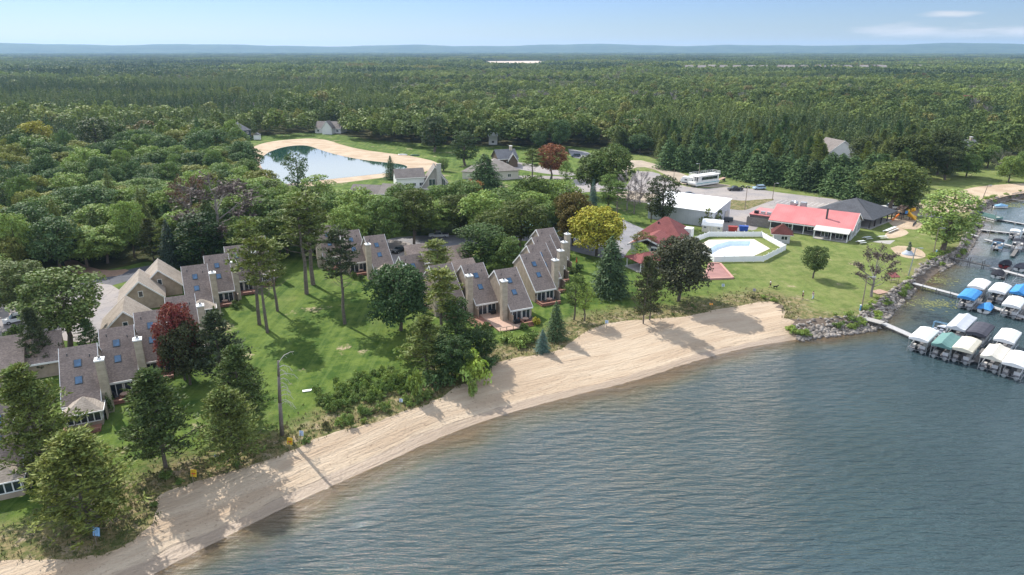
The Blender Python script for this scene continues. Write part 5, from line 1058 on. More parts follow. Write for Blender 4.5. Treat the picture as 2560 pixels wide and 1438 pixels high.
# club restaurant with light red metal roof
RED = None
def redmetal():
    t = NT('sun_faded_red_metal'); x = t.n('ShaderNodeSeparateXYZ', {0: t.coord()}).outputs[0]; rb = t.math('FRACT', t.math('MULTIPLY', x, 1.6)); c = t.mix(t.rng(t.noise(.25, 4), .3, .7), (.48, .15, .145), (.57, .20, .19)); c = t.mix(t.math('MULTIPLY', t.rng(rb, 0, .14, 1, 0), .35), c, (.36, .10, .095)); return t.end(t.bsdf(c, .5, .0, .4, t.bump(rb, .3, .04)))
def club():
    FR = G(2127, 611); FLg = G(1950, 584); rz = math.atan2(FR.y - FLg.y, FR.x - FLg.x); rz = math.atan2(G(2131, 575, ZL + 3.1).y - G(1925, 548, ZL + 3.1).y, G(2131, 575, ZL + 3.1).x - G(1925, 548, ZL + 3.1).x); L = (G(2131, 575, ZL + 3.1) - G(1925, 548, ZL + 3.1)).length
    ex = Vector((math.cos(rz), math.sin(rz), 0)); o = G(2131, 575, ZL + 3.1) - ex * L; o.z = ZL
    t = thing('club_restaurant', 'long club restaurant with a sun faded light red metal roof and glazed gable', 'building', o, rz); wl = MAT('pale_blue_grey_boards', (.50, .52, .54), .7, .08, 1); dk = MAT('dark_porch_wall', (.07, .075, .07), .8, .2, 1)
    D = 14.5; hr = 6.3; he = 3.1; fw = 3.0                              # front porch depth
    MB().box(0, L - .3, fw, D, 0, he - .1).build('wall', dk, t)
    MB().prism([(.2, he - .1), (D / 2, hr - .25), (D - .2, he - .1)], .1, L - .32).build('attic_wall', wl, t)
    MB().prism([(0, 0), (0, he), (D / 2, hr - .22), (D, he), (D, 0)], L - .28, L - .05).build('gable_wall', wl, t)
    s_ = (hr - he) / (D / 2); MB().prism([(-.5, he - .5 * s_), (D / 2, hr), (D / 2, hr + .12), (-.5, he - .5 * s_ + .12)], -.3, L + .3).prism([(D / 2 + .002, hr), (D + .5, he - .5 * s_), (D + .5, he - .5 * s_ + .12), (D / 2 + .002, hr + .12)], -.3, L + .3).build('roof', redmetal(), t)
    MB().prism([(-.52, he - .5 * s_ - .2), (D / 2, hr - .2), (D / 2, hr + .16), (-.52, he - .5 * s_ + .16)], L + .31, L + .38).prism([(D / 2 + .002, hr - .2), (D + .52, he - .5 * s_ - .2), (D + .52, he - .5 * s_ + .16), (D / 2 + .002, hr + .16)], L + .31, L + .38).box(-.3, L + .3, -.62, -.505, he - .55, he - .28).build('trim', WHITE, t)
    for y0, y1 in ((.8, 6.4), (8.0, 13.6)): framed('gable_window', t, y0, y1, .5, he + .3, 0, 6, side=1, x=L - .04, fw=.12)
    MB().box(L - .03, L + .12, 6.7, 7.7, 0, hr - .7).build('gable_post', WHITE, t)
    for k in range(8):
        x = .2 + k * (L - .6) / 7; MB().box(x, x + .22, .0, .22, 0, he - .12).build('porch_post', WHITE, t)
    for k in (1, 3, 5): framed('window', t, k * L / 7 + .5, k * L / 7 + 2.6, .6, 2.4, fw - .01, 2)
    MB().box(0, L - .3, .03, fw, .01, .12).build('porch_floor', CONC, t)
    # glazed porch that stands out at the right end
    px0, px1 = L - 9.2, L - .4; pr = MB().prism([(-3.4, 2.35), (.6, 3.2), (.6, 3.34), (-3.4, 2.49)], px0 - .2, px1 + .2).build('porch_roof', MAT('pale_porch_roof', (.50, .48, .44), .7, .06, .6), t)
    for x in (px0, (px0 + px1) / 2, px1 - .2): MB().box(x, x + .2, -3.2, -3.0, 0, 2.35).build('porch_post', WHITE, t)
    MB().box(px0, px1, -3.2, -.05, .0, .14).build('terrace', CONC, t); framed('door', t, px0 + 1.4, px0 + 3.4, .15, 2.3, -.3, 2); framed('door', t, px1 - 3.6, px1 - 1.6, .15, 2.3, -.3, 2)
    # flue pipe, kitchen vents and lower wing at the left
    MB().tube((L * .66, 3.2, he + .8), (L * .66, 3.2, he + 4.4), .28, .28, 10).tube((L * .66, 3.2, he + 4.4), (L * .66, 3.2, he + 4.6), .4, .3, 10).build('flue_pipe', DGREY, t)
    for x in (3.2, 6.0): MB().box(x, x + 1.6, D / 2 + 1, D / 2 + 2.6, hr - .6, hr + 1.1).build('roof_vent', ALU, t)
    MB().ell((4.8, D / 2 + 1.2, hr + .6), .7, .7, .8, 10, 6).build('fan_housing', ALU, t)
    MB().box(-6.8, -.32, 3.2, D - 1, 0, 3.0).build('kitchen_wall', MAT('grey_brown_boards', (.16, .14, .125), .8, .15, 1), t); MB().box(-7, -.32, 3.0, D - .8, 3.0, 3.25).build('kitchen_roof', redmetal(), t)
    for k, x in enumerate((-5.9, -4.0, -2.2)): MB().box(x, x + 1.2, 4.2, 5.4, 3.26, 4.1).build('roof_unit', ALU if k else BLACK, t)
    MB().box(-7.1, -.4, 1.4, 1.5, 0, 2.6).box(-7.1, -7.0, 1.5, 3.2, 0, 2.6).build('yard_fence', MAT('old_grey_boards', (.20, .18, .165), .85, .2, 2), t)
    return o, rz, L
CO, CRZ, CL = club()
# pavilion with dark hipped roof
def pavilion():
    L_, F_, R_ = G(2028, 525, ZL + 3), G(2183, 551, ZL + 3), G(2223, 530, ZL + 3); rz, w = frameof(L_, F_); ex = Vector((math.cos(rz), math.sin(rz), 0)); ey = Vector((-ex.y, ex.x, 0)); D = 19.0
    t = thing('pavilion', 'open sided picnic pavilion under a large dark grey hipped roof', 'pavilion', Vector((L_.x, L_.y, ZL)), rz); dkr = shingles('dark_grey_shingles', (.075, .078, .085), (.105, .11, .12), .2)
    z0, z1 = 3.0, 7.0; c = [(0, 0, z0), (w, 0, z0), (w, D, z0), (0, D, z0)]; a, b = (D / 2, D / 2, z1), (w - D / 2, D / 2, z1); m = MB()
    for f in ([c[0], c[1], b, a], [c[1], c[2], b], [c[2], c[3], a, b], [c[3], c[0], a]): m.face(f)
    m.face([(p[0], p[1], z0 - .25) for p in c[::-1]]); 
    for i in range(4): p, q = c[i], c[(i + 1) % 4]; m.face([(p[0], p[1], z0 - .25), (q[0], q[1], z0 - .25), q, p])
    m.build('roof', dkr, t); MB().box(.6, w - .6, .6, D - .6, 0, .16).build('floor', CONC, t)
    for i in range(7):
        for y in (1.0, D - 1.2): x = 1 + i * (w - 2.3) / 6; MB().box(x, x + .3, y, y + .3, .16, z0 - .25).build('post', MAT('dark_post', (.06, .05, .045), .8), t)
    for j in range(1, 4):
        for x in (1.0, w - 1.3): MB().box(x, x + .3, j * D / 4, j * D / 4 + .3, .16, z0 - .25).build('post', MAT('dark_post'), t)
pavilion()
REDSH = shingles('dull_red_shingles', (.20, .070, .066), (.27, .095, .088), .2); REDDK = shingles('dark_red_shingles', (.10, .036, .032), (.145, .05, .042), .18)
def hip(m, x0, x1, y0, y1, z0, z1, ov=.4, ridge=None):
    """hipped roof faces over a rectangle"""
    x0 -= ov; x1 += ov; y0 -= ov; y1 += ov; c = [(x0, y0, z0), (x1, y0, z0), (x1, y1, z0), (x0, y1, z0)]; w, d = x1 - x0, y1 - y0
    if w > d: a, b = (x0 + d / 2, (y0 + y1) / 2, z1), (x1 - d / 2, (y0 + y1) / 2, z1); fs = ([c[0], c[1], b, a], [c[1], c[2], b], [c[2], c[3], a, b], [c[3], c[0], a])
    else: a, b = ((x0 + x1) / 2, y0 + w / 2, z1), ((x0 + x1) / 2, y1 - w / 2 + 1e-3, z1); fs = ([c[0], c[1], a], [c[1], c[2], b, a], [c[2], c[3], b], [c[3], c[0], a, b])
    for f in fs: m.face(f)
    m.face([(p[0], p[1], z0 - .12) for p in c[::-1]])
    for i in range(4): p, q = c[i], c[(i + 1) % 4]; m.face([(p[0], p[1], z0 - .12), (q[0], q[1], z0 - .12), q, p])
    return m
# pump house gazebo at the fence
def pump():
    q = G(1952, 603); t = thing('pump_house', 'little white pool house with a dark red pyramid roof at the fence corner', 'building', q, R(-18)); MB().box(-2.1, 2.1, -2.1, 2.1, 0, 2.5).build('wall', MAT('pale_grey_boards', (.52, .52, .50), .7, .08, 2), t)
    m = MB(); e = 2.9; c = [(-e, -e, 2.5), (e, -e, 2.5), (e, e, 2.5), (-e, e, 2.5)]; ap = (0, 0, 5.0)
    for i in range(4): m.face([c[i], c[(i + 1) % 4], ap])
    m.build('roof', REDDK, t); MB().box(-e, e, -e, e, 2.36, 2.495).build('fascia', WHITE, t); framed('window', t, -.2, 1.5, .9, 2.0, -2.101, 2)
pump()
# pool: octagonal white fence, deck and empty basin
def pool():
    fb = [(1737, 606), (1772, 592.5), (1903, 592.5), (1928, 607), (1963, 626), (1908, 654.5), (1785, 656), (1737, 632)]; P = [G(*p) for p in fb]
    t = thing('pool_fence', 'white solid vinyl fence in an octagon round the swimming pool', 'fence', (0, 0, ZL)); vin = MAT('white_vinyl', (.80, .80, .80), .45, .03, .5)
    for i in range(8):
        a, b = P[i], P[(i + 1) % 8]; d = (b - a); n = max(1, int(d.length / 2.4)); rz = math.atan2(d.y, d.x); m = MB(); m.obox(((a.x + b.x) / 2, (a.y + b.y) / 2, .80), d.length - .06, .05, 1.42, rz); m.build('panel', vin, t)
        for k in range(n): q = a.lerp(b, k / n); MB().box(q.x - .08, q.x + .08, q.y - .08, q.y + .08, 0, 1.66).tube((q.x, q.y, 1.66), (q.x, q.y, 1.78), .12, .02, 4).build('post', vin, t)
    dk = [(1772, 600), (1885, 598.5), (1925, 622), (1893, 637), (1870, 646), (1785, 650), (1752, 634), (1750, 612)]; zone_thing = [G(*p) for p in dk]
    wa = [(1790, 612), (1822, 603.5), (1876, 603.5), (1893, 617), (1868, 635), (1846, 641), (1782, 642), (1768, 625)]; Wp = [G(*p) for p in wa]
    # deck ring
    m = MB(); z = ZL + .06
    for i in range(8):
        a, b = zone_thing[i], zone_thing[(i + 1) % 8]; c, d = Wp[(i + 1) % 8], Wp[i]; m.face([(a.x, a.y, z), (b.x, b.y, z), (c.x, c.y, z), (d.x, d.y, z)])
    tag(m.build('pool_deck', POOLDECK), kind='structure')
    t = thing('swimming_pool', 'drained pale swimming pool basin with light blue walls', 'pool', (0, 0, 0)); m = MB(); lo = ZL - 1.1; cx = sum(p.x for p in Wp) / 8; cy = sum(p.y for p in Wp) / 8; sh_ = [(cx + (p.x - cx) * .93, cy + (p.y - cy) * .93) for p in Wp]
    for i in range(8): a, b = Wp[i], Wp[(i + 1) % 8]; m.face([(a.x, a.y, z - .004), (b.x, b.y, z - .004), (*sh_[(i + 1) % 8], lo), (*sh_[i], lo)])
    m.build('basin_wall', MAT('pale_blue_pool_wall', (.58, .70, .78), .5, .06, .4), t); MB().face([(*p, lo + .002) for p in sh_]).build('basin_floor', MAT('pale_pool_floor', (.80, .82, .80), .6, .05, .3), t)
    return Wp
WP = pool()
# red roofed pool house
def poolhouse():
    q = G(1662, 606); rz = R(-30); t = thing('pool_house', 'white pool house with dull red hipped roofs partly hidden by the dark maple', 'building', q, rz); w = MAT('white_render', (.66, .65, .62), .7, .06, 1)
    MB().box(-5.5, 5.5, -5, 5, 0, 2.9).build('wall', w, t); hip(MB(), -5.5, 5.5, -5, 5, 2.95, 7.2, .7).build('roof', REDSH, t)
    MB().box(3.2, 6.6, 1.5, 4.2, 0, 4.2).build('chimney_block', w, t); MB().tube((-1.5, -2.0, 5.2), (-1.5, -2.0, 6.0), .25, .25, 8).build('roof_vent', BLACK, t)
    MB().box(-4.5, 4.5, -14.5, -5.02, 0, 2.5).build('wing_wall', w, t)
    MB().prism([(-5.2, 2.3), (0, 4.4), (0, 4.55), (-5.2, 2.45)], -15, -4.2, 'y').prism([(5.2, 2.3), (.002, 4.4), (.002, 4.55), (5.2, 2.45)], -15, -4.2, 'y').build('wing_roof', REDSH, t)
    MB().prism([(-5.3, 2.1), (0, 4.2), (0, 4.6), (-5.3, 2.5)], -15.08, -15.01, 'y').prism([(5.3, 2.1), (.002, 4.2), (.002, 4.6), (5.3, 2.5)], -15.08, -15.01, 'y').box(-5.35, -5.21, -15, -4.2, 2.2, 2.44).build('trim', WHITE, t)
    framed('window', t, -3.2, -1.2, .9, 2.1, -14.501, 2); framed('door', t, .8, 2.8, .05, 2.2, -14.501, 2)
    t2 = thing('shelter', 'low red roofed open shelter before the pool house', 'shelter', G(1618, 668), R(25)); hip(MB(), -4.2, 4.2, -3, 3, 2.5, 3.9, .4).build('roof', REDSH, t2)
    for x in (-4, 4):
        for y in (-2.8, 2.8): MB().box(x - .1, x + .1, y - .1, y + .1, 0, 2.38).build('post', WHITE, t2)
    MB().box(-4.6, 4.6, -3.4, 3.4, .0, .1).build('floor', CONC, t2)
poolhouse()
cw = [G(1760, 700, ZL), G(1774, 660, ZL), G(1800, 661, ZL), G(1832, 697, ZL)]
t = thing('court_edging', 'raised pale red border round the brown red court', 'edging', (0, 0, ZL))
for i in range(4):
    a, b = cw[i], cw[(i + 1) % 4]; d = b - a; MB().obox(((a.x + b.x) / 2, (a.y + b.y) / 2, .2), d.length, .5, .4, math.atan2(d.y, d.x)).build('side_board', MAT('pale_red_board', (.45, .25, .21), .8, .1, 1), t)
# ================================================================ HOUSES AROUND THE WOODS
def house(name, label, FL, FR, D, wh, rh, wall, roof, kind='hip', nwin=3, chim=False, cat='house', group=None, two=False):
    rz, w = frameof(FL, FR); t = thing(name, label, cat, FL, rz, group)
    if kind == 'hip': MB().box(0, w, 0, D, 0, wh).build('wall', wall, t); hip(MB(), 0, w, 0, D, wh + .13, wh + rh, .5).build('roof', roof, t)
    elif kind == 'front': gable(t, w, D, wh, rh, wall, roof, False)
    else:
        s_ = rh / (D / 2); MB().prism([(0, 0), (0, wh), (D / 2, wh + rh - .1), (D, wh), (D, 0)], 0, w).build('wall', wall, t)
        MB().prism([(-.5, wh - .5 * s_), (D / 2, wh + rh), (D / 2, wh + rh + .15), (-.5, wh - .5 * s_ + .15)], -.4, w + .4).prism([(D / 2 + .002, wh + rh), (D + .5, wh - .5 * s_), (D + .5, wh - .5 * s_ + .15), (D / 2 + .002, wh + rh + .15)], -.4, w + .4).build('roof', roof, t)
        MB().box(-.42, w + .42, -.6, -.505, wh - .5 * s_ - .05, wh - .5 * s_ + .15).build('gutter', WHITE, t)
    for k in range(nwin):
        x = w * (k + .5) / nwin; framed('window', t, x - .7, x + .7, .9, 2.2, -.002, 2)
        if two: framed('window', t, x - .7, x + .7, 3.4, 4.7, -.002, 2)
    if chim: c = MB().box(w * .75, w * .75 + 1.1, D * .4, D * .4 + 1.1, wh, wh + rh + 1.4).build('chimney', TANL, t); MB().box(w * .75 - .1, w * .75 + 1.2, D * .4 - .1, D * .4 + 1.2, wh + rh + 1.402, wh + rh + 1.6).build('cap', WHITE, c)
    return t
GREYR = shingles('slate_grey_shingles', (.15, .15, .16), (.20, .20, .21)); BRNR = shingles('taupe_shingles', (.19, .165, .15), (.25, .22, .20)); TAUPE = shingles('light_taupe_shingles', (.24, .21, .185), (.31, .275, .245)); CREAM = MAT('cream_siding', (.56, .52, .45), .75, .06, 1); WSID = MAT('white_siding', (.72, .72, .70), .7, .05, 1); NAVY = MAT('dark_blue_grey_siding', (.045, .055, .065), .75, .15, 1); LOG = MAT('brown_log_wall', (.12, .085, .06), .8, .2, 2)
house('house', 'dark two storey house with slate roof at the pond lawn edge', G(578, 352), G(629, 349), 14, 5.4, 4.2, NAVY, GREYR, 'hip', 3, two=True)
house('house', 'white house with brown roof across the pond', G(788, 333), G(852, 334), 11, 3.2, 3.6, WSID, BRNR, 'side', 4)
house('house', 'white gable wing of the house across the pond', G(806, 336), G(830, 336.3), 6, 4.0, 4.0, WSID, BRNR, 'front', 0)
house('house', 'low taupe roofed house below the pond beach', G(876, 500), G(945, 503), 8, 2.6, 2.2, CREAM, BRNR, 'side', 3)
house('house', 'gabled taupe wing beside the low house below the pond', G(950, 503), G(994, 505), 8, 2.8, 2.6, CREAM, TAUPE, 'side', 2)
house('house', 'white walled house with brown roof beside the steep gabled house', G(992, 474), G(1062, 470), 8, 4.4, 2.6, WSID, BRNR, 'side', 4)
def aframe():
    FL, FR = G(1056, 472), G(1122, 470); rz, w = frameof(FL, FR); t = thing('house', 'steep gabled house with a stone chimney and tall front windows', 'house', FL, rz); st = MAT('pale_field_stone', (.42, .40, .37), .85, .25, 3, bump=.4); gable(t, w, 9, 1.2, 7.0, MAT('grey_tan_siding', (.34, .31, .28), .8, .08, 1), TAUPE, False)
    c = MB().box(w * .55, w * .55 + 1.8, -1.0, -.05, 0, 9.2).build('chimney', st, t); MB().box(w * .55 - .1, w * .55 + 1.9, -1.1, .05, 9.202, 9.4).build('cap', CONC, c)
    for x0, x1 in ((w * .25, w * .5), (w * .55 + 2, w * .55 + 3.2)): framed('window', t, x0, x1, .4, 3.6, -.002, 2)
    MB().box(-1, w + 1, -3.2, -1.1, .0, .4).build('terrace', CONC, t)
aframe()
house('house', 'wide brown hip roofed house behind the big white pine', G(1205, 452), G(1296, 447), 16, 3.4, 4.2, CREAM, TAUPE, 'hip', 2)
house('garage', 'low taupe garage left of the big white pine', G(1156, 447), G(1192, 449), 9, 2.9, 2.2, CREAM, TAUPE, 'hip', 0, cat='garage')
house('house', 'log house with blue grey roofs in the trees', G(1246, 416), G(1294, 413), 9, 3.4, 3.4, LOG, GREYR, 'side', 3, chim=True)
house('house', 'small gabled log wing beside the log house', G(1272, 418), G(1294, 418), 5, 3.0, 3.0, LOG, GREYR, 'front', 0)
house('house', 'long white house with taupe roof behind the pine row', G(2012, 396), G(2075, 396), 12, 3.2, 2.8, WSID, TAUPE, 'side', 3)
house('house', 'big white gabled house behind the pine row', G(2070, 400), G(2138, 398), 14, 3.8, 5.0, WSID, BRNR, 'front', 0)
house('house', 'tall grey gabled house between the two big round park trees', G(2205, 408), G(2250, 412), 12, 5.0, 5.0, MAT('light_grey_siding', (.45, .44, .42), .7, .06), BRNR, 'front', 1)
house('house', 'house with grey roof and pale chimney beyond the park', G(2398, 394), G(2452, 392), 12, 4.0, 3.6, MAT('light_grey_siding'), GREYR, 'side', 3, chim=True)
house('house', 'house with a dull red roof deep in the right woods', G(2412, 283), G(2432, 283), 12, 9.5, 4.5, CREAM, REDSH, 'side', 2)
house('house', 'brown roofed house deep in the left woods', G(336, 374), G(372, 374), 10, 4.5, 3.4, CREAM, BRNR, 'side', 2)
house('shed', 'small brown roofed shed by the woodland driveway', G(262, 402), G(292, 401), 7, 2.8, 2.2, CREAM, BRNR, 'side', 1, cat='shed')
house('shed', 'small shed beside the dark two storey house', G(547, 358), G(562, 360), 6, 3.2, 2.2, MAT('light_grey_siding'), GREYR, 'side', 1, cat='shed')
house('shed', 'little brown cabin roof below the left end of the pond', G(700, 500), G(738, 500), 7, 2.8, 2.0, CREAM, BRNR, 'side', 1, cat='shed')
house('house', 'white roofed house hidden behind the columnar tree', G(1222, 362), G(1243, 362), 9, 5, 3, WSID, MAT('white_roof_metal'), 'side', 1)
rr = random.Random(6)
fh0 = None
for i, x in enumerate([1713, 1745, 1768, 1800, 1832, 1868, 1902, 1945, 1958, 2003, 2040, 2048, 2076, 2112, 2148, 2185, 2290, 1965, 2195]):
    q = G(x, 184 + rr.uniform(-1.5, 1.5)); lb = 'small distant house in the far row beyond the forest'
    if fh0 is None: fh0 = house('far_house', lb, q, q + Vector((17, 0, 0)), 14, 14.2, 4, MAT('far_tan_siding', (.20, .17, .14), .8, .15, .02), TAUPE, 'side', 3, group='houses in the far row')
    else: c = copy_tree(fh0, q, rr.uniform(-.3, .3), lb); 
def playset():
    t = thing('playhouse', 'small white playhouse with ramp on the pond lawn', 'playhouse', G(644, 350), .2); MB().box(-1.8, 1.8, -1.3, 1.3, .3, 3.0).build('wall', WSID, t); MB().prism([(-2, 3.0), (0, 4.2), (2, 3.0)], -1.5, 1.5, 'y').build('roof', GREYR, t); MB().face([(-1.8, -.6, 1.2), (-1.8, .6, 1.2), (-4.6, .6, .05), (-4.6, -.6, .05)]).build('slide', WSID, t)
playset()
# ================================================================ MARINA
BR = R(45)
def fabric(name, col): return MAT(name, col, .75, .07, .8, spec=.15, dirt=.06, bump=.15, bscale=3)
CAN = dict(white=fabric('white_canvas', (.74, .73, .71)), tan=fabric('tan_canvas', (.60, .56, .45)), beige=fabric('beige_canvas', (.63, .59, .50)), blue=fabric('blue_canvas', (.06, .24, .52)), green=fabric('green_canvas', (.13, .24, .22)), dark=fabric('charcoal_canvas', (.065, .065, .08)), grey=fabric('pale_grey_canvas', (.52, .54, .56)), black=fabric('black_canvas', (.02, .021, .028)), lblue=fabric('light_blue_canvas', (.22, .40, .58)))
def motor(t, x, y, z=.35, w=False):
    m = MB().box(x - .75, x - .25, y - .2, y + .2, z + .45, z + 1.0).build('outboard_motor', WHITE if w else BLACK, t, bevel=.06); MB().box(x - .6, x - .42, y - .06, y + .06, z - .5, z + .45).build('motor_leg', DGREY, m)
def pontoon(loc, rz, label, L=6.2, w=2.4, fence=None, bimini=None, wm=False, group='pontoon boats at the marina'):
    t = thing('pontoon_boat', label, 'boat', loc, rz, group); y0 = -w
    for y in (y0 + .35, -.35): m = MB().tube((.1, y, .2), (L - .6, y, .2), .33, .33, 12).tube((L - .6, y, .2), (L, y, .38), .33, .06, 12); m.build('pontoon_tube', ALU, t, sm=False)
    MB().box(0, L - .1, y0, 0, .54, .62).build('deck', MAT('grey_deck_carpet', (.20, .20, .21), .9, .1, 2), t)
    f = fence or MAT('white_fence_panel', (.62, .62, .62), .5, .05, 1); MB().box(.5, L - .15, y0 + .02, y0 + .07, .64, 1.25).box(.5, L - .15, -.07, -.02, .64, 1.25).box(L - .2, L - .15, y0 + .07, -.07, .64, 1.25).box(.5, .55, y0 + .07, y0 + .9, .64, 1.25).build('fence_panel', f, t)
    se = MAT('cream_vinyl_seat', (.55, .53, .50), .6, .08, 2); [MB().box(*q_, .62, 1.05).build('seat', se, t) for q_ in ((.7, 2.6, y0 + .1, y0 + .7), (L - 2.0, L - .3, y0 + .1, y0 + .7), (L - 2.0, L - .3, -.7, -.1), (.7, 1.5, -.7, -.1))]
    MB().box(2.6, 3.1, -.85, -.15, .62, 1.45).build('helm', DGREY, t); motor(t, 0.05, y0 / 2, .25, wm)
    if bimini:
        pr = [(y0 - .05, 2.35), (y0 * .75, 2.52), (y0 * .5, 2.57), (y0 * .25, 2.52), (.05, 2.35)]; pr += [(p[0], p[1] - .05) for p in pr[::-1]]; MB().prism(pr, 1.0, 4.4).build('bimini_top', CAN[bimini], t)
        fr = MB()
        for x in (1.05, 2.7, 4.35):
            for y in (y0 + .02, -.04): fr.tube((x, y, 1.2), (x, y, 2.36), .025, .025, 5)
        fr.build('bimini_frame', ALU, t)
    return t
def hull(m, L, w, h, z0=.05):
    st = [(0, .92, 0), (.25, 1, 0), (.55, .96, .02), (.78, .72, .10), (.92, .36, .22), (1.0, .03, .38)]; V = []
    for f, b, k in st:
        x = f * L; hb = b * w / 2; V += [(x, -hb, z0 + h + k * .3), (x, -hb * .86, z0 + k * h * .8 + .08), (x, 0, z0 - .25 + k * h), (x, hb * .86, z0 + k * h * .8 + .08), (x, hb, z0 + h + k * .3)]
    F = [(i * 5 + j, i * 5 + j + 1, i * 5 + 6 + j, i * 5 + 5 + j) for i in range(5) for j in range(4)] + [(4, 3, 2, 1, 0)]
    return m.add(V, F)
def runabout(loc, rz, label, L=6.0, w=2.4, cover=None, hullc=None, arch=None, lid=False):
    t = thing('motor_boat', label, 'boat', loc, rz); hm_ = hullc or WHITE; hull(MB(), L, w, .75).build('hull', hm_, t, (0, -w / 2, 0))
    st = [(0, .92, .0), (.2, .98, .22), (.45, .97, .55), (.7, .8, .38), (.9, .42, .18), (1.0, .05, .16)]
    if cover:
        V = []
        for f, b, k in st: V += [(f * L, -b * w / 2 - .03, .66 + .1 * f), (f * L, -b * w / 2 - .04, .86 + .1 * f), (f * L, -b * w * .26, .92 + k), (f * L, 0, .98 + k * 1.12), (f * L, b * w * .26, .92 + k), (f * L, b * w / 2 + .04, .86 + .1 * f), (f * L, b * w / 2 + .03, .66 + .1 * f)]
        F = [(i * 7 + j, i * 7 + 7 + j, i * 7 + 8 + j, i * 7 + 1 + j) for i in range(5) for j in range(6)] + [tuple(range(7)), tuple(range(35, 42))[::-1]]
        MB().add(V, F).build('cover', CAN[cover], t, (0, -w / 2, 0), sm=False)
    else:
        V = []
        for f, b, k in st: V += [(f * L, -b * w / 2 + .04, .76 + .08 * f), (f * L, b * w / 2 - .04, .76 + .08 * f)]
        MB().add(V, [(i * 2, i * 2 + 1, i * 2 + 3, i * 2 + 2) for i in range(5)]).build('deck', MAT('pale_boat_deck', (.60, .60, .60), .5, .06, 1), t, (0, -w / 2, .02))
        [MB().box(*q_).build('seat', MAT('grey_blue_seat', (.30, .33, .38), .6, .1, 2), t) for q_ in ((.3, .9, -w + .35, -.35, .8, 1.25), (1.6, 2.2, -w + .45, -w + 1.0, .8, 1.4), (1.6, 2.2, -1.0, -.45, .8, 1.4), (4.0, 4.9, -w + .7, -.7, .86, 1.05))]
        MB().add([(3.3, -w + .2, .85), (3.3, -.2, .85), (2.8, -.3, 1.45), (2.8, -w + .3, 1.45)], [(0, 1, 2, 3)]).add([(3.26, -w + .2, .85), (3.26, -.2, .85), (2.76, -.3, 1.45), (2.76, -w + .3, 1.45)], [(3, 2, 1, 0)]).build('windscreen', GLASS, t)
    if arch: MB().path([(2.6, -w + .1, .9), (2.2, -w + .2, 2.5), (2.2, -.2, 2.5), (2.6, -.1, .9)], .05, .05, 6).path([(2.9, -w + .1, .9), (3.2, -w + .25, 2.35), (3.2, -.25, 2.35), (2.9, -.1, .9)], .04, .04, 6).build('tower', CAN['lblue'], t)
    motor(t, .05, -w / 2, .1, arch is not None); return t
def lift(px, py, col, label, L=6.8, w=3.0, kind='arch', boat='pontoon', blabel='', sag=0, z=2.75):
    q = G(px, py, z); q.z = 0; t = thing('boat_lift', label, 'boat lift', q, BR, 'canopied boat lifts'); n = 6; V = []; F = []
    def prof(f):
        e = .16 * math.sin(math.pi * f) * 0
        if kind == 'arch': yz = [(.08, z - .38), (.05, z), (-w * .2, z + .42), (-w * .5, z + .55), (-w * .8, z + .42), (-w - .05, z), (-w - .08, z - .38)]
        else: yz = [(.08, z - .38), (.05, z), (-w * .26, z + .38), (-w * .5, z + .74), (-w * .74, z + .38), (-w - .05, z), (-w - .08, z - .38)]
        s_ = -.05 * math.sin(math.pi * ((f * 4) % 1)); return [(a, b + s_ * (i in (2, 3, 4))) for i, (a, b) in enumerate(yz)]
    N = 13
    for i in range(N):
        f = i / (N - 1); drop = -.28 if i in (0, N - 1) else 0
        for y, zz in prof(f): V.append((f * L, y, zz + drop * (zz > z + .1)))
    for i in range(N - 1):
        for j in range(6): F.append((i * 7 + j, i * 7 + j + 1, i * 7 + 8 + j, i * 7 + 7 + j))
    c = MB().add(V, F); k = (N - 1) * 7
    for o, a in ((0, -.05), (k, L + .05)): c.add([V[o + 1], V[o + 2], V[o + 3], V[o + 4], V[o + 5], (a, -w - .03, z - .36), (a, .03, z - .36)], [(0, 1, 2, 3, 4, 5, 6)])
    c.build('canopy', CAN[col], t)
    for x in (.35, L / 2, L - .35):
        for y in (-.02, -w + .02): MB().tube((x, y, -1.2), (x, y, z - .3), .055, .055, 6).build('post', ALU, t)
    MB().tube((.3, -.02, .5), (L - .3, -.02, .5), .06, .06, 6).tube((.3, -w + .02, .5), (L - .3, -w + .02, .5), .06, .06, 6).tube((.3, 0, z - .35), (L - .3, 0, z - .35), .035, .035, 5).tube((.3, -w, z - .35), (L - .3, -w, z - .35), .035, .035, 5).tube((.35, 0, .45), (.35, -w, .45), .06, .06, 6).tube((L - .35, 0, .45), (L - .35, -w, .45), .06, .06, 6).build('lift_frame', ALU, t)
    ex = Vector((math.cos(BR), math.sin(BR), 0)); ey = Vector((-ex.y, ex.x, 0)); b = q + ex * .3 - ey * .3
    if boat == 'pontoon': pontoon(b + Vector((0, 0, .12)), BR, blabel)
    elif boat: runabout(b + Vector((0, 0, .25)), BR, blabel, 6.0, 2.4, boat if boat in CAN else None)
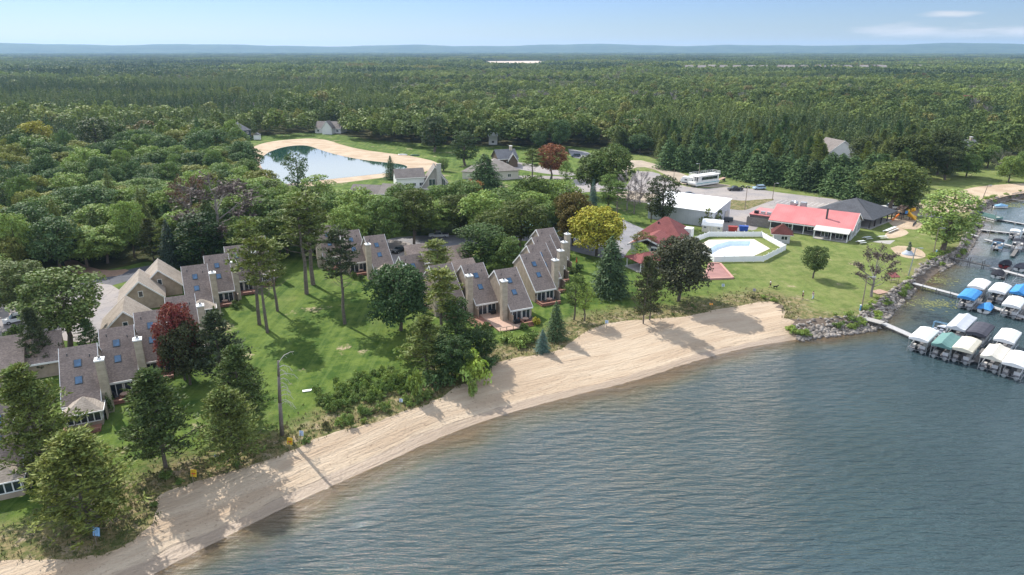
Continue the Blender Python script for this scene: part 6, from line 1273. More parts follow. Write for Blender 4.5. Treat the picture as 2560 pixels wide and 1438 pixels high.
LF = [(2273, 842, 'white', 'white arched canopy, lift nearest the shore in the front row', 'arch', 'white canopy nearest the shore'), (2329, 858, 'green', 'green ridged canopy lift in the front row', 'ridge', 'green ridged canopy'), (2380, 868, 'tan', 'tan canopy lift third in the front row', 'arch', 'tan canopy in the front row'), (2451, 888, 'beige', 'beige ridged canopy lift fourth in the front row', 'ridge', 'beige ridged canopy'), (2505, 905, 'white', 'large white canopy lift at the right end of the front row', 'arch', 'large white canopy at the right end'),
 (2417, 829, 'dark', 'charcoal canopy lift behind the tan one', 'arch', 'charcoal canopy'), (2484, 846, 'white', 'white canopy lift behind the beige one', 'arch', 'white canopy behind the beige one'), (2394, 740, 'blue', 'bright blue canopy lift at the end of the second pier', 'arch', 'bright blue canopy'), (2419, 714, 'white', 'off white canopy lift behind the bright blue one', 'arch', 'off white canopy behind the blue one'),
 (2471, 725, 'white', 'white canopy lift right of the bright blue one', 'arch', 'white canopy right of the blue one'), (2505, 760, 'white', 'white canopy lift over the boat with a pale motor, right of the small blue boat', 'arch', 'white canopy right of the small blue boat'), (2524, 729, 'blue', 'blue ridged canopy lift at the right frame edge', 'ridge', 'blue ridged canopy at the frame edge')]
for x, y, c, lb, k, bl in LF: lift(x, y, c, lb, kind=k, blabel='pontoon boat under the ' + bl)
# grey ribbed hard cover lift
lift(2366, 815, 'grey', 'long pale grey ribbed canopy lift with a dark front curtain', L=9.0, kind='ridge', boat='pontoon', blabel='pontoon boat under the pale grey ribbed canopy')
for px, py, L, cov, lb, kw in ((2318, 836, 6.4, None, 'open white boat with a light blue tower behind the nearest white canopy', dict(arch=1)), (2440, 775, 5.2, 'blue', 'small boat under a tight blue cover between the canopies', {}), (2474, 689, 5.4, 'black', 'boat under a black cover nearest the third pier', {}), (2494, 664, 5.4, 'black', 'red hulled boat under a black cover', dict(hullc=MAT('dark_red_hull', (.25, .04, .04), .4))), (2532, 672, 5.6, 'dark', 'boat under a charcoal cover at the frame edge', {})):
    q = G(px, py, .4); q.z = 0; runabout(q, BR, lb, L, 2.5, cov, **kw)
for px, py, lb, b in ((2476, 622, 'open pontoon boat with light blue stern and black canopy', 'black'), (2526, 622, 'open pontoon boat with black canopy right of the light blue sterned one', 'black'), (2556, 624, 'white pontoon boat cut by the frame edge', 'dark')):
    q = G(px, py, .4); q.z = 0; pontoon(q, BR + .1, lb, 6.4, 2.5, CAN['lblue'] if 'light blue stern and' in lb else None, b, True)
q = G(2436, 532, .3); q.z = 0; a = G(2500, 549, .3); rz = math.atan2(a.y - q.y, a.x - q.x); pontoon(q, rz, 'long grey green pontoon boat moored below the willow', 11, 2.6, CAN['green'], None)
q = G(2482, 517, .2); q.z = 0; runabout(q, R(-12), 'pair of small blue and white craft among the reeds', 4.2, 1.8, 'lblue')
for px, py, lb in ((2500, 716, 'empty boat lift frame left of the frame edge below the charcoal covered boat'), (2530, 706, 'empty boat lift frame at the right frame edge below the charcoal covered boat')):
    q = G(px, py, .4); q.z = 0; t = thing('empty_boat_lift', lb, 'boat lift', q, BR); m = MB()
    for y in (0, -2.8):
        m.tube((0, y, .5), (5, y, .5), .05, .05, 6)
        for x in (.1, 4.9): m.tube((x, y, -1), (x, y, 1.7), .05, .05, 6)
    for x in (.1, 1.7, 3.3, 4.9): m.tube((x, 0, .5), (x, -2.8, .5), .05, .05, 6)
    m.build('frame', ALU, t); MB().tube((.1, -2.8, 1.3), (.1, -2.95, 1.3), .4, .4, 10).build('winch_wheel', ALU, t)
for px, py, lb, b in ((2552, 596, 'white pontoon boat far right beyond the low pier', 'white'), (2520, 596, 'pontoon boat under a pale canopy beyond the low pier', 'grey')): q = G(px, py, .4); q.z = 0; pontoon(q, BR + .1, lb, 6.0, 2.4, None, b, False)
# piers
PLK = MAT('silvery_pier_planks', (.42, .41, .40), .8, .15, 3, bump=.3); PLD = MAT('dark_pier_planks', (.17, .16, .15), .85, .2, 3, bump=.3)
def pier(p0, p1, w, z, label, mat, np_=4, rail=False, name='pier', ph=.0, floats=0, pm=None):
    a, b = G(*p0, z), G(*p1, z); d = b - a; L = d.length; rz = math.atan2(d.y, d.x); t = thing(name, label, 'pier', (a.x, a.y, 0), rz)
    m = MB(); n = max(1, int(L / .3)) 
    for i in range(n): m.box(i * L / n, (i + .9) * L / n, -w / 2, w / 2, z - .05, z)
    m.build('planks', mat, t); MB().box(0, L, -w / 2 + .02, -w / 2 + .1, z - .22, z - .06).box(0, L, w / 2 - .1, w / 2 - .02, z - .22, z - .06).build('joist', PLD, t)
    for i in range(np_):
        x = L * (i + .5) / np_
        for y in (-w / 2 - .07, w / 2 + .07): MB().tube((x, y, -1.6), (x, y, z + ph), .07, .07, 6).build('post', pm or DGREY, t)
    for i in range(floats): x = L * (i + .5) / floats; MB().box(x - .55, x + .55, -w / 2 - .1, w / 2 + .1, -.15, z - .06).build('float', BLACK, t, bevel=.05)
    return t
pier((2140, 789), (2207, 807), 2.0, 1.2, 'solid grey gangway from the rocky point', CONC, 2, name='gangway')
pier((2208, 808), (2430, 905), 1.6, .6, 'first pier running between the two nearest boat rows', PLK, 9)
pier((2262, 702), (2398, 738), 1.3, .95, 'second pier of pale planks on tall posts to the bright blue canopy', PLK, 4, ph=.35)
pier((2400, 740), (2600, 806), 1.4, .6, 'second pier outer part among the canopies', PLK, 7)
pier((2372, 642), (2476, 665), 1.1, 1.1, 'third pier with three dark heavy post pairs', PLD, 3, ph=.9, pm=MAT('dark_pile', (.07, .06, .055), .8))
pier((2478, 668), (2600, 700), 1.4, .6, 'third pier outer part beside the black covered boats', PLK, 4)
pier((2411, 581), (2446, 591), 1.0, 1.0, 'short pale plank pier from the stony bank', PLK, 2, ph=.8); pier((2462, 598), (2600, 632), 1.2, .5, 'low pier before the open pontoon boats', PLK, 5)
pier((2452, 574), (2533, 583), 1.1, .45, 'floating pier on four black floats', PLK, 2, floats=4); pier((2500, 549), (2620, 570), 1.1, .45, 'floating pier beyond the long pontoon boat', PLK, 3, floats=6); pier((2530, 498), (2600, 508), 1.2, .6, 'grey pier at the far reeds', PLD, 3)
for a, b, lb in (((2434, 773), (2454, 742), 'finger pier left of the small blue covered boat'), ((2546, 797), (2562, 764), 'finger pier at the right frame edge'), ((2504, 694), (2526, 668), 'finger pier beside the black covered boat'), ((2316, 872), (2344, 838), 'finger pier between the white and green canopies'), ((2440, 905), (2462, 872), 'finger pier between the tan and beige canopies'), ((2470, 758), (2484, 738), 'finger pier between the blue and white canopies'), ((2530, 640), (2544, 620), 'finger pier between the open pontoon boats')):
    pier(a, b, .9, .55, lb, PLD, 2, name='finger_pier')
def pole(name, px, py, top, r, lab, cat, mat=None, arm=0, head=False, lean=0):
    p = G(px, py, 0 if 'mooring' in name else ZL); h = GY(top, p.y) - p.z; t = thing(name, lab, cat, p); MB().tube((0, 0, -.3), (lean, 0, h), r, r * .65, 8).build('shaft', mat or POLEM, t)
    if arm: MB().path([(lean, 0, h - .15), (lean + arm * .6, -.1, h + .05), (lean + arm, -.1, h)], .05, .04, 5).build('arm', ALU, t)
    if head: MB().box(lean + arm - .1 * abs(arm), lean + arm + .7 * (1 if arm > 0 else -1), -.28, .08, h - .12, h + .05).build('lamp_head', ALU, t, bevel=.03)
    return t
for a in ((2153, 776, 692, 'wooden lamp post at the corner of the marina lawn', 1.0), (1862, 524, 466, 'thin tall lamp post with twin heads on the grass island', .9), (1931, 500, 458, 'lamp post at the tip of the grass island', .8), (2333, 636, 570, 'wooden lamp post beside the tall willow', .9), (2450, 512, 463, 'leaning lamp post on the far sand', .6), (1682, 477, 424, 'thin pole at the gravel yard', 0), (1745, 462, 409, 'lamp post behind the houseboat', -.7)):
    pole('lamp_post', a[0], a[1], a[2], .13, a[3], 'lamp post', arm=a[4], head=a[4] != 0, lean=1.2 if 'leaning' in a[3] else 0)
pole('lamp_post', 2270, 692, 620, .14, 'grey lamp post at the head of the second pier', 'lamp post', ALU, arm=.9, head=True, lean=.5)
for px, py, tp, lb in ((2474, 586, 552, 'thin mooring pole by the stony bank'), (2529, 592, 556, 'thin mooring pole at the floating pier end'), (2484, 560, 528, 'thin mooring pole by the long pontoon boat'), (2535, 500, 486, 'thin mooring pole at the far reeds')): pole('mooring_pole', px, py, tp, .06, lb, 'pole')
# rock bank: far more stones than one could count
def rocks():
    rg = np.random.default_rng(17); phi = (1 + 5 ** .5) / 2; I = np.array([(-1, phi, 0), (1, phi, 0), (-1, -phi, 0), (1, -phi, 0), (0, -1, phi), (0, 1, phi), (0, -1, -phi), (0, 1, -phi), (phi, 0, -1), (phi, 0, 1), (-phi, 0, -1), (-phi, 0, 1)]) / 1.9
    IF = np.array([(0, 11, 5), (0, 5, 1), (0, 1, 7), (0, 7, 10), (0, 10, 11), (1, 5, 9), (5, 11, 4), (11, 10, 2), (10, 7, 6), (7, 1, 8), (3, 9, 4), (3, 4, 2), (3, 2, 6), (3, 6, 8), (3, 8, 9), (4, 9, 5), (2, 4, 11), (6, 2, 10), (8, 6, 7), (9, 8, 1)])
    n = 26000; k = rg.integers(0, len(SN) - 1, n); f = rg.random((n, 1)); P = SN[k] * (1 - f) + SN[k + 1] * f; seg = np.hypot(*(SN[k + 1] - SN[k]).T); P = P[rg.random(n) < seg / 3]; P = P + rg.normal(0, 2.2, P.shape); sh, arc, dv = shore_np(P); px, py = proj_np(P[:, 0], P[:, 1], 0)
    m = (P[:, 0] > jx) & (sh > -.9) & (px < 2700) & (inpoly(P[:, 0], P[:, 1], LAKE_T) | (dv < .5)) & ~((px > 2290) & (px < 2350) & (py > 672) & (py < 725) & (sh < 1.4)); P, sh, dv = P[m][:3800], sh[m][:3800], dv[m][:3800]
    z = bed_z(sh, dv) + .08; s_ = rg.uniform(.16, .50, len(P)); V = []; sc = rg.uniform(.7, 1.3, (len(P), 1, 3)) * np.array([1, 1, .7]); jit = rg.uniform(.8, 1.15, (len(P), 12, 1)); a = rg.uniform(0, 6.28, len(P)); ca, sa = np.cos(a)[:, None], np.sin(a)[:, None]
    Q = I[None] * jit * sc * s_[:, None, None]; X = Q[:, :, 0] * ca - Q[:, :, 1] * sa; Y = Q[:, :, 0] * sa + Q[:, :, 1] * ca; Q = np.stack([X + P[:, :1], Y + P[:, 1:], Q[:, :, 2] + z[:, None]], 2)
    F = (IF[None] + 12 * np.arange(len(P))[:, None, None]).reshape(-1, 3); t = NT('bank_stone'); v = t.n('ShaderNodeTexVoronoi', {'Vector': t.coord(), 'Scale': 1.1}).outputs[1]; g = t.n('ShaderNodeRGBToBW', {0: v}).outputs[0]
    c = t.mix(g, (.10, .085, .07), (.40, .36, .32)); c = t.mix(t.math('MULTIPLY', t.rng(t.noise(4, 4), .4, .7), .5), c, (.14, .12, .10)); mt = t.end(t.bsdf(c, .85, 0, .25, t.bump(t.noise(12, 3), .4, .05)))
    tag(link('rock_bank', mesh_np('rock_bank', Q.reshape(-1, 3), [F], mt)), 'grey boulders piled along the rocky point and the marina bank', 'rocks', kind='stuff')
    for i in range(110):
        j = rg.integers(0, len(P)); h = rg.uniform(.6, 1.3); tree_at('bush', P[j, 0] - .5, P[j, 1] + .8, h, h * 1.8, ['lime', 'oakl', 'oak', 'willow'][i % 4], 'leafy weed clump growing among the bank stones', 'weed clumps on the rock bank', z=max(.4, z[j]))
rocks()
def weeds():
    rg = np.random.default_rng(3); P = []
    for px, py, n, sx, sy in ((2335, 760, 260, 5, 2.5), (2318, 722, 90, 1.5, 2), (2345, 700, 160, 4, 3), (2560, 512, 500, 14, 2.2), (2520, 516, 160, 5, 1.2)):
        q = G(px, py, 0); P.append(np.column_stack([rg.normal(q.x, sx * .6, n), rg.normal(q.y, sy * .6, n), np.full(n, .012)]))
    P = np.concatenate(P); V, F = cards(P, np.tile([0, 0, 1.0], (len(P), 1)), .42, .8, .02, rg); V[:, 2] = .02 + rg.uniform(0, .02, len(V)); tag(link('water_weeds', mesh_np('water_weeds', V, [F], MAT('floating_weed', (.16, .17, .06), .7, .3, 1))), 'pale floating weed patches in the marina shallows', 'water weeds', kind='stuff')
weeds()
# ================================================================ VEHICLES
RUB = MAT('tyre_rubber', (.02, .02, .02), .8); RIM = MAT('wheel_rim', (.45, .46, .47), .35, .1, 3, metal=.6)
def paint(n, c): return MAT(n, c, .28, .06, 1, spec=.6)
def car(loc, rz, col, label, kind='suv', name=None):
    t = thing(name or ('pickup_truck' if kind == 'pickup' else 'parked_car'), label, 'truck' if kind == 'pickup' else 'car', loc, rz)
    L, w = (5.6, 1.95) if kind == 'pickup' else (4.7, 1.85); h = 1.0
    low = [(0, .35), (.05, .75), (.15, .95), (L * .26, 1.05), (L - .1, 1.02), (L, .8), (L, .35)]
    MB().prism(low, -w / 2, w / 2, 'y').build('body', col, t, bevel=.07)
    if kind == 'pickup': cab = [(L * .24, 1.0), (L * .34, 1.72), (L * .60, 1.76), (L * .64, 1.0)]; MB().box(L * .68, L - .12, -w / 2 + .12, w / 2 - .12, 1.03, 1.06).build('bed_liner', BLACK, t)
    elif kind == 'suv': cab = [(L * .22, 1.0), (L * .36, 1.62), (L * .90, 1.62), (L * .98, 1.0)]
    else: cab = [(L * .26, 1.0), (L * .40, 1.42), (L * .72, 1.42), (L * .9, 1.0)]
    MB().prism(cab, -w / 2 + .1, w / 2 - .1, 'y').build('cabin_glass', GLASS, t, bevel=.08); r0, r1 = cab[1][0] + .08, cab[2][0] - .06; MB().box(r0, r1, -w / 2 + .12, w / 2 - .12, cab[1][1] - .03, cab[1][1] + .06).build('roof', col, t, bevel=.04)
    for x in (L * .18, L * .8):
        for y in (-w / 2 + .05, w / 2 - .05):
            wv = MB().tube((x, y - .12, .34), (x, y + .12, .34), .35, .35, 14).build('wheel', RUB, t); MB().tube((x, y - .135, .34), (x, y + .135, .34), .19, .19, 10).build('rim', RIM, wv)
    for y in (-w / 2 + .3, w / 2 - .3): MB().box(-.03, .06, y - .18, y + .18, .68, .84).build('headlight', MAT('headlight_glass', (.6, .62, .64), .15), t); MB().box(L - .05, L + .03, y - .12, y + .12, .7, .9).build('tail_light', MAT('red_lamp_glass', (.3, .01, .01), .2), t)
SIL = paint('silver_paint', (.50, .52, .54)); BLK = paint('black_paint', (.015, .016, .02)); GRN = paint('dark_green_paint', (.02, .07, .05)); WHT = paint('white_car_paint', (.72, .72, .72)); BLU = paint('pale_blue_paint', (.35, .48, .60)); NVY = paint('navy_paint', (.03, .045, .08))
def carpx(px, py, rz, col, lb, kind='suv'): q = G(px, py); car(q, rz, col, lb, kind)
carpx(1072, 594, R(6), SIL, 'silver pickup truck on the small car park behind the townhouses', 'pickup'); carpx(984, 636, R(60), BLK, 'black car parked in tree shade beside the townhouse driveway', 'sedan'); carpx(1614, 582, R(-4), GRN, 'dark green estate car beside the pool house')
carpx(1820, 477, R(8), BLK, 'black pickup on the car park below the houseboat', 'pickup'); carpx(1883, 474, R(8), BLU, 'pale blue and white car at the edge of the pine row'); carpx(2204, 522, R(-6), WHT, 'white pickup truck by the playground', 'pickup'); carpx(1428, 393, R(15), NVY, 'dark car on the lane behind the rust red tree')
carpx(162, 384, R(80), SIL, 'silver car at the woodland driveway among trees', 'sedan'); carpx(238, 412, R(20), BLU, 'pale car on the woodland driveway below the tall open tree', 'sedan'); carpx(1704, 490, R(4), NVY, 'small dark car behind the white warehouse roof', 'sedan'); carpx(8, 812, R(40), WHT, 'white car at the left frame edge driveway')
def motorbike(px, py, lb):
    t = thing('motorcycle', lb, 'motorcycle', G(px, py), R(20), 'motorcycles beside the black pickup'); MB().tube((-.7, -.06, .32), (-.7, .06, .32), .32, .32, 12).build('wheel', RUB, t); MB().tube((.7, -.06, .32), (.7, .06, .32), .32, .32, 12).build('wheel', RUB, t); MB().box(-.5, .4, -.14, .14, .45, .85).build('body', BLK, t, bevel=.06); MB().tube((-.62, -.35, 1.05), (-.62, .35, 1.05), .025, .025, 5).build('handlebar', ALU, t); MB().box(-.1, .6, -.15, .15, .8, .92).build('seat', BLACK, t)
motorbike(1856, 470, 'motorcycle nearer the black pickup'); motorbike(1869, 471, 'motorcycle nearer the pale blue car')
# houseboat on its cradle and camper behind it
def houseboat():
    a, b = G(1742, 469), G(1804, 460); rz = math.atan2(b.y - a.y, b.x - a.x); t = thing('houseboat', 'white two deck houseboat with a dark window band standing on the sand', 'boat', a, rz, None); L, w = 12.5, 4.0; tl = MAT('teal_stripe_paint', (.18, .42, .45), .4)
    MB().prism([(-1, 1.2), (-.4, .5), (L - .6, .5), (L, 1.3), (L, 1.7), (-1, 1.7)], 0, w, 'y').build('hull', WHITE, t); MB().box(-.3, L - .2, -.02, -.002, 1.25, 1.5).build('stripe', tl, t)
    MB().box(1.6, L - .4, .2, w - .2, 1.7, 4.1).build('cabin', WHITE, t); MB().box(2.6, L - 1.2, .12, .199, 2.5, 3.6).build('window_band', GLASS, t)
    MB().box(-.8, L + .1, -.1, w + .1, 4.1, 4.25).build('top_deck', WHITE, t); r_ = MB()
    for z in (4.75, 5.25): r_.tube((-.6, 0, z), (L, 0, z), .04, .04, 4).tube((-.6, w, z), (L, w, z), .04, .04, 4).tube((L, 0, z), (L, w, z), .04, .04, 4).tube((-.6, 0, z), (-.6, w, z), .04, .04, 4)
    for k in range(11):
        x = -.6 + k * (L + .6) / 10
        for y in (0, w): r_.tube((x, y, 4.25), (x, y, 5.25), .035, .035, 4)
    r_.build('railing', WHITE, t); f = MB()
    for y in (.1, w - .2): f.box(-.8, -.7, y, y + .1, 1.7, 4.1)
    f.box(-.9, 1.5, .02, .08, 2.3, 2.4).build('porch_post', WHITE, t); framed('sliding_door', t, 1.0, 3.0, 1.75, 3.6, 0, 2, side=-1, x=1.599)
    tr = thing('boat_trailer', 'low dark trailer under the houseboat', 'trailer', a, rz); MB().box(-2.2, L - 2, .5, .7, .25, .48).box(-2.2, L - 2, w - .7, w - .5, .25, .48).build('frame', DGREY, tr)
    for x in (6.5, 7.6):
        for y in (.35, w - .35): MB().tube((x, y - .1, .33), (x, y + .1, .33), .33, .33, 12).build('wheel', RUB, tr)
    c, d = G(1700, 461), G(1730, 464); rz = math.atan2(d.y - c.y, d.x - c.x); t = thing('camper_trailer', 'white camper trailer with dark lower edge beside the houseboat', 'trailer', c, rz)
    MB().prism([(0, .9), (-.1, 1.9), (.8, 3.1), (6.2, 3.1), (6.3, .6), (.6, .6)], 0, 2.4, 'y').build('body', WHITE, t, bevel=.12); MB().box(.6, 6.2, -.03, -.004, .65, 1.1).build('lower_panel', DGREY, t); framed('window', t, 1.6, 2.8, 1.6, 2.4, -.001, 1); framed('window', t, 4.6, 5.4, 1.6, 2.4, -.001, 1); framed('door', t, 3.4, 4.1, .7, 2.6, -.001, 1, glass=WHITE)
    for x in (2.9, 3.8): MB().tube((x, .0, .35), (x, .3, .35), .35, .35, 12).build('wheel', RUB, t)
    e, g = G(1768, 463), G(1820, 449); dr = g - e; t = thing('boarding_ramp', 'tan plank ramp lying beside the houseboat', 'ramp', e, math.atan2(dr.y, dr.x)); MB().prism([(0, .1), (dr.length * .8, 1.2), (dr.length * .8, 1.35), (0, .25)], -.7, .7, 'y').build('planks', DECKL, t); MB().box(dr.length * .78, dr.length * .79, -.6, .6, 0, 1.2).build('leg', DGREY, t)
houseboat()
# dumpsters
for px, py, c, lb in ((1822, 580, MAT('red_steel', (.32, .045, .035), .6, .12, 1, dirt=.2), 'red open dumpster left of the blue one'), (1849, 579, MAT('blue_steel', (.02, .07, .32), .55, .12, 1, dirt=.15), 'blue dumpster beside the kitchen yard')):
    t = thing('dumpster', lb, 'dumpster', G(px, py), R(-12)); MB().prism([(0, .15), (-.15, 1.5), (2.35, 1.5), (2.2, .15)], 0, 1.5, 'y').build('bin', c, t); MB().box(-.2, 2.4, -.05, .75, 1.502, 1.58).box(-.2, 2.4, .77, 1.55, 1.502, 1.58).build('lid', c, t)
t = thing('trash_trailer', 'dark covered trailer parked at the warehouse corner', 'trailer', G(1810, 556), R(-15)); MB().box(0, 2.6, 0, 1.5, .4, 1.5).build('box', DGREY, t, bevel=.05)
for y in (.1, 1.4): MB().tube((1.3, y - .1, .3), (1.3, y + .1, .3), .3, .3, 10).build('wheel', RUB, t)
# picnic tables
def picnic(px, py, rz, lb, L=2.0):
    t = thing('picnic_table', lb, 'picnic table', G(px, py), rz, 'picnic tables near the pavilion'); pw = MAT('whitewashed_planks', (.62, .64, .62), .7, .1, 2); MB().box(-L, L, -.4, .4, .72, .77).build('top', pw, t)
    for y in (-.8, .8): MB().box(-L, L, y - .15, y + .15, .42, .47).build('seat', pw, t)
    for x in (-L * .7, L * .7): MB().path([(x, -.75, 0), (x, -.2, .72)], .05, .05, 4).path([(x, .75, 0), (x, .2, .72)], .05, .05, 4).box(x - .04, x + .04, -.8, .8, .36, .42).build('leg', WOOD, t)
for a in ((2226, 578, R(42), 'longest white picnic table beside the pavilion floor', 3.6), (2206, 597, R(8), 'picnic table near the concrete pad', 1.2), (2168, 599, R(18), 'picnic table beside the glazed gable, farther of two', 1.1), (2152, 609, R(18), 'picnic table beside the glazed gable, nearer of two', 1.1)): picnic(*a)
t = thing('wooden_pallet', 'weathered wooden pallet lying by the leafless brown tree', 'pallet', G(2198, 731), R(25)); m = MB()
for i in range(7): m.box(-1.6 + i * .46, -1.25 + i * .46, -1.1, 1.1, .14, .18)
m.build('slats', DECKL, t); MB().box(-1.6, 1.6, -1.1, -1.0, 0, .138).box(-1.6, 1.6, 1.0, 1.1, 0, .138).box(-1.6, 1.6, -.05, .05, 0, .138).build('runner', WOOD, t)
t = thing('bench_shelter', 'small structure with a dull red slatted roof on the marina bank', 'shelter', G(2231, 705), R(10)); MB().prism([(-.9, 1.3), (.9, 1.9), (.9, 2.0), (-.9, 1.4)], -1.1, 1.1).build('roof', REDSH, t); MB().box(-1, 1, -.1, .3, .4, .48).build('seat', WOOD, t)
for x in (-.95, .95):
    for y in (-.7, .7): MB().tube((x, y, 0), (x, y, 1.35 if y < 0 else 1.8), .05, .05, 5).build('post', WOOD, t)
# playground
def playground():
    t = thing('playground_tower', 'climbing tower with a bright yellow spiral slide', 'playground', G(2255, 548), R(15)); yl = MAT('yellow_plastic', (.75, .40, .02), .4, .05, 1); bl = MAT('blue_plastic', (.05, .2, .45), .4); og = MAT('orange_plastic', (.7, .18, .02), .4)
    for x in (-1.5, 1.5):
        for y in (-1.2, 1.2): MB().box(x - .08, x + .08, y - .08, y + .08, 0, 3.4).build('post', MAT('brown_play_post', (.08, .05, .035), .7), t)
    MB().box(-1.5, 1.5, -1.2, 1.2, 1.6, 1.7).build('platform', BLACK, t); MB().prism([(-1.7, 3.2), (0, 4.3), (1.7, 3.2), (1.6, 3.15), (0, 4.2), (-1.6, 3.15)], -1.4, 1.4, 'y').build('roof', MAT('brown_play_post'), t); MB().box(-.5, .5, -1.26, -1.205, 2.0, 2.9).build('panel', bl, t)
    m = MB(); pts = [(2.6 + 1.1 * math.cos(a), -.6 + 1.1 * math.sin(a), 3.0 - a * .44) for a in [i * .45 for i in range(15)]]; m.path(pts, .58, .58, 8); m.build('spiral_slide', yl, t, sm=True)
    MB().path([(-1.5, 0, 1.6), (-4.2, -.6, .2), (-4.6, -.7, .15)], .3, .3, 6).build('straight_slide', og, t); m = MB()
    for i in range(7): m.tube((-2.6, -1.2, .3 + i * .25), (-1.4, -1.3, .3 + i * .25), .03, .03, 4)
    m.build('ladder', BLACK, t)
    MB().path([(1.2, -1.2, 2.3), (2.2, -3.0, .3)], .32, .32, 6).build('short_slide', yl, t)
    t = thing('play_fence', 'dark low lattice fence by the playground sand', 'fence', G(2286, 563), R(50)); m = MB().box(-2.6, 2.6, -.04, .04, .1, .2).box(-2.6, 2.6, -.04, .04, .9, 1.0)
    for i in range(12): m.box(-2.6 + i * .46, -2.5 + i * .46, -.03, .03, 0, 1.05)
    m.build('lattice', DGREY, t)
playground()
zone('playground_sand', [(2215, 545), (2250, 540), (2290, 545), (2310, 560), (2300, 575), (2250, 572), (2225, 562)], SAND2, .025); zone('sculpture_sand', [(2226, 620), (2250, 613), (2300, 622), (2318, 640), (2300, 648), (2262, 645), (2240, 636)], SAND2, .025)
zone('picnic_path', [(2238, 565), (2275, 580), (2262, 590), (2225, 598), (2205, 592)], SAND2, .022); zone('concrete_pad', [(2195, 602), (2238, 601), (2225, 611), (2180, 605)], CONC, .03, 0)
t = thing('garden_sculpture', 'dark mossy stacked sculpture on a grey round base in the sand ring', 'sculpture', G(2270, 636)); MB().tube((0, 0, 0), (0, 0, .35), 1.5, 1.4, 18).tube((0, 0, .35), (0, 0, 1.0), 1.2, .7, 14).build('base', MAT('blue_grey_stone', (.38, .42, .48), .7, .1, 1), t)
m = MB().ell((0, 0, 1.5), .65, .55, .6, 9, 6).ell((.1, 0, 2.3), .5, .45, .5, 9, 6).ell((-.05, 0, 3.0), .35, .35, .42, 8, 6); m.build('figure', MAT('mossy_bronze', (.09, .11, .06), .7, .5, 4, bump=.5), t)
# signs on the beach
def sign(px, py, kind, lb, w=.75, h=.9, rz=-.15):
    t = thing('beach_sign', lb, 'sign', G(px, py), rz); MB().tube((0, .05, -.2), (0, .05, 1.5), .035, .035, 6).build('post', WOOD, t)
    cols = dict(yellow=(.85, .55, .03), white=(.66, .74, .82), blue=(.35, .60, .82), orange=(.7, .3, .04), grey=(.3, .28, .30)); pm = MAT('sign_' + kind, cols[kind], .5, .05, 2); b = MB().box(-w / 2, w / 2, -.015, .015, 1.0, 1.0 + h).build('panel', pm, t); b.rotation_euler = (R(-14), 0, 0)
    l = MB()
    rr_ = random.Random(px)
    if kind in ('yellow', 'blue', 'white'):
        rows_ = 6
        for i in range(rows_):
            x = -w * .4
            while x < w * .38: e = min(w * .4, x + rr_.uniform(.05, .13)); l.box(x, e, -.022, -.016, 1.06 + h * .92 * i / rows_, 1.06 + h * .92 * i / rows_ + h * .07); x = e + .03
        l.build('lettering', MAT('dark_lettering', (.03, .02, .02), .6) if kind == 'yellow' else MAT('blue_lettering', (.03, .15, .4), .6), b)
        if kind == 'yellow': MB().box(-w * .4, w * .4, -.028, -.023, 1.0 + h * .36, 1.0 + h * .5).build('red_band', MAT('red_sign_ink', (.5, .04, .02), .6), b)
        if kind == 'blue': MB().box(-w / 2 - .04, w / 2 + .04, .016, .03, .96, 1.04 + h).build('backing', MAT('sign_blue_edge', (.03, .18, .5), .5), b)
sign(241, 1362, 'blue', 'blue and white sign under the broad bushy pine'); sign(484, 1212, 'yellow', 'yellow warning sign at the lower beach edge'); sign(541, 1170, 'white', 'pale blue sign by the curved leaning pine', .6, .7); sign(724, 1130, 'yellow', 'yellow warning sign near the dead snag'); sign(753, 1108, 'white', 'pale sign right of the dead snag', .6, .7); sign(1002, 1022, 'white', 'small white sign in the dune clumps', .5, .5); sign(1516, 822, 'white', 'white sign on the sand near the two slim pines', .6, .6); sign(1777, 775, 'orange', 'small orange sign at the top of the beach', .7, .4); sign(1885, 740, 'grey', 'small grey sign on the right lawn edge', .6, .6); sign(1807, 728, 'white', 'pale sign below the red court', .6, .6)
t = thing('lawn_board', 'flat white board lying on the lawn near the dune', 'board', G(768, 978), .3); MB().box(-.7, .7, -.3, .3, .05, .14).build('panel', WHITE, t)
for px, py, lb in ((2150, 776, 'short blue post beside the corner lamp post'), (2340, 636, 'short blue grey post beside the willow lamp')): t = thing('power_post', lb, 'post', G(px, py)); MB().box(-.12, .12, -.12, .12, 0, 1.1).build('cabinet', MAT('blue_post_paint', (.12, .3, .5), .5), t); MB().box(-.15, .15, -.15, .15, 1.1, 1.2).build('cap', WHITE, t)
for px, py, c, lb in ((1007, 388, WHT, 'white upturned canoe on the pond lawn'), (1037, 389.5, GRN, 'dark green upturned canoe on the pond lawn')): t = thing('canoe', lb, 'canoe', G(px, py), R(-5)); MB().ell((0, 0, .2), 2.6, .5, .45, 12, 6, -.3).build('hull', c, t, sm=True)
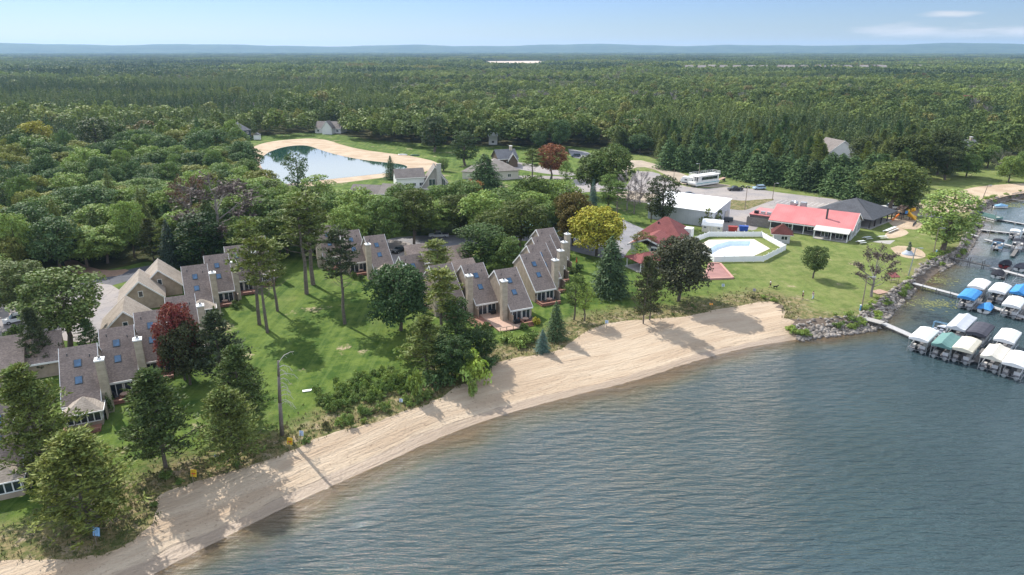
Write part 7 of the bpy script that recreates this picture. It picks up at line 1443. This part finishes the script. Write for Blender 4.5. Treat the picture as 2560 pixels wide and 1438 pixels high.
# ================================================================ PEOPLE AND DOG
SKIN = MAT('skin', (.50, .30, .21), .6, .05, 5); HAIR = MAT('dark_hair', (.03, .02, .015), .7)
def skinned(name, pts, edges, rad, mat, parent, root=0, sub=1):
    me = bpy.data.meshes.new(name); me.from_pydata(pts, edges, []); me.materials.append(mat); o = link(name, me, parent); s_ = o.modifiers.new('skin', 'SKIN'); s_.use_smooth_shade = True; sv = me.skin_vertices[0].data
    for i, r in enumerate(rad): sv[i].radius = (r, r)
    sv[root].use_root = True; o.modifiers.new('sub', 'SUBSURF').levels = sub; return o
def person(px, py, rz, lb, shirt, legsm, hat=None, stride=.22, bend=0, shorts=True):
    t = thing('person', lb, 'person', G(px, py), rz); s = stride; b = bend
    pts = [(0, 0, .95), (b * .4, 0, 1.2), (b, 0, 1.45), (b * 1.15, 0, 1.55), (b * 1.25, 0, 1.68), (b * 1.3, 0, 1.76), (b, .2, 1.42), (b + .1, .27, 1.15), (b + .28, .24, .95), (b + .34, .23, .88), (b, -.2, 1.42), (b - .06, -.27, 1.15), (b + .05, -.27, .92), (b + .09, -.27, .84), (0, .1, .9), (s * .6, .11, .5), (s, .11, .08), (s + .16, .11, .04), (0, -.1, .9), (-s * .3, -.11, .5), (-s * 1.2, -.11, .1), (-s * 1.2 + .15, -.11, .04)]
    ed = [(0, 1), (1, 2), (2, 3), (3, 4), (4, 5), (2, 6), (6, 7), (7, 8), (8, 9), (2, 10), (10, 11), (11, 12), (12, 13), (0, 14), (14, 15), (15, 16), (16, 17), (0, 18), (18, 19), (19, 20), (20, 21)]; rad = [.14, .13, .15, .06, .10, .08, .06, .045, .035, .04, .06, .045, .035, .04, .1, .065, .04, .04, .1, .065, .04, .04]
    skinned('body', pts, ed, rad, SKIN, t)
    skinned('shirt', [pts[0], pts[1], pts[2], (b * 1.08, 0, 1.5), pts[6], tuple((Vector(pts[6]) + Vector(pts[7])) / 2), pts[10], tuple((Vector(pts[10]) + Vector(pts[11])) / 2)], [(0, 1), (1, 2), (2, 3), (2, 4), (4, 5), (2, 6), (6, 7)], [.16, .155, .175, .075, .08, .07, .08, .07], shirt, t)
    k1 = pts[15] if shorts else pts[16]; k2 = pts[19] if shorts else pts[20]; skinned('trousers', [(0, 0, .98), pts[14], k1, pts[18], k2], [(0, 1), (1, 2), (0, 3), (3, 4)], [.165, .125, .085, .125, .085], legsm, t)
    MB().ell((b * 1.27 - .02, 0, 1.73), .115, .11, .11, 10, 8).build('hat' if hat else 'hair', hat or HAIR, t, sm=True)
    for y in (-.11, .11): x = s + .08 if y > 0 else -s * 1.2 + .07; MB().box(x - .13, x + .14, y - .05, y + .05, 0, .09).build('shoe', DGREY, t, bevel=.02)
W1 = MAT('white_shirt', (.7, .7, .72), .8, .05, 4); B1 = MAT('black_cloth', (.015, .015, .02), .8, .05, 4); G1 = MAT('grey_shirt', (.16, .17, .2), .8); LG1 = MAT('pale_blue_shirt', (.35, .45, .5), .8)
person(1925, 719, R(-20), 'person in a white shirt and black shorts walking a dog', W1, B1); person(2006, 748, R(-10), 'person with white cap and dark clothes standing on the lawn', B1, B1, hat=W1, stride=.1); person(2032, 748, R(200), 'person in grey clothes walking on the lawn', G1, LG1, stride=.3, bend=.08, shorts=False)
def dog():
    t = thing('dog', 'large black dog standing on the lawn by its walker', 'dog', G(1938, 722), R(10)); D_ = MAT('black_fur', (.012, .012, .014), .7)
    pts = [(0, 0, .55), (.3, 0, .56), (.5, 0, .66), (.66, 0, .78), (.84, 0, .74), (-.3, 0, .56), (-.5, 0, .66), (-.66, 0, .74), (.32, .1, .4), (.31, .1, .2), (.34, .1, .03), (.32, -.1, .4), (.36, -.1, .2), (.40, -.1, .03), (-.32, .1, .42), (-.4, .1, .24), (-.36, .1, .03), (-.32, -.1, .42), (-.30, -.1, .24), (-.25, -.1, .03), (.64, .07, .87), (.64, -.07, .87)]
    ed = [(0, 1), (1, 2), (2, 3), (3, 4), (0, 5), (5, 6), (6, 7), (1, 8), (8, 9), (9, 10), (1, 11), (11, 12), (12, 13), (5, 14), (14, 15), (15, 16), (5, 17), (17, 18), (18, 19), (3, 20), (3, 21)]; rad = [.15, .16, .1, .09, .045, .14, .04, .02, .07, .04, .035, .07, .04, .035, .08, .04, .035, .08, .04, .035, .03, .03]
    skinned('body', pts, ed, rad, D_, t)
dog()
# a fence, umbrella and small things
t = thing('patio_umbrella', 'folded red umbrella on the last stepped townhouse deck', 'umbrella', G(1441, 668)); MB().tube((0, 0, 0), (0, 0, 2.6), .03, .03, 6).build('pole', WOOD, t); MB().tube((0, 0, 1.2), (0, 0, 2.5), .2, .04, 8).build('canopy', MAT('red_canvas', (.5, .06, .03), .8), t)
